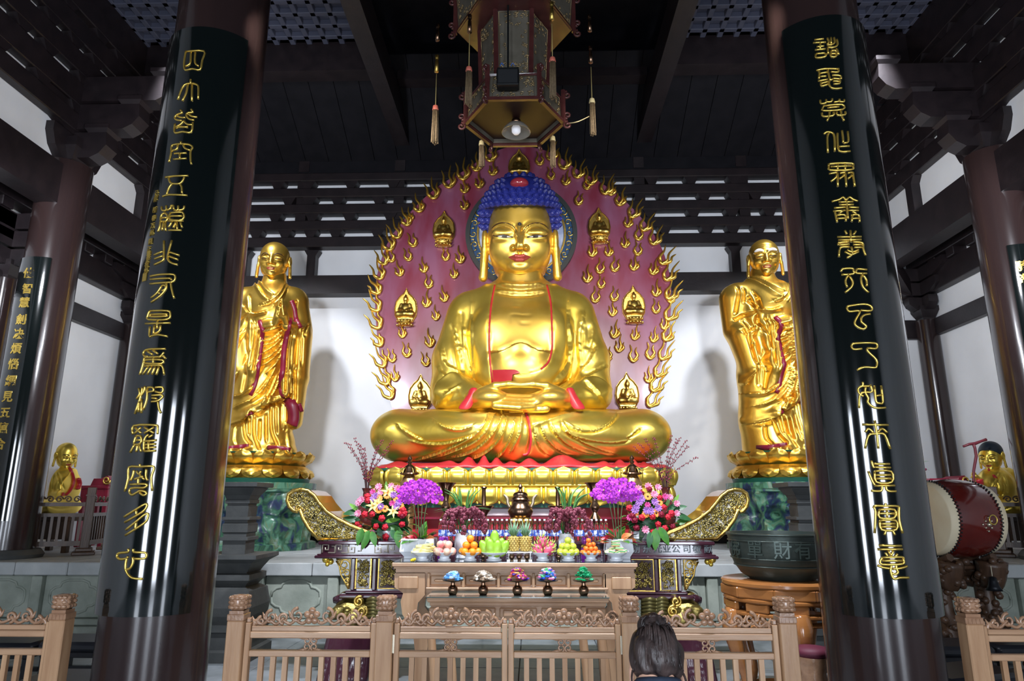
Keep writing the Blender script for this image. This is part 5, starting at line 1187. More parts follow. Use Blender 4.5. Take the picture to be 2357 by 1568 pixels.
for p in pile(X, r, R_, [(6, .070, .018), (3, .040, .072), (1, 0, .127)]): fruit('orange', m_, p, 'round orange in the pyramid left of the green mangoes', 'oranges in the pyramid')
PEA = mat('peach skin', (.70, .20, .20), .5, 0, (.82, .62, .42), 12, contrast=(.4, .68)); X, r = bowl(1023, 49, 'white footed bowl holding the pink peaches'); m_ = ballmesh('peach', .036, PEA, .95)
for i, p in enumerate(pile(X, r, .036, [(6, .072, .018), (3, .042, .076)])): fruit('peach', m_, p, 'pink and cream peach in the second bowl from the left', 'peaches in the bowl', (i, i*2, i))
JUJ = mat('yellow green fruit skin', (.58, .62, .05), .35, 0, (.48, .58, .06), 6); X, r = bowl(1308, 52, 'white footed bowl holding the yellow green fruit'); m_ = ballmesh('green_fruit', .031, JUJ, .95)
for p in pile(X, r, .03, [(8, .074, .016), (5, .050, .062), (1, 0, .112)]): fruit('green_fruit', m_, p, 'round yellow green fruit heaped in the third bowl from the right', 'yellow green fruit')
KUM = mat('small orange peel', (.82, .16, .015), .35, 0, (.85, .22, .03), 8); X, r = bowl(1360, 48, 'white footed bowl holding the small mandarins'); m_ = ballmesh('mandarin', .023, KUM, .88, 10)
for p in pile(X, r, .02, [(9, .072, .012), (6, .046, .045), (3, .025, .080), (1, -.03, .115)]): fruit('mandarin', m_, p, 'small red orange mandarin heaped beside the wrapped cakes', 'small mandarins')
MNG = mat('green mango skin', (.20, .42, .03), .35, 0, (.32, .52, .05), 4); X, r = bowl(1137, 60, 'white footed bowl holding the green mangoes')
b = MB(); b.lathe([(.0, -.075), (.025, -.07), (.042, -.035), (.044, .0), (.036, .04), (.02, .068), (.0, .078)], 14, sy=.8, cap=False); m_ = mkmesh('mango', b.v, b.f, MNG, True)
for (u, w, z, a, t) in ((-.085, 0, .045, 0, -.45), (-.03, -.06, .055, 0, -.1), (.03, -.055, .045, 0, .1), (.085, -.01, .045, 0, .5), (.005, 0, .125, 0, .0), (-.045, .05, .07, 0, -.3), (.05, .05, .06, 0, .35)): fruit('mango', m_, (X+u, BYd+w, zr_+z), 'large green mango standing in the bowl left of the pineapples', 'green mangoes', (0, t, 0))
DRG = mat('dragon fruit skin', (.52, .03, .13), .4, 0, (.60, .10, .16), 10); DGR = mat('dragon fruit scale', (.40, .45, .10), .5); X, r = bowl(1249, 50, 'white footed bowl holding the dragon fruit')
b = MB(); b.ball((0, 0, 0), (.047, .045, .055), 14, 10); mb = mkmesh('flesh', b.v, b.f, DRG, True); s_ = MB()
for i in range(16):
    a = i*2.4; z = -.04+.09*(i/16); rad = .045*math.sqrt(max(.1, 1-(z/.06)**2)); s_.tube([(rad*math.cos(a)*.9, rad*math.sin(a)*.9, z), (rad*1.15*math.cos(a), rad*1.15*math.sin(a), z+.012), (rad*1.3*math.cos(a), rad*1.3*math.sin(a), z+.032)], [.010, .006, .001], 4)
s_.tube([(0, 0, .05), (.004, 0, .068), (.012, 0, .088)], [.012, .008, .001], 5); ms = mkmesh('scales', s_.v, s_.f, DGR, True)
for (u, w, z, t) in ((-.042, -.02, .035, -.7), (.055, -.03, .03, 1.2), (0, .0, .095, .1), (0, .06, .03, 0), (.07, .04, .05, .6)):
    o = thing('dragon_fruit', 'pink dragon fruit with green scales in the bowl right of the pineapples', 'fruit', (X+u, BYd+w, zr_+z), 'dragon fruit in the bowl'); o.rotation_euler = (0, t, u*20)
    for nm, me in (('skin', mb), ('scales', ms)): c = bpy.data.objects.new(nm, me); COL.objects.link(c); c.parent = o
YEL = mat('yellow cake wrapper', (.78, .66, .15), .4, 0, (.85, .76, .35), 8); X, r = bowl(972, 52, 'white footed bowl holding the yellow cakes at the left end')
b = MB().box(-.046, .046, -.025, .025, -.010, .010, bev=.004); m_ = mkmesh('yellow_cake', b.v, b.f, YEL)
for i in range(13):
    k = i//4; fruit('yellow_cake', m_, (X+(.03, -.05, .055, -.02)[i % 4]*(1-k*.15)+.012*k, BYd+(-.04, -.01, .02, .05)[i % 4], zr_+.012+k*.0215+.003*(i % 2)), 'flat yellow wrapped cake in the leftmost bowl', 'yellow cakes in the bowl', (rnd.uniform(-.1, .1), rnd.uniform(-.15, .15), rnd.uniform(-.5, .5)), None, 'cake')
X, r = bowl(1418, 52, 'white footed bowl holding green-banded cakes at the right end'); CK = mat('cream cake wrapper', (.72, .60, .33), .4); b = MB().box(-.036, .036, -.026, .026, -.011, .011, bev=.004); mb = mkmesh('wrapper', b.v, b.f, CK); b = MB().box(-.0365, .0365, -.0265, .0265, -.004, .004); ms = mkmesh('band', b.v, b.f, mat('green band', (.05, .33, .12), .4))
for i in range(11):
    k = 0 if i < 6 else 1 if i < 9 else 2; a = i*1.05; rr = (.062, .03, .0)[k]
    o = thing('wrapped_cake', 'cream cake with a green band in the rightmost bowl', 'cake', (X+rr*math.cos(a), BYd+rr*math.sin(a), zr_+.016+k*.03+(.028 if i == 10 else 0)), 'green banded cakes'); o.rotation_euler = (rnd.uniform(-.3, .3), rnd.uniform(-.3, .3), a if k < 2 else .1)
    for nm, me in (('wrapper', mb), ('band', ms)): c = bpy.data.objects.new(nm, me); COL.objects.link(c); c.parent = o
# pineapples on a white rack
PIN = mat('pineapple rind', (.45, .30, .07), .5, 0, (.56, .42, .12), 20); PLF = mat('pineapple leaf', (.16, .30, .16), .5, 0, (.22, .38, .24), 9)
xp = P(1196, 1285, BYd).x; rk_ = thing('offering_rack', 'low white rack under the two pineapples', 'rack', (xp, BYd+.02, ZTT))
MB().box(xp-.11, xp+.11, BYd-.05, BYd+.1, .078+ZTT-.006, .078+ZTT).build('shelf', WHITE, rk_); MB().box(xp-.11, xp+.11, BYd-.07, BYd+.1, ZTT+.0, ZTT+.012).build('shelf', WHITE, rk_)
for a in (-.095, .095): MB().box(xp+a-.005, xp+a+.005, BYd+.0, BYd+.09, ZTT, ZTT+.075).build('leg', WHITE, rk_)
for i, u in enumerate((-.053, .053)):
    o = thing('pineapple', 'ripe pineapple, the %s of the pair on the rack' % ('left one' if i == 0 else 'right one'), 'fruit', (xp+u, BYd+.03, ZTT+.078)); b = MB().lathe([(.02, .0), (.040, .012), (.050, .05), (.050, .09), (.042, .122), (.02, .138)], 16, (xp+u, BYd+.03, ZTT+.078))
    for k in range(7):
        for j in range(11):
            a = 2*math.pi*(j+.5*(k % 2))/11; z = .014+.0175*k; rad = .0505*(1 if 1 <= k <= 5 else .88); b.ball((xp+u+rad*math.cos(a), BYd+.03+rad*math.sin(a), ZTT+.078+z), (.0095, .0095, .008), 5, 4)
    b.build('rind', PIN, o, True)
    b = MB()
    for j in range(26):
        a = j*2.4; t = j/26; r0 = .022*(1-t*.6); h = .05+.09*t; o2 = .03*(1-t)+.012; base = Vector((xp+u, BYd+.03, ZTT+.21)); d = Vector((math.cos(a), math.sin(a), 0)); b.tube([base+d*r0, base+d*(r0+o2*.6)+Vector((0, 0, h*.5)), base+d*(r0+o2*1.5)+Vector((0, 0, h))], [.009, .008, .001], 4, flat=.35)
    b.build('leaf_crown', PLF, o, True)
p = P(952, 1288, BYd-.08); tag(mkobj('yellow_blossom', None, None, (p.x, BYd-.08, ZTT+.012)) if False else MB().ball((p.x, BYd-.09, ZTT+.014), (.020, .016, .014), 8, 6).ball((p.x-.016, BYd-.1, ZTT+.01), .011, 6, 4).ball((p.x+.014, BYd-.1, ZTT+.02), .012, 6, 4).build('yellow_blossom', mat('bright yellow petal', (.75, .55, .01), .5), None, True), 'small bright yellow blossom lying before the bowl of yellow cakes', 'flower')
# small brass pots, glasses, lotus lamps
pot = MB().lathe([(.014, 0), (.016, .006), (.012, .012), (.024, .03), (.026, .045), (.018, .058), (.021, .064), (.0, .066)], 16, cap=False); pme = mkmesh('pot_body', pot.v, pot.f, BRASS, True, 50)
for i, (x, lb) in enumerate(((1178, 'small brass pot at the left in front of the pineapple rack'), (1195, 'small brass pot in the middle in front of the pineapple rack'), (1213, 'small brass pot at the right in front of the pineapple rack'), (1112, 'small brass pot between the oranges and the mangoes'), (1286, 'small brass pot between the dragon fruit and the yellow green fruit'))):
    Yp = BYd-.08 if i < 3 else BYd-.02; p = P(x, 1288, Yp); mp_ = mkobj('brass_pot', pme, None, (p.x, Yp, ZTT)); tag(mp_, lb, 'pot')
GLS = mat('clear glass', (.92, .96, 1), .02, 0, trans=1., ior=1.3); gb = MB().lathe([(.0, .004), (.020, .004), (.024, .075), (.0255, .075), (.021, .0), (.0, .0)], 16, cap=False); gme = mkmesh('tumbler', gb.v, gb.f, GLS, True, 40)
for i, x in enumerate((995, 1052, 1106, 1166, 1224, 1275, 1334, 1386)):
    p = P(x, 1288, BYd-.02); o = mkobj('glass_tumbler', gme, None, (p.x, BYd+.06 if i in (3, 4) else BYd-.01, ZTT)); tag(o, 'clear glass tumbler '+('between the yellow cakes and the peaches', 'between the peaches and the oranges', 'between the oranges and the mangoes', 'between the mangoes and the pineapples', 'between the pineapples and the dragon fruit', 'between the dragon fruit and the yellow green fruit', 'between the yellow green fruit and the mandarins', 'between the mandarins and the green-banded cakes')[i], 'glass', 'tumblers between the bowls')
VIO = mat('violet glass', (.22, .02, .33), .15, 0, coat=.6)
for i, x in enumerate((1016, 1354)):
    Yp = T1+.29; p = P(x+(4 if i == 0 else -3), 1285, Yp); o = thing('lotus_lamp', 'violet and gilt lotus lamp behind the '+('peaches' if i == 0 else 'mandarins'), 'lamp', (p.x, Yp, ZTT)); c = (p.x, Yp, ZTT)
    MB().lathe([(.05, 0), (.055, .01), (.05, .10), (.045, .105)], 20, c).build('base', VIO, o, True, 40); MB().lathe([(.048, .105), (.052, .112), (.045, .125), (.03, .13)], 20, c).build('collar', GOLD, o, True)
    for j in range(8): a = j*math.pi/4; MB().ball((c[0]+.03*math.cos(a), c[1]+.03*math.sin(a), c[2]+.165), (.016, .016, .034), 8, 6).build('petal', VIO, o, True)
    MB().lathe([(.012, .13), (.014, .2), (.0, .205)], 10, c, cap=False).build('lamp_stem', mat('lilac glass', (.5, .25, .6), .2), o, True)
# ================= water bottles =================
PET = mat('clear water bottle', (.80, .88, .97), .05, 0, trans=1., ior=1.25); CAPM = mat('white bottle cap', (.8, .8, .85), .4); LAB = mat('blue bottle label', (.03, .08, .42), .3, 0, (.75, .82, .92), 30, contrast=(.45, .55))
bb = MB().lathe([(.0, 0), (.021, .001), (.0225, .01), (.0225, .14), (.018, .165), (.0095, .182), (.0095, .195), (.0, .196)], 12, cap=False); bme = mkmesh('bottle_body', bb.v, bb.f, PET, True, 40); cb_ = MB().lathe([(.0, .192), (.0115, .192), (.0115, .208), (.0, .209)], 10, cap=False); cme_ = mkmesh('bottle_cap', cb_.v, cb_.f, CAPM, True, 40); lb_ = MB().lathe([(.0229, .045), (.0229, .105)], 12, cap=False); lme = mkmesh('bottle_label', lb_.v, lb_.f, LAB, True)
b0 = thing('water_bottle', 'clear water bottle with white cap in the row along the lacquered altar edge', 'bottle', (0, AY+.05, ZA), 'water bottles in a row')
for nm, me in (('bottle_body', bme), ('bottle_cap', cme_), ('bottle_label', lme)): c = bpy.data.objects.new(nm, me); COL.objects.link(c); c.parent = b0
bxs = [axx(1012+11*i, 1240) for i in range(36)]; b0.location.x = bxs[0]
for x in bxs[1:]: copy_tree(b0, loc=(x, AY+.05, ZA), rz=rnd.uniform(0, 6))
# ================= ritual vessels on the altar =================
def vessel(nm, lb, cat, x, Y, parts, z=None):
    p = P(x, 1230, Y); c = (p.x, Y, (z or ZA)+.002); o = thing(nm, lb, cat, c)
    for pn, prof, m in parts: MB().lathe(prof, 28, c).build(pn, m, o, True, 40)
    return o, c
vk = lambda y, Y: P(1190, y, Y).z-ZA
Yc = 7.35; h = lambda y: vk(y, Yc); q = kpx(P(1197, 1180, Yc))
cen, c = vessel('incense_burner', 'brass incense burner with domed lid and two upright ears at the altar centre', 'censer', 1198, Yc, [('belly', [(.02, h(1203)), (14*q, h(1200)), (25*q, h(1190)), (29*q, h(1178)), (25*q, h(1167)), (21*q, h(1163)), (20*q, h(1155)), (24*q, h(1152))], BRASS), ('lid', [(23*q, h(1152)), (22*q, h(1148)), (17*q, h(1144)), (17*q, h(1139)), (14*q, h(1135)), (5*q, h(1132)), (3*q, h(1127)), (5*q, h(1121)), (3*q, h(1116)), (0.001, h(1113))], BRASS)])
for s in (-1, 1):
    MB().tube(smoothline([(c[0]+s*24*q, Yc, ZA+h(1168)), (c[0]+s*29*q, Yc, ZA+h(1158)), (c[0]+s*30*q, Yc, ZA+h(1148)), (c[0]+s*38*q, Yc, ZA+h(1139))], 4), [.018]*10+[.014]*3, 8).build('ear_handle', mat('pale brass', (.5, .40, .28), .35, .8), cen, True)
for a in (-2.1, -1.57+.0, -1.0, .8, 2.3):
    MB().tube(smoothline([(c[0]+.09*math.cos(a), Yc+.09*math.sin(a), ZA+h(1196)), (c[0]+.125*math.cos(a), Yc+.12*math.sin(a), ZA+h(1205)), (c[0]+.10*math.cos(a), Yc+.1*math.sin(a), ZA+h(1222)), (c[0]+.12*math.cos(a), Yc+.12*math.sin(a), ZA+.014)], 3), [.03, .045, .05, .045, .035, .03, .03, .03, .035, .04], 8).build('lion_foot', GILT, cen, True)
for x, sd in ((1025, 'left'), (1371, 'right')):
    Y = 7.6; h = lambda y: vk(y, Y); q = kpx(P(x, 1170, Y))
    vessel('trumpet_vase', 'tall dark brass trumpet vase with beaded knops, beside the %s orchid pot' % ('first' if x < 1200 else 'second'), 'vase', x, Y, [('vase_body', [(14*q, 0), (16*q, .02), (9*q, .06), (7*q, h(1215)), (13*q, h(1203)), (14*q, h(1195)), (8*q, h(1186)), (5*q, h(1180)), (10*q, h(1173)), (11*q, h(1166)), (7*q, h(1158)), (6*q, h(1150)), (8*q, h(1140)), (12*q, h(1125)), (23*q, h(1112)), (21*q, h(1111))], BRASS)])[0]['label'] = 'tall dark brass trumpet vase %s' % ('left of the left candlestick' if x < 1200 else 'right of the right candlestick')
for x in (1113, 1285):
    Y = 7.5; h = lambda y: vk(y, Y); q = kpx(P(x, 1170, Y))
    vessel('candlestick', 'dark brass candlestick with a wide drip plate, %s of the incense burner' % ('left' if x < 1200 else 'right'), 'candlestick', x, Y, [('stick', [(15*q, 0), (17*q, .02), (14*q, h(1215)), (13*q, h(1206)), (9*q, h(1200)), (6*q, h(1190)), (10*q, h(1182)), (23*q, h(1166)), (22*q, h(1165)), (5*q, h(1164)), (4.5*q, h(1128)), (7*q, h(1123)), (6*q, h(1121))], BRASS)])
VASEG = mat('cloisonne gold', (.62, .38, .16), .3, .9, (.25, .10, .05), 45, contrast=(.55, .7))
for x in (938, 1461):
    Y = 7.75; h = lambda y: vk(y, Y); q = kpx(P(x, 1090, Y))
    o, c = vessel('lidded_jar', 'gilt patterned jar with pagoda lid, behind the %s purple orchids' % ('left' if x < 1200 else 'right'), 'jar', x, Y, [('jar_body', [(14*q, 0), (16*q, .03), (11*q, .1), (15*q, h(1170)), (21*q, h(1130)), (21*q, h(1112)), (15*q, h(1100)), (11*q, h(1095))], VASEG), ('lid', [(12*q, h(1095)), (23*q, h(1092)), (22*q, h(1089)), (17*q, h(1086)), (13*q, h(1076)), (7*q, h(1071)), (3*q, h(1068))], BRASS), ('finial', [(3*q, h(1069)), (6*q, h(1064)), (3*q, h(1061)), (6*q, h(1056)), (2*q, h(1050)), (0.001, h(1048))], BRASS)])
    for i in range(6):
        a = i*math.pi/3; M0 = Vector((c[0], Y, ZA)); d = Vector((math.cos(a), math.sin(a), 0)); MB().tube(smoothline([M0+d*14*q+Vector((0, 0, h(1077))), M0+d*20*q+Vector((0, 0, h(1080))), M0+d*25*q+Vector((0, 0, h(1091)))], 3), .006, 5).build('lid_strap', GILT, o, True)
# ================= flowers =================
def mm(name, pairs, smooth=True):
    """one mesh from several builders, one material each"""
    v = []; f = []; mi = []
    for i, (b, m) in enumerate(pairs):
        n = len(v); v += b.v; f += [tuple(k+n for k in q) for q in b.f]; mi += [i]*len(b.f)
    me = bpy.data.meshes.new(name); me.from_pydata(v, [], f)
    for _, m in pairs: me.materials.append(m)
    me.polygons.foreach_set('material_index', mi)
    if smooth: me.shade_smooth()
    me.update(); return me
def petal_b(b, L, w, a, cup, z=0., tip=.0, n=(5, 6), ruf=0., up=0.):
    """a petal from the origin outwards in the xy plane at angle a, facing +z"""
    M = Matrix.Rotation(a, 4, 'Z')
    def fn(u, t):
        U = 2*u-1; hw = w*.5*(math.sin(math.pi*min(1, t*.92+.06))**.6)*(1-tip*t); zz = z+cup*t*t*L+up*L*t-abs(U)*hw*.3+ruf*math.sin(7*U+5*t)*w*t
        return M @ Vector((t*L, U*hw, zz))
    return b.grid(fn, *n)
def F(name, m, kind, R_, m2=None):
    b = MB(); c = MB()
    if kind == 'rose':
        b.ball((0, 0, R_*.25), (R_*.72, R_*.72, R_*.62), 8, 6)
        for i in range(5): a = i*1.257; b.ball((R_*.5*math.cos(a), R_*.5*math.sin(a), R_*.12), (R_*.55, R_*.55, R_*.42), 6, 4)
        for i in range(3): a = i*2.1; b.ball((R_*.22*math.cos(a), R_*.22*math.sin(a), R_*.62), (R_*.35, R_*.35, R_*.3), 6, 4)
    elif kind == 'carnation':
        for k, (L, n, up) in enumerate(((1., 9, .1), (.75, 7, .5), (.45, 5, 1.))):
            for i in range(n): petal_b(b, R_*L, R_*.62, i*2*math.pi/n+k, .3, 0, 0, (4, 4), .12, up)
    elif kind == 'gerbera':
        for k in range(2):
            for i in range(12): petal_b(b, R_*(1-.12*k), R_*.42, (i+.5*k)*math.pi/6, -.1, R_*.05*k, 0, (3, 4), 0, .12)
        c.ball((0, 0, R_*.1), (R_*.26, R_*.26, R_*.16), 8, 4)
    elif kind == 'lily':
        for i in range(6): petal_b(b, R_, R_*.46, i*math.pi/3, -.35, R_*.04*(i % 2), .75, (5, 7), 0, .55)
        for i in range(5): a = i*1.257; c.tube([(0, 0, 0), (R_*.15*math.cos(a), R_*.15*math.sin(a), R_*.5)], R_*.03, 4)
    elif kind == 'orchid':
        for i, a in enumerate((math.pi/2, math.pi/2+2.2, math.pi/2-2.2)): petal_b(b, R_*.92, R_*.75, a, .1, 0, .1, (4, 5), 0, .1)
        for a in (.15, math.pi-.15): petal_b(b, R_*1.05, R_*1.25, a, .05, R_*.06, 0, (5, 5), 0, .12)
        c.ball((0, -R_*.12, R_*.18), (R_*.2, R_*.22, R_*.16), 6, 4)
    return mm(name, [(b, m)]+([(c, m2)] if c.v else []))
cM = lambda n, c, c2=None, s=60: mat(n, c, .55, 0, c2, s)
ROSE, ROSED = cM('rose red', (.55, .012, .03), (.42, .008, .025)), cM('deep rose red', (.25, .005, .03), (.18, .004, .02)); PNK, MAG = cM('pale pink petal', (.85, .36, .52), (.80, .28, .45)), cM('magenta petal', (.62, .06, .28), (.70, .12, .35))
LIL, ORG, LYL, ORC = cM('lilac petal', (.38, .16, .52), (.46, .24, .58)), cM('orange petal', (.85, .22, .02), (.88, .32, .06)), cM('pale yellow petal', (.82, .76, .16), (.85, .80, .30)), cM('vivid purple orchid petal', (.40, .015, .52), (.50, .05, .60))
r_ = .0345
FL = dict(r=('rose', F('rose', ROSE, 'rose', r_)), d=('rose', F('rose', ROSED, 'rose', r_)), p=('carnation', F('carnation', PNK, 'carnation', r_*1.1)), m=('carnation', F('carnation', MAG, 'carnation', r_*1.05)), u=('lisianthus', F('lisianthus', LIL, 'carnation', r_*1.15)), o=('gerbera', F('gerbera', ORG, 'gerbera', r_*1.15, EYEB)), y=('lily', F('lily', LYL, 'lily', r_*2.1, ORG)))
ob = F('orchid_bloom', ORC, 'orchid', .036, mat('orchid lip', (.55, .10, .30), .4))
def leafmesh(L, w, m, droop=.25, nm='leaf'):
    b = MB()
    def fn(u, t):
        U = 2*u-1; hw = w*.5*math.sin(math.pi*t**.8)**.8; return (t*L, U*hw, -droop*L*t*t+.10*abs(U)*hw)
    b.grid(fn, 5, 8); return mkmesh(nm, b.v, b.f, m, True)
LVS = [leafmesh(.19, .085, LEAF), leafmesh(.17, .07, LEAFD), leafmesh(.15, .05, LEAFY, .1), leafmesh(.21, .075, LEAFD, .35)]
def face(d, roll=0.): return Vector(d).to_track_quat('Z', 'Y').to_matrix().to_4x4() @ Matrix.Rotation(roll, 4, 'Z')
def lead(d, up=Vector((0, 0, 1))):
    x = Vector(d).normalized(); z = (up-x*up.dot(x)); z = z.normalized() if z.length > .05 else Vector((0, -1, .2)).normalized(); y = z.cross(x); return Matrix((x, y, z)).transposed().to_4x4()
FY = 7.28
def arrangement(label, ox, cx, items, bigleaf, seed):
    base = P(cx, 1240, FY); o = thing('flower_arrangement', label, 'flowers', (base.x, FY, ZA)); r = random.Random(seed)
    C0 = Vector((base.x, FY+.12, ZA+.05)); stems = []; S = lambda a, b_: (ox+a/9.22, 1090+b_/9.22)
    MB().box(base.x-.16, base.x+.16, FY-.07, FY+.14, ZA+.001, ZA+.085, bev=.01).build('white_trough', PORC, o)
    MB().ball((base.x, FY+.06, ZA+.16), (.20, .10, .14), 14, 8).build('foam', LEAFD, o, True)
    for k in range(95):                     # filling foliage
        t = r.uniform(-.25, math.pi+.25); e = r.uniform(.15, 1.); d = Vector((math.cos(t)*1.35, -.3-.3*r.random(), math.sin(t)*.95+.05)).normalized()
        p = Vector((base.x, FY+.04, ZA+.14))+Vector((d.x*.28*e, -.02-.08*(1-e), d.z*.27*e)); inst('leaf', LVS[r.choice((0, 1, 1, 3, 2))], o, p, lead(d+Vector((r.uniform(-.5, .5), r.uniform(-.3, .1), r.uniform(-.4, .5)))), r.uniform(.6, 1.))
    for k, lst in items.items():
        nm, me = FL[k]
        for a, b_ in lst:
            x, y = S(a, b_); u = min(1, ((x-cx)/100)**2+((y-1185)/75)**2); Y = FY-.06-.17*(1-u); p = P(x, y, Y); d = (p-C0).normalized()*.5+Vector((0, -1, .1)); inst(nm, me, o, p, face(d, r.uniform(0, 6)), r.uniform(.92, 1.1))
            if u > .35:
                st = MB().tube(smoothline([p, (p+C0)/2+Vector((0, .02, .01)), C0], 2), .004, 4)
                stems.append(st)
    sm = MB()
    for st in stems: sm.add(st.v, st.f)
    sm.build('stems', LEAFD, o, True)
    for a, b_, ang, k, sc in bigleaf:
        x, y = S(a, b_); p = P(x, y, FY-.13 if y < 1232 else AY-.07); d = Vector((math.cos(R(ang)), -.25, math.sin(R(ang)))); inst('leaf', LVS[k], o, p-d.normalized()*.09*sc, lead(d, Vector((0, -1, .5))), sc)
arrangement('mixed arrangement of red roses, yellow lilies and pink flowers left of the left orchids', 790, 893, dict(r=[(510, 490), (530, 580), (460, 870), (620, 865), (820, 955), (300, 1075), (340, 1150), (700, 1125), (890, 1140), (900, 1345), (1200, 860), (1290, 850), (1250, 1080), (1270, 780)], d=[(1250, 900)], p=[(755, 290), (1020, 270), (790, 415), (380, 1210), (620, 1265), (320, 850), (335, 620), (390, 565), (1150, 320)], m=[(630, 395), (1040, 640), (1180, 330)], u=[(680, 490), (800, 705), (1070, 460), (1130, 710), (640, 540), (1180, 620)], o=[(755, 530), (930, 465), (1130, 570), (755, 770), (1210, 690), (890, 750)], y=[(1060, 810), (640, 690), (730, 640), (960, 390)]),
    [(180, 1110, 172, 0, 1.1), (190, 1250, 205, 0, 1.15), (345, 1330, 255, 0, .9), (470, 1390, 250, 0, 1.), (640, 1370, 290, 0, .8), (790, 1290, 300, 1, .8), (210, 700, 140, 2, .9), (140, 820, 185, 1, .9), (1080, 985, 10, 2, 1.1), (1120, 1190, -25, 0, .9), (180, 960, 170, 3, 1.), (910, 250, 90, 2, .7), (430, 650, 150, 1, .9), (1100, 1330, -50, 1, .9), (1160, 1380, -80, 0, .9)], 5)
arrangement('mixed arrangement of red roses, lilac and orange flowers right of the right orchids', 1440, 1493, dict(r=[(725, 520), (810, 720), (970, 850), (900, 930), (570, 920), (345, 940), (570, 1245), (830, 1170), (690, 1080), (80, 740)], d=[(505, 340), (190, 990), (1000, 1130), (750, 870), (230, 1150), (330, 420), (150, 900)], p=[(480, 280), (690, 300), (610, 450), (940, 510), (1080, 645), (1085, 850), (420, 1190), (710, 1180), (270, 330)], m=[(465, 675), (840, 500), (90, 940)], u=[(300, 500), (340, 560), (290, 620), (230, 720), (450, 790), (620, 610), (690, 740), (530, 800), (200, 780)], o=[(205, 835), (715, 620), (650, 840), (430, 860), (470, 490)]),
    [(1290, 1040, -5, 0, 1.1), (1190, 1200, -40, 0, 1.), (1080, 530, 60, 2, .8), (910, 580, 70, 2, .7), (640, 1380, 265, 0, 1.1), (820, 1310, 300, 0, 1.), (510, 1420, 260, 1, .9), (1190, 900, -10, 3, .9), (1150, 720, 20, 1, .9), (350, 1280, 250, 1, .9), (1000, 700, 40, 1, .8), (930, 1200, 320, 0, .8)], 9)
# ---- purple moth orchids in square white pots
STEM = mat('orchid stem', (.10, .12, .05), .5); BOW = mat('orange red ribbon', (.65, .10, .03), .4, 0, (.75, .28, .10), 14); BOW2 = mat('crimson ribbon', (.45, .02, .04), .35)
def orchid(label, px0, px1, cx, cy, rx, ry, seed, nb):
    Y = 6.62; x0, x1 = P(px0, 1265, Y).x, P(px1, 1265, Y).x; X = (x0+x1)/2; hw = (x1-x0)/2*1.3; zt = P(1190, 1241, Y-.1).z; H = zt-ZTT; o = thing('potted_orchid', label, 'plant', (X, Y, ZTT)); r = random.Random(seed)
    MB().lathe([(hw*.8, .001), (hw*.8, .02), (hw*1.02, .06), (hw*1.06, .065), (hw*.98, H), (hw*.9, H), (hw*.86, H-.03)], 4, (X, Y, ZTT), 1, .8, a0=R(45)).build('square_pot', PORC, o)
    MB().box(X-hw*.6, X+hw*.6, Y-hw*.45, Y+hw*.45, zt-.035, zt-.025).build('soil', EYEB, o)
    for i in range(24):
        a = r.uniform(0, 6.28); d = Vector((math.cos(a), math.sin(a)*.6-.35, r.uniform(.0, .9))); inst('leaf', (LVS[0], LVS[2], LVS[1])[i % 3], o, (X+.04*math.cos(a), Y+.03*math.sin(a), zt-.02), lead(d), r.uniform(.85, 1.25))
    for i in range(9):
        a = r.uniform(-.6, 3.8); d = Vector((math.cos(a), -.6, .35*math.sin(a)+.05)); rb = BLS[i % 2]; inst('ribbon', rb, o, (X+.06*math.cos(a), Y-.06, zt+.0), lead(d, Vector((0, -1, .6))), r.uniform(.6, .9))
    top = P(cx, cy, Y)
    for s in range(4):
        q = smoothline([(X+.02*s-.03, Y, zt-.02), (X+.03*s-.05, Y+.02, (zt+top.z)/2), (top.x+(s-1.5)*.07, Y, top.z+.02), (top.x+(s-1.5)*.13, Y-.06, top.z-.02)], 5); MB().tube(q, .006, 5).build('flower_stem', STEM, o, True)
    pts = []
    for _ in range(4000):
        a, q = r.uniform(0, 6.28), math.sqrt(r.random()); x, y = cx+rx*q*math.cos(a), cy+ry*q*math.sin(a)+((x-cx)/rx)**2*6 if False else cy+ry*q*math.sin(a)
        y += ((x-cx)/rx)**2*8
        if any(math.hypot(x-u, y-w) < 8.6 for u, w in pts): continue
        pts.append((x, y)); Yb = Y-.05-.10*(1-q)+r.uniform(-.03, .03); inst('orchid_bloom', ob, o, P(x, y, Yb), face((r.uniform(-.5, .5), -1, r.uniform(-.35, .25)), r.uniform(-.3, .3)), r.uniform(.9, 1.12))
        if len(pts) >= nb: break
BLS = [leafmesh(.13, .075, BOW, .4, 'ribbon'), leafmesh(.13, .06, BOW2, .4, 'ribbon')]
orchid('purple moth orchids in a square white pot behind the yellow cakes', 924, 1006, 966, 1133, 50, 25, 3, 46); orchid('purple moth orchids in a square white pot behind the green-banded cakes', 1391, 1456, 1416, 1129, 54, 25, 4, 48)
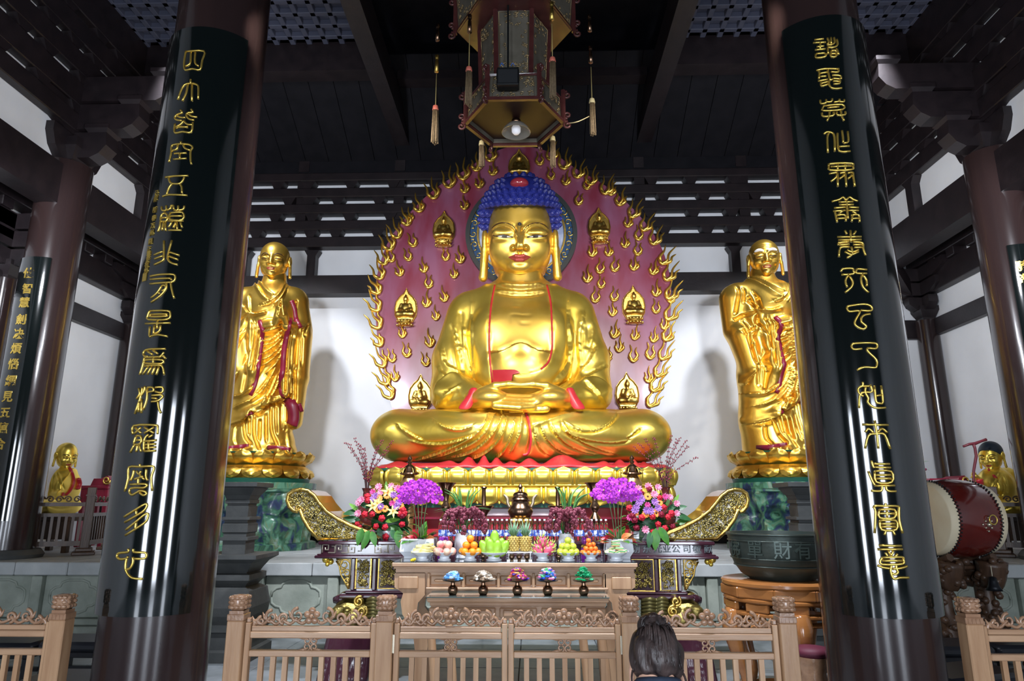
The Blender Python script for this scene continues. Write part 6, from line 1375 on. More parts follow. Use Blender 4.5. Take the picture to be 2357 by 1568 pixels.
# ---- dark red cymbidiums
CYM = mat('maroon orchid bloom', (.14, .02, .04), .45, 0, (.25, .06, .09), 40); GRS = [mat('strap leaf', (.04, .16, .03), .4, 0, (.07, .22, .05), 6)]
def cymb(label, px0, px1, y0, y1, cx, tips, seed):
    Y = 6.58; x0, x1 = P(px0, 1265, Y).x, P(px1, 1265, Y).x; X = (x0+x1)/2; hw = (x1-x0)/2; zt = P(1190, y0, Y-hw).z; H = zt-ZTT; o = thing('potted_cymbidium', label, 'plant', (X, Y, ZTT)); r = random.Random(seed)
    MB().lathe([(hw*.8, .001), (hw*.9, .01), (hw*.75, .05), (hw*.95, H*.35), (hw*.98, H*.72), (hw*.80, H*.86), (hw*.84, H), (hw*.76, H), (hw*.72, H-.03)], 28, (X, Y, ZTT)).build('vase', PORC, o, True, 40)
    for i in range(20):
        a = r.uniform(0, 6.28); t = tips[i % len(tips)]; e = P(t[0]+r.uniform(-5, 5), t[1]+r.uniform(-5, 5), Y+r.uniform(-.12, .12)); b0 = Vector((X+.03*math.cos(a), Y+.03*math.sin(a), zt-.02)); m_ = b0.lerp(e, .55)+Vector(((e.x-b0.x)*-.12, 0, .07+.1*abs(e.x-b0.x))); q = smoothline([b0, m_, e], 6)
        MB().tube(q, [.010*math.sin(math.pi*(.12+.85*j/(len(q)-1))) for j in range(len(q))], 4, flat=.25).build('strap_leaf', GRS[0], o, True)
    for i in range(11):
        a = r.uniform(0, 6.28); q = smoothline([(X, Y, zt), (X+.06*math.cos(a), Y-.04+.04*math.sin(a), zt+.15+.05*r.random()), (X+.16*math.cos(a), Y-.10+.06*math.sin(a), zt+.16+.05*r.random()), (X+.22*math.cos(a), Y-.12+.07*math.sin(a), zt+r.uniform(-.02, .1))], 6); b = MB(); b.tube(q, .004, 4)
        for j in range(5, len(q)):
            for k in range(2): p = q[j]+Vector((r.uniform(-.02, .02), r.uniform(-.025, .01), r.uniform(-.015, .015))); b.ball(p, (.0165, .0165, .019), 6, 4); b.ball(p+Vector((r.uniform(-.01, .01), -.012, .006)), .009, 5, 3)
        b.build('flower_spike', CYM, o, True)
tl = lambda l: [(900+a/7.467, 1100+b/7.467) for a, b in l]
cymb('maroon cymbidium with strap leaves in a tall white vase left of the incense burner', 1045, 1083, 1228, 1290, 1064, tl([(890, 220), (1170, 130), (1380, 150), (1540, 180), (1130, 330), (1330, 250), (740, 600), (1750, 560), (1700, 740), (1060, 200)]), 1)
tr_ = lambda l: [(1180+a/7.467, 1100+b/7.467) for a, b in l]
cymb('maroon cymbidium with strap leaves in a white vase right of the incense burner', 1284, 1324, 1229, 1275, 1305, tr_([(720, 150), (830, 160), (910, 190), (1190, 110), (1250, 170), (1340, 280), (530, 830), (1060, 230), (700, 560), (1300, 760)]), 2)
# ---- willow twigs in dark red vases
TW = mat('dark twig', (.05, .02, .02), .6); BUD = mat('red bud', (.22, .02, .04), .5); VASR = mat('dark red glazed vase', (.10, .02, .018), .2, coat=.6)
def willow(label, x, yr, tips, seed):
    Y = 7.72; p = P(x, yr, Y); H = p.z-ZA; k = kpx(p); o = thing('twig_vase', label, 'vase', (p.x, Y, ZA)); MB().lathe([(12*k, .001), (15*k, .02), (22*k, H*.45), (20*k, H*.62), (9*k, H*.82), (8*k, H*.92), (12*k, H), (9*k, H), (7*k, H*.9)], 24, (p.x, Y, ZA)).build('vase_body', VASR, o, True, 50); r = random.Random(seed)
    for tx_, ty in tips:
        e = P(tx_, ty, Y+r.uniform(-.1, .1)); q = smoothline([(p.x, Y, p.z-.15), p.lerp(e, .35)+Vector(((p.x-e.x)*.12, 0, .03)), e], 7); b = MB(); b.tube(q, [.006-.004*j/(len(q)-1) for j in range(len(q))], 4); b.build('twig', TW, o, True); b = MB()
        for j in range(5, len(q)):
            for s in (-1, 1): b.ball(q[j]+Vector((s*.010, 0, r.uniform(-.012, .012))), (.0065, .0065, .0105), 5, 4)
        b.build('buds', BUD, o, True)['kind'] = 'stuff'
willow('twigs with red buds in a dark red vase at the left end of the altar', 845, 1124, [(795, 1018), (806, 1026), (817, 1010), (828, 1024), (838, 1032), (880, 1012), (868, 1030), (903, 1016), (892, 1040)], 1)
willow('twigs with red buds in a dark vase at the right end of the altar', 1531, 1122, [(1470, 1020), (1485, 1012), (1505, 1008), (1545, 1005), (1558, 1012), (1565, 1008), (1579, 1015), (1583, 1028), (1604, 1054), (1460, 1030)], 2)
# ================= wooden fence and gate =================
GY = 4.7; gz = lambda y: P(1170, y, GY).z; gx = lambda x: P(x, 1440, GY).x
ZP = gz(1371); Zr1, Zr0 = gz(1455), gz(1471); Zc0, Zc1 = gz(1455), gz(1443); Zm1, Zm0 = gz(1499), gz(1514)
def gpost(par, X, w=.108):
    h = w/2; p = MB().box(X-h, X+h, GY-h, GY+h, 0, ZP-.155, bev=.006).build('post', WOOD, par)
    MB().box(X-h-.002, X+h+.002, GY-h-.002, GY+h+.002, ZP-.155, ZP-.115, bev=.004).build('fluted_band', WOODC, p)
    MB().box(X-h*.86, X+h*.86, GY-h*.86, GY+h*.86, ZP-.115, ZP-.095).build('neck', WOODC, p)
    b = MB().box(X-h*.96, X+h*.96, GY-h*.96, GY+h*.96, ZP-.095, ZP, bev=.018)
    for f in range(4):
        for i in (-1, 0, 1):
            for k, z in enumerate((.022, .05, .078)):
                if k == 1 and i == 0: continue
                u = i*h*.55; M = Matrix.Translation((X, GY, ZP-.095+z)) @ Matrix.Rotation(f*math.pi/2, 4, 'Z'); b.ball((u, -h*.96, 0), (.017, .012, .014), 6, 4, M)
    b.build('carved_cap', WOODC, p, True, 50)
    for f, (dx, dy) in enumerate(((0, -1), (1, 0), (0, 1), (-1, 0))):
        for i in range(4): u = (i-1.5)*h*.45; MB().box(X+dy*u+dx*h-.006, X+dy*u+dx*h+.006, GY-dx*u+dy*h-.006, GY-dx*u+dy*h+.006, ZP-.15, ZP-.122).build('flute', WOODC, p) if f in (0,) else None
    return p
def crest(X0, X1, z, n=3):
    b = MB(); c = (X0+X1)/2; hw = (X1-X0)/2-.02; Y = GY; r = .012
    for s in (-1, 1):
        for t, rad, a0, d, dz in ((.26, .046, math.pi/2, -1, .062), (.50, .036, -math.pi/2, 1, .046), (.72, .043, math.pi/2, -1, .052), (.90, .026, math.pi/2, -1, .028)):
            x = c+s*hw*t; sp = spiral((0, 0), rad, rad*.28, 1.15, a0, 16, d*s); b.tube([(x+p[0], Y, z+dz+p[1]) for p in sp], [r*(1-.03*i) for i in range(17)], 5, flat=1.)
            b.tube([(x+s*.02, Y, z+dz-.02), (x+s*.045, Y, z+dz-.005), (x+s*.06, Y, z+dz+.03)], [.010, .012, .003], 5)
        for t0, t1, dz in ((.05, .26, .015), (.26, .5, .012), (.5, .74, .010), (.74, .98, .008)):
            b.tube(smoothline([(c+s*hw*t0, Y, z+.06-dz), (c+s*hw*(t0*.5+t1*.5), Y, z+dz), (c+s*hw*t1, Y, z+.045-dz)], 4), r*.9, 5)
        b.tube(smoothline([(c+s*hw*.95, Y, z+.03), (c+s*hw*1.0, Y, z+.028), (c+s*hw*1.02, Y, z)], 3), .013, 5)
    for i in range(5): a = math.pi/2+i*1.257; b.ball((c+.032*math.cos(a), Y-.008, z+.06+.034*math.sin(a)), (.024, .014, .022), 8, 5)
    b.ball((c, Y-.02, z+.06), .014, 8, 5); return b
def panel_(par, X0, X1, ns, name='panel'):
    for X in (X0+.018, X1-.018):
        st_ = MB().box(X-.018, X+.018, GY-.022, GY+.022, .06, Zc1+.02, bev=.004).build('stile', WOOD, par); MB().box(X-.014, X+.014, GY-.018, GY+.018, Zc1+.02, Zc1+.05, bev=.006).build('knob', WOODC, st_)
    a, c = X0+.036, X1-.036
    MB().box(a+.005, c-.005, GY-.016, GY+.016, Zc0, Zc1, bev=.003).build('crest_board', WOODX, par); MB().box(a, c, GY-.022, GY+.022, Zr0, Zr1-.002, bev=.005).build('top_rail', WOODX, par)
    MB().box(a, c, GY-.022, GY+.022, Zm0, Zm1, bev=.005).build('middle_rail', WOODX, par); MB().box(a, c, GY-.022, GY+.022, .08, .14, bev=.005).build('bottom_rail', WOODX, par)
    crest(a, c, Zc1).build('carved_crest', WOODC, par, True)
    cx = (a+c)/2; hz = (Zr0-Zm1)/2; zc_ = (Zr0+Zm1)/2; b = MB()
    for sx_ in (-1, 1):
        for sz_ in (-1, 1): b.tube([(cx+sx_*.024+p[0], GY, zc_+sz_*hz*.52+p[1]) for p in spiral((0, 0), .025, .007, 1.2, math.pi/2*sz_, 14, sx_*sz_)], .0065, 5); b.prism([(cx+sx_*.02, zc_+sz_*hz), (cx+sx_*.085, zc_+sz_*hz), (cx+sx_*.045, zc_+sz_*hz*.72)], GY-.008, GY+.008)
    b.build('pierced_ornament', WOODC, par, True)
    for i in range(ns): x = a+(c-a)*(i+1)/(ns+1); MB().box(x-.016, x+.016, GY-.013, GY+.013, .14, Zm0).build('baluster', WOOD, par)
PXs = [gx(548), gx(888), gx(1449), gx(1808)]
fl_a = thing('fence', 'carved hardwood fence panel left of the central gate', 'fence', (PXs[0], GY, 0)); gpost(fl_a, PXs[0]); panel_(fl_a, PXs[0]+.056, PXs[1]-.056, 9); gpost(fl_a, PXs[1])
fr_a = thing('fence', 'carved hardwood fence panel right of the central gate, behind the kneeling person', 'fence', (PXs[3], GY, 0)); gpost(fr_a, PXs[2]); panel_(fr_a, PXs[2]+.056, PXs[3]-.056, 9); gpost(fr_a, PXs[3])
mid = gx(1169); HNG = mat('pale brass hinge', (.62, .55, .42), .3, .9)
for a, c, lb, hx_ in ((PXs[1]+.058, mid-.002, 'left leaf of the carved hardwood gate before the offering table', PXs[1]+.058), (mid+.002, PXs[2]-.058, 'right leaf of the carved hardwood gate before the offering table', PXs[2]-.058)):
    g = thing('gate_leaf', lb, 'gate', (a, GY, 0)); panel_(g, a, c, 7)
    for z0 in (gz(1503), .25): MB().box(hx_-.008, hx_+.008, GY-.034, GY-.022, z0, z0+.11).build('hinge', HNG, g)
for s, px_, lb in ((-1, 141, 'dark-sided hardwood fence left of the left plaque column'), (1, 2233, 'hardwood fence right of the right plaque column, before the drum')):
    X = gx(px_); f = thing('fence', lb, 'fence', (X, GY, 0)); gpost(f, X); panel_(f, *sorted((X+s*.056, X+s*1.1)), 11)
# ================= dark stone incense towers =================
def tower(px_, label):
    Y = 8.0; X = P(px_, 1112, Y).x; k = kpx(P(px_, 1250, Y)); o = thing('incense_tower', label, 'tower', (X, Y, 0)); q2 = math.sqrt(2)
    Zy = lambda y: P(px_, y, Y-.2).z
    T = [(('base_block'), [(.34, 0), (.34, .10), (.30, .12), (.30, .28), (.33, .30), (.33, .36)]), ('lower_body', [(.26, .36), (.29, .45), (.30, Zy(1398)), (.27, Zy(1360)), (.20, Zy(1352))]), ('neck', [(.19, Zy(1352)), (.20, Zy(1348)), (.24, Zy(1338)), (.25, Zy(1336)), (.25, Zy(1323)), (.20, Zy(1320)), (.22, Zy(1312)), (.27, Zy(1296)), (.345, Zy(1286)), (.345, Zy(1277))]),
         ('shaft', [(.13, Zy(1277)), (.13, Zy(1246)), (.16, Zy(1245)), (.16, Zy(1238)), (.13, Zy(1237)), (.13, Zy(1229)), (.145, Zy(1226)), (.145, Zy(1207)), (.13, Zy(1204)), (.13, Zy(1198)), (.165, Zy(1197)), (.165, Zy(1191)), (.125, Zy(1190)), (.13, Zy(1166)), (.12, Zy(1165)), (.12, Zy(1160)), (.14, Zy(1159)), (.14, Zy(1151)), (.13, Zy(1150)), (.15, Zy(1140)), (.20, Zy(1126)), (.21, Zy(1122))]), ('top_slab', [(.245, Zy(1121.5)), (.255, Zy(1120)), (.255, Zy(1111)), (.23, Zy(1110))])]
    for n, p in T: MB().lathe([(r*q2, z) for r, z in p], 4, (X, Y, 0), a0=R(45)).build(n, IRON, o)
tower(562, 'dark grey stepped stone tower before the left green pedestal'); tower(1847, 'dark grey stepped stone tower behind the bronze basin')
# ================= bronze basin on a round stand =================
UY = 6.3; ux = P(1796, 1280, UY).x; uz = lambda y: P(1796, y, UY).z; uk = kpx(P(1796, 1280, UY)); zs_ = uz(1326)-.02
bs = thing('bronze_basin', 'large dark green bronze basin with raised characters on a round amber stand', 'basin', (ux, UY, zs_)); zt_ = uz(1226); H = zt_-zs_; r0 = 114*uk
MB().lathe([(r0*.62, 0), (r0*.78, H*.12), (r0*.90, H*.32), (r0*.97, H*.55), (r0*.985, H*.80), (r0*1.0, H*.95), (r0*1.03, H*.97), (r0*1.03, H), (r0*.95, H), (r0*.93, H*.8), (r0*.8, H*.2), (.01, H*.1)], 56, (ux, UY, zs_), cap=False).build('basin_body', BRONZE, bs, True, 40)
b = MB()
for z, r in ((H*.30, r0*.90), (H*.46, r0*.955), (H*.84, r0*.995)): b.tube([(ux+r*math.cos(i*math.pi/24), UY+r*math.sin(i*math.pi/24), zs_+z) for i in range(48)], .007, 5, closed=True)
b.build('raised_band', BRONZE, bs, True)
BRL = mat('worn bronze relief', (.055, .075, .066), .4, .5)
for ch_, px_ in zip('佛單財有', (1700, 1746, 1800, 1846)):
    X = P(px_, 1268, UY-.4).x-ux; X = max(-.97, min(.97, X/r0)); a = math.asin(X); inst('raised_character', text_mesh(ch_, .15, BRL, .001, .006), bs, (ux+r0*.99*math.sin(a), UY-r0*.99*math.cos(a), zs_+H*.65), (R(90), 0, a))
sd_ = thing('round_stand', 'round amber lacquered wooden stand with pierced tiers under the bronze basin', 'stand', (ux, UY, 0)); rs = 132*uk
def ring(nm, r, z0, z1, t=.07, m=WOODR): MB().lathe([(r, z0), (r+.012, z0+.01), (r+.012, z1-.01), (r, z1), (r-t, z1), (r-t, z0), (r, z0)], 48, (ux, UY, 0), cap=False).build(nm, m, sd_, True, 40)
ring('top_ring', rs, zs_-.045, zs_-.002, rs-.02); ring('middle_ring', rs*.985, zs_-.165, zs_-.13); ring('lower_ring', rs*.97, zs_-.27, zs_-.235); ring('skirt_ring', rs*.95, zs_-.33, zs_-.30); ring('foot_ring', rs*.98, .06, .11)
for i in range(10):
    a = 2*math.pi*(i+.25)/10
    for z0, z1, r, w in ((zs_-.13, zs_-.045, rs*.95, .16), (zs_-.235, zs_-.165, rs*.94, .10), (zs_-.30, zs_-.27, rs*.93, .06)): MB().box(-w, w, -.02, .02, z0, z1, Matrix.Translation((ux+r*math.cos(a), UY+r*math.sin(a), 0)) @ Matrix.Rotation(a+math.pi/2, 4, 'Z'), bev=.01).build('pierced_block', WOODR, sd_)
for i in range(5):
    a = 2*math.pi*(i+.15)/5-.6; d = Vector((math.cos(a), math.sin(a), 0)); C1 = Vector((ux, UY, 0)); q = smoothline([C1+d*rs*.93+Vector((0, 0, zs_-.24)), C1+d*rs*1.0+Vector((0, 0, zs_-.38)), C1+d*rs*.92+Vector((0, 0, .42)), C1+d*rs*.80+Vector((0, 0, .2)), C1+d*rs*.95+Vector((0, 0, .04)), C1+d*rs*1.0+Vector((0, 0, .03))], 4); b = MB(); b.tube(q, [.07, .075, .08, .085, .08, .075, .07, .065, .06, .055, .05, .045, .042, .04, .04, .045, .05, .05, .045, .04, .03][:len(q)], 8); b.build('cabriole_leg', WOODR, sd_, True)
for i in range(5):
    a = 2*math.pi*(i+.65)/5-.6; c0 = Vector((ux+rs*.95*math.cos(a), UY+rs*.95*math.sin(a), zs_-.36)); tg = Vector((-math.sin(a), math.cos(a), 0)); b = MB()
    for s in (-1, 1): b.tube([c0+tg*(s*.06+p[0])+Vector((0, 0, p[1])) for p in spiral((0, 0), .045, .012, 1.2, 0, 12, s)], .012, 5)
    b.build('scroll_apron', WOODR, sd_, True)
# small drum-shaped chanting block on a red cushion, beside the right column
qx = 2.62; qy = 5.62; wf = thing('chanting_stand', 'dark carved stand with a red cushion half hidden beside the right column', 'stand', (P(1868, 1500, qy).x, qy, 0)); qx = P(1868, 1500, qy).x
MB().lathe([(.11, 0), (.13, .03), (.09, .08), (.12, .16), (.08, .24), (.11, .32), (.09, .40), (.12, .48), (.12, .52)], 20, (qx, qy, 0)).build('turned_stand', WOODC, wf, True, 40); MB().lathe([(.115, .52), (.13, .55), (.11, .58), (.04, .59)], 20, (qx, qy, 0)).build('cushion', mat('dark plum cushion', (.10, .012, .03), .6), wf, True)
# ================= drum =================
DY = 8.0; dc = P(2192, 1193, DY); an = R(189.5-180); DM = Matrix.Translation(dc) @ Matrix.Rotation(an, 4, 'Z') @ Matrix.Rotation(R(90), 4, 'Y')   # local z = drum axis
dr = thing('barrel_drum', 'large dark red barrel drum with cream heads and black stud rows', 'drum', tuple(dc-Vector((0, 0, .42)))); DRM = mat('deep red drum lacquer', (.095, .009, .007), .18, 0, (.12, .012, .008), 4, coat=.8); SKIN_ = mat('cream drum hide', (.72, .60, .40), .55, 0, (.78, .68, .48), 3)
L2 = .34; R2 = .385
MB().lathe([(R2, -L2+.04), (R2*1.08, -L2*.5), (R2*1.11, 0), (R2*1.08, L2*.5), (R2, L2-.04)], 48, M=DM, cap=False).build('barrel', DRM, dr, True)
for s in (-1, 1):
    MB().lathe([(R2*1.035, s*(L2-.10)), (R2*1.0, s*(L2-.01)), (R2*.97, s*L2), (.01, s*(L2+.004))], 48, M=DM, cap=False).build('drum_head', SKIN_, dr, True, 50)
    b = MB()
    for row, (z, r) in enumerate(((L2-.085, 1.045), (L2-.105, 1.06))):
        for i in range(64): a = 2*math.pi*(i+.5*row)/64; b.ball((R2*r*math.cos(a), R2*r*math.sin(a), s*z), .011, 5, 3, DM)
    b.build('stud_row', BLACK, dr, True)
b = MB(); best = max(range(48), key=lambda i: -(DM.to_3x3() @ Vector((math.cos(i*math.pi/24), math.sin(i*math.pi/24), 0))).y-(DM.to_3x3() @ Vector((math.cos(i*math.pi/24), math.sin(i*math.pi/24), 0))).z*.15); a0 = best*math.pi/24; rd = R2*1.115; pt = lambda u, w, h=0: DM @ Vector(((rd+h)*math.cos(a0+u/rd), (rd+h)*math.sin(a0+u/rd), w+.06))
for u, w in ((0, .07), (0, -.07), (.07, 0), (-.07, 0), (.035, .035), (-.035, .035), (.035, -.035), (-.035, -.035)): b.ball(pt(u, w), .013, 6, 4)
b.ball(pt(0, 0), .026, 10, 6); b.build('boss_studs', HNG, dr, True)
b = MB(); b.tube([pt(-.02+.045*math.sin(t*.4)-.03, .03+.045*math.cos(t*.4), .03) for t in range(16)], .006, 5, closed=True); b.build('ring_handle', GOLD, dr, True)
ds = thing('drum_stand', 'tall carved dark brown wooden stand holding the red drum', 'stand', (dc.x, DY, 0))
ax_ = (DM.to_3x3() @ Vector((0, 0, 1))).normalized(); sdv = Vector((-ax_.y, ax_.x, 0))
for s in (-1, 1):
    for t in (-1, 1):
        top = dc+ax_*s*.26+sdv*t*.16+Vector((0, 0, -.45)); q = smoothline([top, top+Vector((0, 0, -.22))-sdv*t*.04, Vector((top.x, top.y, .85))-sdv*t*.12, Vector((top.x, top.y, .5))-sdv*t*.13, Vector((top.x, top.y, .25))-sdv*t*.05, Vector((top.x, top.y, .05))+sdv*t*.02], 4); n = len(q)
        b = MB(); b.tube(q, [.155-.075*math.sin(math.pi*min(1, i/(n-1)*1.0))**1.5 for i in range(n)], 8); lg = b.build('carved_leg', WOODD, ds, True)
        r = random.Random(s*7+t); b = MB()
        for i in range(0, n, 1):
            for k in range(3): b.ball(q[i]+Vector((r.uniform(-.13, .13), r.uniform(-.12, .0), r.uniform(-.03, .03))), (.045, .04, .04), 6, 4)
        b.build('foliage_carving', WOODD, lg, True)['kind'] = 'stuff'
    e = MB(); p0, p1 = dc+ax_*s*.26-sdv*.2, dc+ax_*s*.26+sdv*.2; e.tube([Vector((p0.x, p0.y, .80)), Vector((p1.x, p1.y, .80))], .03, 6); e.build('stretcher', WOODD, ds); e = MB(); e.tube([Vector((p0.x, p0.y, dc.z-.40)), Vector(((p0.x+p1.x)/2, (p0.y+p1.y)/2, dc.z-.47)), Vector((p1.x, p1.y, dc.z-.40))], .045, 6); e.build('cradle', WOODD, ds)
p0, p1 = dc-ax_*.26, dc+ax_*.26; MB().tube([Vector((p0.x, p0.y, .95)), Vector((p1.x, p1.y, .95))], .028, 6).build('stretcher', WOODD, ds)
bp = P(2284, 1327, 7.75); be = thing('hand_bell', 'small black bell hanging on a cord from the drum stand', 'bell', tuple(bp)); k = kpx(bp)
MB().lathe([(.004, .0), (7*k, -.01), (9*k, -.05), (12*k, -.10), (17*k, -31*k), (15*k, -31*k), (8*k, -.05)], 24, bp, cap=False).build('bell_body', mat('black iron', (.012, .014, .018), .4, .6), be, True); MB().tube([bp, P(2280, 1300, 7.78), dc+ax_*.26-sdv*.2+Vector((0, 0, -.42))], .005, 5).build('cord', mat('pale cord', (.5, .45, .33), .8), be)
# ================= things at the back: red tables, potted plant =================
for s, (x, lb) in ((1, (2168, 'red scroll-ended table behind the drum')), (-1, (232, 'red scroll-ended table behind the left railing'))):
    Y = 12.35; c = P(x, 1112, Y); X = c.x; z = c.z-.05; o = thing('scroll_table', lb, 'table', (X, Y, PT))
    MB().box(X-.22, X+.3, Y-.25, Y+.3, z-.06, z, bev=.01).build('table_top', CRIM, o); MB().box(X-.20, X+.26, Y-.22, Y+.25, z-.28, z-.06).build('apron', CRIM, o)
    for a in (-.19, .22):
        for d in (-.2, .22): MB().box(X+a, X+a+.07, Y+d-.03, Y+d+.04, PT, z-.06, bev=.006).build('leg', CRIM, o)
    MB().prism([(X+.12, z), (X+.16, z+.13), (X+.26, z+.17), (X+.32, z+.10), (X+.30, z)], Y-.24, Y+.3).prism([(X-.22, z), (X-.17, z+.13), (X+.16, z+.13), (X+.12, z)], Y+.05, Y+.3).build('scroll_end', CRIM, o); MB().tube([(X+.26+p[0], Y-.26, z+.09+p[1]) for p in spiral((0, 0), .075, .015, 1.4, 0, 16, -1)], .017, 6).build('gilt_scroll', GILT, o, True)
Y = 12.2; c = P(2110, 1127, Y); pp = thing('potted_plant', 'white pot with a crimson-leaved strap plant behind the drum', 'plant', tuple(c)); MB().lathe([(.085, 0), (.11, .21), (.12, .215), (.115, .24), (.09, .24), (.08, .2)], 20, c).build('pot', PORC, pp, True, 40); r = random.Random(4)
for i in range(16):
    a = r.uniform(0, 6.28); e = c+Vector((.26*math.cos(a), .2*math.sin(a), .24+r.uniform(.05, .28))); MB().tube(smoothline([c+Vector((0, 0, .22)), c.lerp(e, .5)+Vector((0, 0, .20)), e], 4), [.006, .010, .013, .013, .012, .010, .008, .005, .002], 4, flat=.3).build('strap_leaf', GRS[0], pp, True)
b = MB()
for i in range(40): b.ball(c+Vector((r.uniform(-.13, .13), r.uniform(-.13, .1), r.uniform(.24, .42))), (.035, .03, .025), 6, 4)
b.build('crimson_foliage', mat('crimson foliage', (.13, .012, .05), .5), pp, True)
ps = thing('plant_stand', 'slim dark stand under the white pot of the crimson-leaved plant', 'stand', (c.x, Y, PT)); MB().box(c.x-.18, c.x+.18, Y-.18, Y+.18, c.z-.03, c.z-.001, bev=.006).build('stand_top', WOODR, ps)
for a in (-.15, .15):
    for d in (-.15, .15): MB().box(c.x+a-.02, c.x+a+.02, Y+d-.02, Y+d+.02, PT, c.z-.03).build('leg', WOODR, ps)
# ================= kneeling benches =================
def PZ(x, y, z): d = ray(x, y); return Vector(_C+d*((z-CZ)/d[2]))
PAD = mat('black vinyl pad', (.016, .017, .022), .3); LEGD = mat('black lacquer leg', (.012, .012, .015), .25)
def kneeler(x, y, rz, label, w=1.0):
    c = PZ(x, y, .36); o = thing('kneeling_bench', label, 'bench', (c.x, c.y, 0)); M = Matrix.Translation((c.x, c.y, 0)) @ Matrix.Rotation(R(rz), 4, 'Z'); h = w/2
    MB().box(-h, h, -.24, .24, .27, .36, M, bev=.03).build('padded_top', PAD, o, True, 40); MB().box(-h+.03, h-.03, -.22, .22, .22, .27, M, bev=.006).build('frame', LEGD, o)
    for a in (-h+.06, h-.06):
        for d in (-.17, .17): MB().box(a-.035, a+.035, d-.035, d+.035, 0, .22, M, bev=.006).build('leg', LEGD, o)
    MB().box(-h+.06, h-.06, -.02, .02, .07, .11, M).build('stretcher', LEGD, o)
kneeler(205, 1468, 0, 'black padded kneeling bench just left of the left plaque column', .7); kneeler(20, 1470, 0, 'black padded kneeling bench behind the leftmost fence', .8); kneeler(190, 1555, 0, 'black padded kneeling bench nearest the lower left corner', .8)
kneeler(2175, 1478, 0, 'black padded kneeling bench just right of the right plaque column', .65); kneeler(2345, 1475, 0, 'black padded kneeling bench behind the rightmost fence', .7); kneeler(2215, 1540, 20, 'black padded kneeling bench nearest the lower right corner', .8)
# ================= kneeling visitor =================
VY = 2.62; hc = P(1514, 1541, VY); vp = thing('person', 'person with dark bun and navy top kneeling before the gate, seen from behind', 'person', (hc.x, VY, 0)); SKN = mat('skin', (.62, .36, .25), .5); NAVY = mat('navy cloth', (.018, .03, .055), .8, 0, (.025, .04, .07), 30); HAIRD = mat('dark brown hair', (.012, .008, .008), .42, 0, (.06, .04, .036), 26, .3, 60, stretch=(1, 1, .25))
X, Z = hc.x, hc.z
v = Vol((X-.35, VY-.45, -.02), (X+.35, VY+.60, Z+.2), .013); A = lambda x, y, z: np.array((X+x, VY+y, z))
v.cap(A(0, .0, Z-.22), A(0, .015, Z-.06), .055, .052, .03); v.ell(A(0, 0, Z-.42), (.17, .10, .2), .05); v.cap(A(-.15, 0, Z-.26), A(.15, 0, Z-.26), .055, .055, .05); v.ell(A(0, -.02, Z-.66), (.16, .12, .14), .06)
for s in (-1, 1):
    v.cap(A(s*.085, -.02, Z-.72), A(s*.10, .34, .09), .085, .062, .04); v.cap(A(s*.10, .32, .07), A(s*.09, -.12, .06), .058, .045, .02); v.ell(A(s*.09, -.2, .055), (.04, .1, .035), .03)
    v.cap(A(s*.19, .0, Z-.27), A(s*.22, .03, Z-.50), .048, .04, .03); v.cap(A(s*.22, .03, Z-.50), A(s*.05, .24, Z-.36), .038, .026, .02); v.cap(A(s*.045, .245, Z-.35), A(s*.018, .26, Z-.28), .026, .024, .015)
    for i in range(4): v.cap(A(s*.016, .235+.016*i, Z-.27), A(s*.010, .24+.016*i, Z-.19+.008*(i in (1, 2))), .0085, .0065, .004)
    v.cap(A(s*.018, .225, Z-.29), A(s*.012, .215, Z-.23), .009, .007, .006)
V, Q = v.mesh(2); solid('body', V, Q, SKN, vp)
def shell(name, zlo, zhi, m, grow, ymax=9):
    N = vnorm(V, Q); c = V[Q].mean(1); k_ = (c[:, 2] > zlo) & (c[:, 2] < zhi) & (c[:, 1] < VY+ymax); q = Q[k_]; u, inv = np.unique(q, return_inverse=True); solid(name, V[u]+N[u]*grow, inv.reshape(q.shape), m, vp)
shell('shirt', Z-.74, Z-.05, NAVY, .012, .20); shell('trousers', .0, Z-.70, mat('dark trousers', (.02, .02, .025), .8), .012)
T = put_head(vp, (X, VY+.04, Z+.005), .168, 180, 30, False, SKN, brow=HAIRD)
hv = Vol((-.9, -.9, -.9), (.9, 1.1, 1.1), .035); hv.ell((0, .16, .16), (.575, .62, .56)); hv.ell((0, .24, -.10), (.50, .46, .30), .1); hv.ell((.03, .38, .70), (.29, .28, .25), .04)
y_ = hv.ax[1][None, :, None]; z_ = hv.ax[2][None, None, :]; x_ = hv.ax[0][:, None, None]; hv.F = np.maximum(hv.F, np.minimum(-(y_+.05+.0*x_), (.45-np.clip((y_+.45)/.4, 0, 1)*.9)-z_)+0*x_+0*hv.F).astype(np.float32); hv.F = np.maximum(hv.F, ((-.34+.12*np.abs(x_))-z_)+0*y_).astype(np.float32)
HV, HQ = hv.mesh(1); N = vnorm(HV, HQ); w_ = np.array([noise.noise(Vector((a[0]*5, a[1]*5, a[2]*1.4))) for a in HV]); HV = HV+N*(w_*.075)[:, None]; solid('hair', T(HV), HQ, HAIRD, vp)
b = MB(); r = random.Random(2)
for i in range(46):
    a = r.uniform(.3, math.pi-.3) if i < 34 else r.uniform(0, 6.28); s0 = (.53*math.cos(a), .16+.58*math.sin(a), r.uniform(-.3, .1)); s1 = (.40*math.cos(a), .16+.60*math.sin(a), .45+r.uniform(-.1, .1)); s2 = (.2*math.cos(a)+.03, .36+.2*math.sin(a), .60)
    b.tube([tuple(p) for p in T(smoothline([s0, tuple(1.05*np.array(s1)), s2], 5))], [.0015+.0035*math.sin(math.pi*j/10) for j in range(11)], 4)
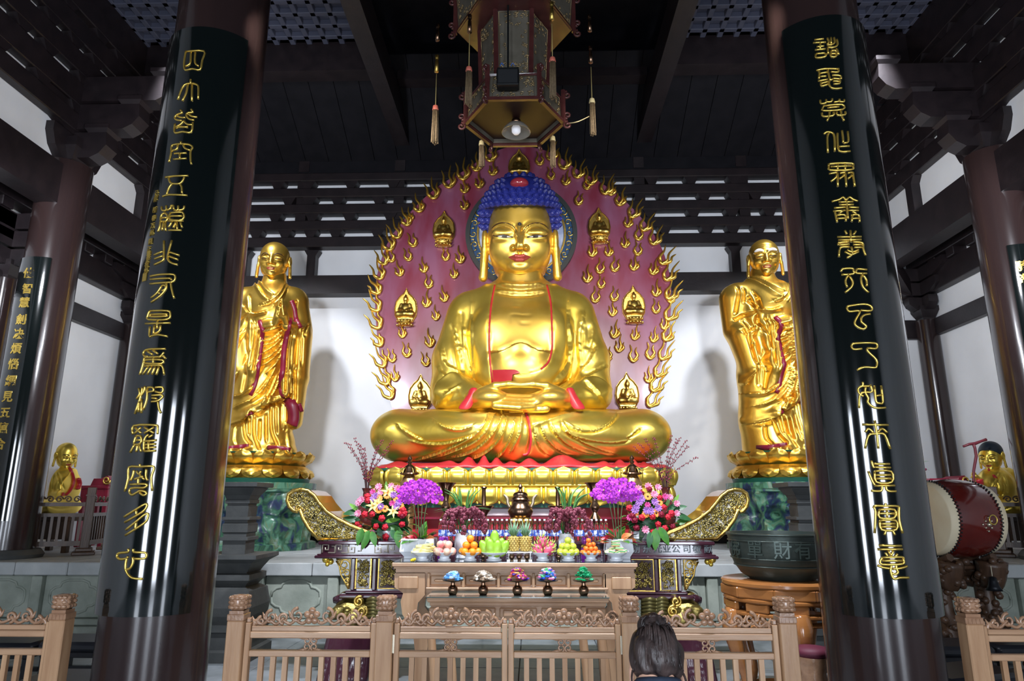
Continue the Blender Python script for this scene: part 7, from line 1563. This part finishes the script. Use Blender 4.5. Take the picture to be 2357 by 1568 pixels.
for i in range(14):
    a = r.uniform(0, 6.28); q = [(.02+.27*math.cos(a+t*.8), (.36)+.25*math.sin(a+t*.8), .62+.2*math.sin(t*1.4-.6)) for t in (0, .5, 1, 1.5, 2)]; b.tube([tuple(p) for p in T(q)], .005, 4)
for s in (-1, 1): b.tube([tuple(p) for p in T(smoothline([(s*.5, .1, -.1), (s*.56, .15, -.35), (s*.50, .18, -.62)], 4))], [.004]*8+[.001], 4)
b.build('hair_strands', HAIRD, vp, True)
MB().tube([(X+.066*math.cos(i*math.pi/12), VY+.01+.066*math.sin(i*math.pi/12), Z-.050-.02*math.sin(i*math.pi/12)) for i in range(24)], .020, 8, closed=True).build('collar', NAVY, vp, True)
cu = thing('kneeling_cushion', 'round dark cushion under the kneeling person', 'cushion', (X, VY+.08, 0)); cu.location = (X, VY+.08, 0)
pass

hv = None; MB().lathe([(.02, 0), (.40, .0), (.42, .006), (.40, .012), (.02, .013)], 32, (X, VY+.08, 0)).build('cushion_body', mat('dark brown cushion', (.05, .03, .025), .7), cu, True, 50)
# ================= hanging lantern =================
LY = 7.0; LX = P(1184, 280, LY).x; zL = P(1184, 282, LY).z
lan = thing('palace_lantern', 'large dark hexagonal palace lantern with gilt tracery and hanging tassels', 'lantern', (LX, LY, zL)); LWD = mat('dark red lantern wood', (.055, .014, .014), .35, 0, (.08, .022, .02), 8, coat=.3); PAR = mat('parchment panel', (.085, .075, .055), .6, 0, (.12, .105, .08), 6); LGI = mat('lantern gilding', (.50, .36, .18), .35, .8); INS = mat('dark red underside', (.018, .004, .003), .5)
def hexp(r, i): a = R(60*i+60); return Vector((LX+r*math.cos(a), LY+r*math.sin(a), 0))
def tier(nm, r0, z0, r1, z1, seed, fill=True, frame=.03, nrel=22):
    for i in range(6):
        a, c = hexp(r0, i), hexp(r0, i+1); d, e = hexp(r1, i), hexp(r1, i+1); a.z = c.z = z0; d.z = e.z = z1; b = MB(); b.add([a, c, e, d], [(0, 1, 2, 3)]); nr = (c-a).cross(d-a).normalized()
        if nr.dot((a+c)/2-Vector((LX, LY, a.z))) < 0: nr = -nr
        b.add([p-nr*.02 for p in (a, c, e, d)], [(3, 2, 1, 0)]); pn = b.build(nm+'_panel', PAR, lan)
        fb = MB(); fb.tube([a+nr*.004, c+nr*.004, e+nr*.004, d+nr*.004], frame*.7, 4, closed=True); fb.build('panel_frame', LWD, pn); ct = (a+c+d+e)/4
        bt = MB(); bt.tube([ct+(p-ct)*.84+nr*.012 for p in (a, c, e, d)], .004, 4, closed=True)
        r = random.Random(seed+i)
        for k in range(nrel):
            u, w = r.random(), r.random()
            if .22 < u < .78 and .22 < w < .78: continue
            p = a.lerp(c, .08+.84*u).lerp(d.lerp(e, .08+.84*u), .08+.84*w)+nr*.012; x_ = (c-a).normalized(); y_ = (d-a).normalized(); bt.tube([p+x_*q[0]+y_*q[1] for q in spiral((0, 0), .024, .006, r.uniform(.5, 1.1), r.uniform(0, 6), 7, r.choice((1, -1)))], .0045, 4)
        bt.build('gilt_tracery', LGI, pn, True)
zb0, zb1 = zL, zL+.30
tier('base', .54, zb0, .52, zb1, 1, nrel=46); tier('body', .36, zb1+.02, .40, zb1+.95, 20, nrel=70); z2 = zb1+.92; tier('crown', .66, z2, .70, z2+.42, 40, nrel=50)
def hexplate(nm, r0, r1, z0, z1, m): MB().lathe([(r0, z0), (r1, z1)] if z0 != z1 else [(.01, z0), (r0, z0), (r0, z0+.02), (.01, z0+.02)], 6, (LX, LY, 0), a0=R(60), cap=True).build(nm, m, lan)
hexplate('underside', .53, 0, zb0+.05, zb0+.05, INS); hexplate('shelf', .52, 0, zb1, zb1, LWD); hexplate('crown_floor', .66, 0, z2-.02, z2-.02, LWD); hexplate('crown_top', .7, .2, z2+.42, z2+.8, LWD)
b = MB(); 
for i in range(6): a, c = hexp(.56, i), hexp(.56, i+1); a.z = c.z = zb0-.01; b.tube([a, c], .028, 4)
b.build('bottom_rim', LWD, lan)
for i in range(6):
    for r_o, z0, z1, k in ((.56, zb0-.02, zb1+.10, 1.), (.70, z2-.05, z2+.45, 1.2)):
        p = hexp(r_o, i); d = (p-Vector((LX, LY, 0))).normalized(); MB().tube([Vector((p.x, p.y, z0)), Vector((p.x, p.y, z1))], .028, 6).build('corner_post', LWD, lan)
        b = MB()
        for z, s, dr_ in ((z0-.02, .05, 1), (z0+.10*k, .045, -1), (z1-.06, .05, 1)): b.tube([Vector((p.x, p.y, z))+d*(.045+q[0])+Vector((0, 0, q[1])) for q in spiral((0, 0), s, .012, 1.2, math.pi/2*dr_, 12, dr_)], .014, 6)
        b.build('dragon_scroll', LWD, lan, True)
    p = hexp(.38, i); MB().tube([Vector((p.x, p.y, zb1)), Vector((p.x*1.0+(p.x-LX)*.08, p.y+(p.y-LY)*.08, z2))], .03, 6).build('body_post', LWD, lan)
MB().tube([(LX, LY, z2+.7), (LX, LY, ZC)], .02, 8).build('hanging_rod', BLACK, lan); MB().tube([(LX-.06, LY-.42, zb1+.1), (LX-.06, LY-.43, z2+.2)], .012, 6).build('cable', BLACK, lan)
# tassels
FRI = mat('brown silk fringe', (.20, .14, .075), .7, 0, (.13, .085, .045), 40); CAPC = mat('coral tassel cap', (.62, .16, .11), .5); CAPY = mat('pale yellow tassel cap', (.62, .52, .28), .5); THR = mat('ochre cord', (.35, .27, .10), .7)
def tassel(x, Y, ys, ye, cap, knots):
    p0 = P(x, -60, Y) ; px0 = p0.x; ztop = min(z2+.1, P(x, max(ys, -50), Y).z+.4); o = None; pb = P(x, ye, Y); X = pb.x; k = kpx(pb); z1 = P(x, ys, Y).z; z0 = pb.z
    t = MB().tube([(X, Y, z1), (X, Y, ztop)], .005, 5).build('tassel', THR, lan, True)
    zc_ = z1-13*k; MB().lathe([(.004, z1), (.03, z1-.02), (.036, zc_), (.034, zc_-.01)], 12, (X, Y, 0)).build('tassel_cap', cap, t, True)
    b = MB(); r = random.Random(int(x))
    for i in range(22): a = i*2.4; q = .030*math.sqrt((i+.5)/22); b.tube([(X+q*math.cos(a), Y+q*math.sin(a), zc_), (X+1.25*q*math.cos(a)+r.uniform(-.006, .006), Y+1.25*q*math.sin(a), z0+r.uniform(0, .03))], .0065, 4)
    b.build('fringe', FRI, t, True)
    for yk in knots: zk = P(x, yk, Y).z; MB().lathe([(.008, zk+.03), (.024, zk+.015), (.022, zk-.03), (.010, zk-.05), (.020, zk-.06), (.026, zk-.2)], 10, (X, Y, 0)).build('knot_bead', GILT if yk % 2 else BRASS, t, True)
tassel(1000, LY, 241, 332, CAPC, (60, 131)); tassel(1078, LY-.62, 152, 244, CAPC, (38,)); tassel(1273, LY-.62, 130, 228, CAPC, (9,)); tassel(1365, LY, 225, 312, CAPY, (38, 110)); tassel(1108, LY+.62, 322, 386, CAPY, ()); tassel(1273, LY+.62, 312, 386, CAPY, ())
MB().tube(smoothline([hexp(.62, 5)+Vector((0, 0, zb0-.02)), P(1330, 280, LY-.1), P(1356, 268, LY)], 5), .006, 5).build('tie_cord', CAPY, lan, True)
# pendant lamp under the lantern and the loudspeaker on its front
lb_ = P(1188, 285, LY); pl_ = thing('pendant_lamp', 'glass shaded pendant lamp with a white bulb under the lantern', 'lamp', (LX, LY, zb0-.1)); c = (lb_.x, LY, zb0)
MB().lathe([(.03, .045), (.05, .03), (.06, -.02)], 20, c).build('lamp_holder', BRASS, pl_, True); MB().lathe([(.06, -.02), (.12, -.05), (.155, -.10), (.165, -.13), (.16, -.13), (.115, -.06), (.05, -.03)], 32, c, cap=False).build('glass_shade', mat('smoky glass shade', (.5, .48, .42), .08, 0, trans=.6, coat=.5), pl_, True, 60); MB().lathe([(.03, -.03), (.052, -.07), (.05, -.12), (.03, -.145), (.0, -.15)], 20, c, cap=False).build('bulb', mat('frosted bulb', (.9, .9, .95), .4, emit=.25), pl_, True)
sp = P(1169, 178, LY-.58); spk = thing('loudspeaker', 'small black box loudspeaker fixed to the front of the lantern', 'loudspeaker', tuple(sp)); k = kpx(sp)
MB().box(sp.x-26*k, sp.x+26*k, sp.y-.05, sp.y+.08, sp.z-25*k, sp.z+17*k, bev=.012).build('cabinet', BLACK, spk); MB().box(sp.x-22*k, sp.x+22*k, sp.y-.054, sp.y-.048, sp.z-21*k, sp.z+13*k).build('grille', mat('black grille cloth', (.010, .011, .013), .7), spk); MB().box(sp.x-25*k, sp.x+25*k, sp.y+.0, sp.y+.05, sp.z+18*k, sp.z+27*k, bev=.005).build('bracket', BLACK, spk)
for x in (1155, 1180): MB().tube(smoothline([P(x-4, 152, sp.y), P(x, 145, sp.y-.02), P(x+4, 151, sp.y)], 4), .004, 5).build('blue_wire', mat('blue wire', (.02, .12, .5), .4), spk, True)
# ================= couplet plaques on the columns =================
def cylhit(x, y, cx, cy, r):
    d = ray(x, y); a = d[0]**2+d[1]**2; ox, oy = CX-cx, -cy; b = d[0]*ox+d[1]*oy; D = b*b-a*(ox*ox+oy*oy-r*r)
    if D < 0: return None
    return Vector(_C+d*((-b-math.sqrt(D))/a))
PR = CR+.030
def plaque(s, kind, y_top, y_bot, a0, a1, label):
    cx, cy = (s*CFX, CFY) if kind == 'f' else (s*C2X, C2Y); z1, z0 = P(1178+s*700, y_top, cy-CR).z, P(1178+s*800, y_bot, cy-CR).z
    o = thing('couplet_plaque', label, 'plaque', (cx, cy-PR, z0)); n = 40
    b = MB(); ins, out = CR+.002, PR
    def fn(u, t): a = R(a0+(a1-a0)*u); return (cx+out*math.cos(a), cy+out*math.sin(a), z0+(z1-z0)*t)
    b.grid(fn, n, 2); m = len(b.v); b.grid(lambda u, t: (cx+ins*math.cos(R(a0+(a1-a0)*u)), cy+ins*math.sin(R(a0+(a1-a0)*u)), z0+(z1-z0)*t), n, 2)
    for i in range(n-1): b.f += [(2*i, 2*i+2, m+2*i+2, m+2*i), (2*i+1, m+2*i+1, m+2*i+3, 2*i+3)]
    b.f += [(0, 1, m+1, m), (2*n-2, m+2*n-2, m+2*n-1, 2*n-1)]
    b.build('lacquered_board', BLACKL, o, True, 40); return o, cx, cy
G = {}
def glyphs(ox, oy, s, *gl): return [[[(ox+x/s, oy+y/s) for x, y in st] for st in g] for g in gl]
L1 = glyphs(390, 90, 4.9,
 [[(185, 140), (390, 135), (370, 240), (345, 345), (260, 335), (182, 350), (165, 300), (172, 220), (185, 140)], [(243, 150), (240, 240), (225, 285), (185, 305)], [(292, 150), (290, 265), (330, 305)]],
 [[(240, 455), (240, 500)], [(95, 685), (150, 540), (200, 505), (250, 500), (310, 515), (328, 550), (325, 675)], [(210, 510), (190, 610), (145, 700)], [(255, 505), (255, 700)]],
 [[(125, 800), (145, 830), (90, 850), (60, 885), (80, 910), (140, 920)], [(75, 860), (120, 882), (180, 885)], [(245, 790), (265, 825), (215, 830), (190, 855), (220, 900), (280, 915)], [(205, 835), (250, 870), (315, 880)], [(160, 920), (130, 960), (75, 990)], [(160, 920), (200, 960), (265, 965)], [(65, 955), (55, 1030), (75, 1060), (150, 1045), (245, 1050), (265, 940)], [(85, 1010), (100, 995), (210, 992)]],
 [[(130, 1155), (130, 1180)], [(-5, 1390), (20, 1290), (25, 1210), (60, 1190), (130, 1182), (220, 1190), (262, 1220), (240, 1265), (240, 1360), (248, 1410)], [(95, 1190), (85, 1240), (30, 1260)], [(155, 1190), (175, 1230), (235, 1255)], [(55, 1290), (195, 1285)], [(118, 1290), (118, 1350)], [(45, 1355), (195, 1345)]])
L2 = glyphs(350, 390, 4.9,
 [[(150, 90), (250, 75), (410, 70)], [(185, 90), (200, 140), (230, 160), (310, 160), (350, 120), (365, 80)], [(225, 165), (190, 210), (165, 285)], [(315, 165), (335, 200), (338, 270)], [(120, 305), (200, 285), (400, 292)]],
 [[(110, 420), (115, 460), (160, 460), (160, 410)], [(160, 460), (205, 445), (215, 410), (240, 410), (245, 450)], [(245, 455), (290, 460), (295, 410)], [(290, 460), (350, 450), (365, 410)], [(140, 490), (105, 520), (100, 580), (165, 580), (175, 520), (140, 490)], [(110, 545), (165, 545)], [(95, 580), (90, 640), (65, 705)], [(130, 590), (115, 690)], [(150, 590), (155, 695)], [(205, 490), (345, 485), (345, 565), (205, 565), (205, 490)], [(205, 525), (340, 525)], [(185, 580), (355, 580)], [(225, 590), (185, 655)], [(270, 590), (240, 660)], [(280, 600), (285, 680)], [(320, 595), (340, 655)], [(185, 685), (335, 685)]],
 [[(135, 805), (135, 980), (120, 1030), (25, 1075)], [(25, 965), (120, 925)], [(30, 1010), (120, 975)], [(225, 800), (180, 960), (185, 1025), (230, 1060), (290, 1075)], [(195, 930), (310, 970)], [(185, 975), (295, 1020)]],
 [[(-20, 1205), (100, 1185), (240, 1185), (262, 1220), (240, 1265), (170, 1275), (-22, 1290)], [(-20, 1240), (190, 1228), (218, 1248)], [(210, 1270), (225, 1360), (250, 1455)], [(160, 1280), (160, 1340), (100, 1420), (-10, 1500)], [(110, 1310), (150, 1310), (150, 1350), (110, 1370)], [(-10, 1450), (60, 1390), (110, 1310)], [(85, 1405), (65, 1370)]])
L3 = glyphs(290, 690, 4.9,
 [[(270, 125), (470, 125), (500, 165), (470, 220), (260, 225), (245, 180), (270, 125)], [(280, 165), (450, 162), (455, 185), (285, 192), (280, 165)], [(220, 270), (505, 262)], [(355, 230), (350, 330)], [(270, 305), (265, 400), (280, 420)], [(320, 290), (310, 390)], [(390, 290), (380, 350), (320, 385)], [(270, 415), (360, 395), (470, 415)]],
 [[(450, 555), (300, 555), (220, 570), (195, 610), (215, 640), (250, 640)], [(240, 580), (300, 620)], [(300, 570), (360, 610)], [(430, 590), (400, 630), (370, 650)], [(400, 620), (450, 665)], [(210, 645), (190, 740), (155, 850)], [(210, 650), (340, 645), (400, 640)], [(210, 720), (220, 680), (410, 680), (400, 720), (210, 718)], [(310, 650), (305, 720)], [(210, 750), (330, 740), (410, 750), (430, 850)], [(250, 755), (190, 845)], [(290, 755), (240, 845)], [(330, 755), (290, 845)], [(370, 755), (340, 850)]],
 [[(145, 1000), (155, 1060), (120, 1120)], [(185, 985), (170, 1080), (100, 1290)], [(215, 975), (200, 1040), (150, 1110)], [(150, 1130), (140, 1270)], [(180, 1120), (172, 1280)], [(240, 1000), (235, 1120), (195, 1245)], [(245, 1040), (310, 1030), (300, 990), (240, 990)], [(330, 990), (400, 985), (420, 1010), (400, 1050), (330, 1035)], [(290, 1080), (400, 1075), (410, 1100), (360, 1140), (285, 1150)], [(290, 1110), (350, 1115)], [(360, 1140), (370, 1220), (395, 1280)]])
L4 = glyphs(250, 960, 4.02,
 [[(225, 160), (235, 80), (430, 75), (455, 100), (452, 160)], [(245, 100), (300, 150)], [(300, 95), (240, 155)], [(330, 95), (420, 150)], [(420, 95), (330, 150)], [(255, 175), (300, 180), (295, 245), (235, 250), (255, 175)], [(250, 215), (295, 213)], [(240, 255), (200, 330)], [(270, 255), (255, 325)], [(285, 255), (300, 325)], [(370, 160), (330, 210), (325, 320)], [(330, 225), (445, 215)], [(370, 190), (410, 165)], [(370, 225), (370, 310)], [(335, 255), (440, 250)], [(335, 285), (440, 280)], [(330, 318), (440, 312)]],
 [[(290, 435), (290, 460)], [(150, 690), (180, 570), (190, 465), (290, 460), (400, 455), (420, 480), (395, 560), (405, 685)], [(235, 490), (225, 540), (205, 590)], [(350, 480), (345, 540), (360, 590)], [(260, 500), (278, 530), (302, 500)], [(285, 530), (330, 580)], [(240, 578), (285, 560), (320, 548)], [(275, 560), (272, 625)], [(200, 625), (340, 620), (352, 640), (320, 655), (215, 658), (192, 690), (215, 722), (260, 700), (290, 682), (335, 690), (352, 712), (320, 725), (285, 700)]],
 [[(145, 925), (230, 870), (340, 805), (352, 830), (310, 880), (150, 975)], [(160, 1045), (240, 980), (355, 890), (360, 940), (320, 990), (155, 1095)], [(255, 865), (255, 905)], [(255, 970), (245, 1040)]],
 [[(180, 1220), (180, 1250), (95, 1260), (78, 1290), (100, 1315), (160, 1312), (182, 1290)], [(230, 1220), (235, 1250), (330, 1255), (350, 1275), (335, 1310), (230, 1312)], [(170, 1300), (155, 1380), (170, 1440), (220, 1490), (318, 1500)], [(225, 1295), (225, 1350), (200, 1400), (160, 1410)]])
R1 = glyphs(1850, 70, 4.9,
 [[(120, 105), (225, 95)], [(105, 140), (250, 132)], [(145, 185), (230, 175)], [(125, 220), (245, 208)], [(140, 262), (240, 255)], [(135, 265), (140, 308), (242, 295), (245, 260)], [(185, 135), (185, 210)], [(265, 85), (280, 130), (268, 160), (310, 160)], [(305, 80), (310, 150)], [(340, 80), (345, 140), (300, 165)], [(372, 100), (380, 160), (340, 190), (265, 190)], [(270, 190), (275, 265)], [(310, 230), (305, 290), (360, 295), (365, 230), (310, 230)], [(310, 262), (360, 260)], [(370, 205), (395, 275)]],
 [[(140, 452), (240, 432), (400, 435)], [(180, 485), (265, 470)], [(185, 520), (255, 515)], [(165, 455), (175, 480), (170, 545)], [(305, 465), (385, 470), (390, 440)], [(320, 505), (410, 510), (420, 550)], [(330, 540), (415, 548)], [(160, 572), (270, 550)], [(330, 570), (405, 575)], [(190, 600), (275, 575)], [(195, 580), (200, 628), (275, 605)], [(335, 603), (400, 600), (410, 560)], [(268, 440), (290, 540), (300, 560), (330, 545)], [(290, 560), (285, 610), (320, 650), (380, 655), (430, 650)]],
 [[(185, 785), (195, 825), (250, 815), (250, 780)], [(250, 805), (310, 803), (320, 770)], [(340, 808), (400, 798), (400, 775)], [(400, 800), (450, 805), (455, 780)], [(230, 850), (430, 835), (440, 890), (225, 905), (215, 870), (230, 850)], [(265, 872), (400, 860)], [(205, 930), (220, 970), (330, 960), (335, 925)], [(290, 910), (285, 965), (262, 1020)], [(370, 920), (385, 955), (465, 950), (468, 915)], [(420, 905), (425, 960), (455, 1020)]],
 [[(225, 1170), (260, 1145), (320, 1155), (345, 1200), (350, 1365)], [(285, 1155), (265, 1210), (272, 1378)], [(380, 1160), (380, 1230), (400, 1360), (525, 1362)], [(430, 1130), (440, 1200), (445, 1265)], [(495, 1140), (500, 1255), (450, 1268)], [(400, 1310), (515, 1305)]])
R2_ = glyphs(1890, 360, 4.75,
 [[(85, 110), (100, 80), (330, 75), (348, 110), (330, 145), (100, 150), (85, 110)], [(105, 112), (330, 104)], [(180, 85), (180, 145)], [(262, 80), (262, 145)], [(85, 190), (180, 175)], [(180, 180), (160, 230), (105, 275)], [(180, 180), (182, 330)], [(205, 185), (265, 175), (240, 215), (200, 245)], [(265, 180), (275, 330)], [(290, 182), (345, 175), (350, 205), (368, 330)], [(340, 200), (295, 245)]],
 [[(115, 495), (200, 470), (240, 445), (270, 480)], [(270, 480), (310, 445), (350, 470), (400, 490)], [(190, 500), (350, 495)], [(195, 530), (355, 527)], [(280, 480), (285, 600), (295, 680)], [(140, 565), (265, 555)], [(305, 555), (410, 560)], [(130, 600), (265, 590)], [(300, 590), (410, 592)], [(150, 605), (160, 650), (175, 720)], [(240, 595), (200, 620), (225, 640)], [(165, 645), (260, 640), (270, 710)], [(175, 680), (265, 675)], [(340, 640), (335, 715)], [(340, 600), (380, 625), (350, 640)], [(325, 645), (410, 640), (420, 720)], [(335, 680), (420, 675)]],
 [[(260, 810), (280, 850)], [(320, 810), (325, 940)], [(380, 815), (355, 855)], [(175, 882), (440, 878)], [(185, 915), (440, 910)], [(190, 970), (195, 945), (305, 935)], [(345, 935), (450, 945), (460, 1010), (488, 1085)], [(190, 970), (310, 960)], [(350, 965), (450, 965)], [(195, 1100), (210, 1000), (310, 990)], [(360, 995), (450, 995)], [(330, 990), (340, 1070), (280, 1110)], [(285, 1020), (340, 1045), (410, 1020)], [(260, 1040), (330, 1075), (410, 1040)]],
 [[(215, 1260), (240, 1230), (340, 1225), (352, 1250), (350, 1285), (220, 1295)], [(300, 1290), (265, 1360), (285, 1430)], [(310, 1310), (345, 1370), (330, 1430), (260, 1490)], [(500, 1240), (400, 1230), (383, 1252), (392, 1278), (500, 1280)], [(455, 1280), (435, 1340), (460, 1430), (520, 1490)], [(460, 1300), (495, 1350), (500, 1420)]])
R3_ = glyphs(1930, 680, 4.236,
 [[(215, 145), (315, 150), (320, 110), (250, 85), (100, 105), (85, 130), (110, 158), (190, 150), (205, 170), (160, 250), (170, 295), (240, 330), (270, 300), (225, 260), (225, 215), (260, 190), (310, 182)]],
 [[(230, 520), (145, 525), (130, 480), (200, 465), (350, 465), (378, 490), (360, 520), (285, 515), (290, 550), (370, 630), (370, 690), (350, 705), (250, 700), (180, 730)]],
 [[(235, 845), (235, 880), (190, 910), (205, 960), (245, 985)], [(205, 895), (240, 885), (305, 885)], [(310, 870), (325, 940), (250, 945), (205, 980), (200, 1100)], [(265, 890), (260, 945), (290, 1000), (285, 1040), (330, 1085), (380, 1100), (460, 1095)], [(350, 880), (365, 1030), (395, 1050), (432, 1040), (415, 880)], [(365, 980), (425, 970)]],
 [[(230, 1260), (485, 1265)], [(352, 1220), (375, 1360), (388, 1495)], [(260, 1335), (295, 1300), (345, 1345)], [(380, 1340), (425, 1300), (475, 1340)], [(260, 1495), (290, 1370), (370, 1350), (450, 1360), (505, 1500)]])
R4 = glyphs(1970, 1030, 4.75,
 [[(170, 145), (185, 200), (200, 225)], [(180, 180), (370, 182)], [(190, 215), (380, 222)], [(135, 260), (180, 370), (210, 415)], [(205, 260), (385, 262), (392, 380), (225, 380), (205, 260)], [(215, 302), (380, 302)], [(222, 340), (385, 340)], [(205, 420), (425, 418)], [(285, 420), (285, 455), (265, 478), (165, 475)], [(330, 420), (335, 460), (370, 480), (440, 480)]],
 [[(325, 610), (325, 640)], [(205, 940), (215, 700), (195, 645), (325, 640), (460, 645), (470, 690), (475, 800), (510, 940)], [(255, 682), (260, 770), (420, 770), (420, 680), (255, 682)], [(235, 722), (440, 725)], [(340, 690), (340, 765)], [(262, 800), (435, 800), (440, 900), (280, 900), (262, 800)], [(270, 835), (430, 835)], [(278, 868), (435, 868)], [(330, 905), (312, 960)], [(400, 905), (428, 960)]],
 [[(250, 1072), (500, 1078)], [(235, 1115), (510, 1115)], [(355, 1130), (385, 1180), (410, 1130)], [(320, 1150), (350, 1195)], [(455, 1165), (430, 1195)], [(290, 1205), (500, 1200), (518, 1230), (510, 1275), (290, 1280), (268, 1240), (290, 1205)], [(290, 1240), (505, 1240)], [(235, 1290), (300, 1315), (380, 1325)], [(560, 1298), (500, 1320), (400, 1330)], [(390, 1285), (380, 1350), (400, 1420), (430, 1440), (480, 1425), (580, 1425)], [(440, 1285), (445, 1330), (460, 1370), (420, 1390), (395, 1370)]])
def write(o, gl, cx, cy, w=.0085):
    for g in gl:
        b = MB()
        for st in g:
            pts = [tuple(p)[:2] for p in smoothline([(a, c, 0) for a, c in st], 3)]; q = [cylhit(x, y, cx, cy, PR+.001) for x, y in pts]; q = [p for p in q if p is not None]
            if len(q) > 1: b.tube(q, w, 6)
        b.build('gilt_character', LETTER, o, True)
oL, cx, cy = plaque(-1, 'f', 66, 1420, -153, -32, 'tall black plaque with gilt seal characters on the left front column'); write(oL, L1+L2+L3+L4, cx, cy)
oR, cx2, cy2 = plaque(1, 'f', 40, 1424, -148, -27, 'tall black plaque with gilt seal characters on the right front column'); write(oR, R1+R2_+R3_+R4, cx2, cy2)
def typeset(o, chars, pts, size, cx, cy, bold):
    for ch_, (x, y) in zip(chars, pts):
        c = cylhit(x, y, cx, cy, PR)
        if c is None: continue
        a0 = math.atan2(c.y-cy, c.x-cx); me = text_mesh(ch_, size, LETTER, bold, .003); n = len(me.vertices); co = np.empty(n*3, np.float32); me.vertices.foreach_get('co', co); co = co.reshape(-1, 3).astype(float)
        co[:, 0] -= (co[:, 0].max()+co[:, 0].min())/2; co[:, 1] -= (co[:, 1].max()+co[:, 1].min())/2; aa = a0+co[:, 0]/PR; r = PR+co[:, 2]+.003; ow = wloc(o)
        co = np.stack([cx+r*np.cos(aa)-ow.x, cy+r*np.sin(aa)-ow.y, c.z+co[:, 1]-ow.z], 1); me.vertices.foreach_set('co', co.astype(np.float32).ravel()); me.update(); mkobj('gilt_character', me, o)
typeset(oL, '己卯新春万州劉江書於杭州', [(362, 445), (359, 458), (357, 483), (355, 502), (352, 520), (350, 536), (347, 556), (344, 574), (343, 586), (342, 598), (339, 609), (337, 622)], .052, cx, cy, .001)
q = cylhit(333, 638, cx, cy, PR); a = math.atan2(q.y-cy, q.x-cx); MB().box(-.026, .026, -.003, .003, -.032, .032, Matrix.Translation(q) @ Matrix.Rotation(a+math.pi/2, 4, 'Z')).build('seal_mark', LETTER, oL)
oL2, cx, cy = plaque(-1, 'r', 588, 1200, -160, -55, 'black plaque with gilt brush characters on the left rear column')
typeset(oL2, '仗智慧劍决煩惱網見五藴合', [(65, 628), (62, 664), (56, 696), (48, 735), (43, 768), (37, 802), (30, 838), (24, 876), (17, 913), (11, 950), (5, 986), (-1, 1022)], .165, cx, cy, .004)
oR2, cx, cy = plaque(1, 'r', 567, 1200, -125, -20, 'black plaque with gilt brush characters on the right rear column')
typeset(oR2, '騎海', [(2352, 612), (2358, 642)], .165, cx, cy, .004)
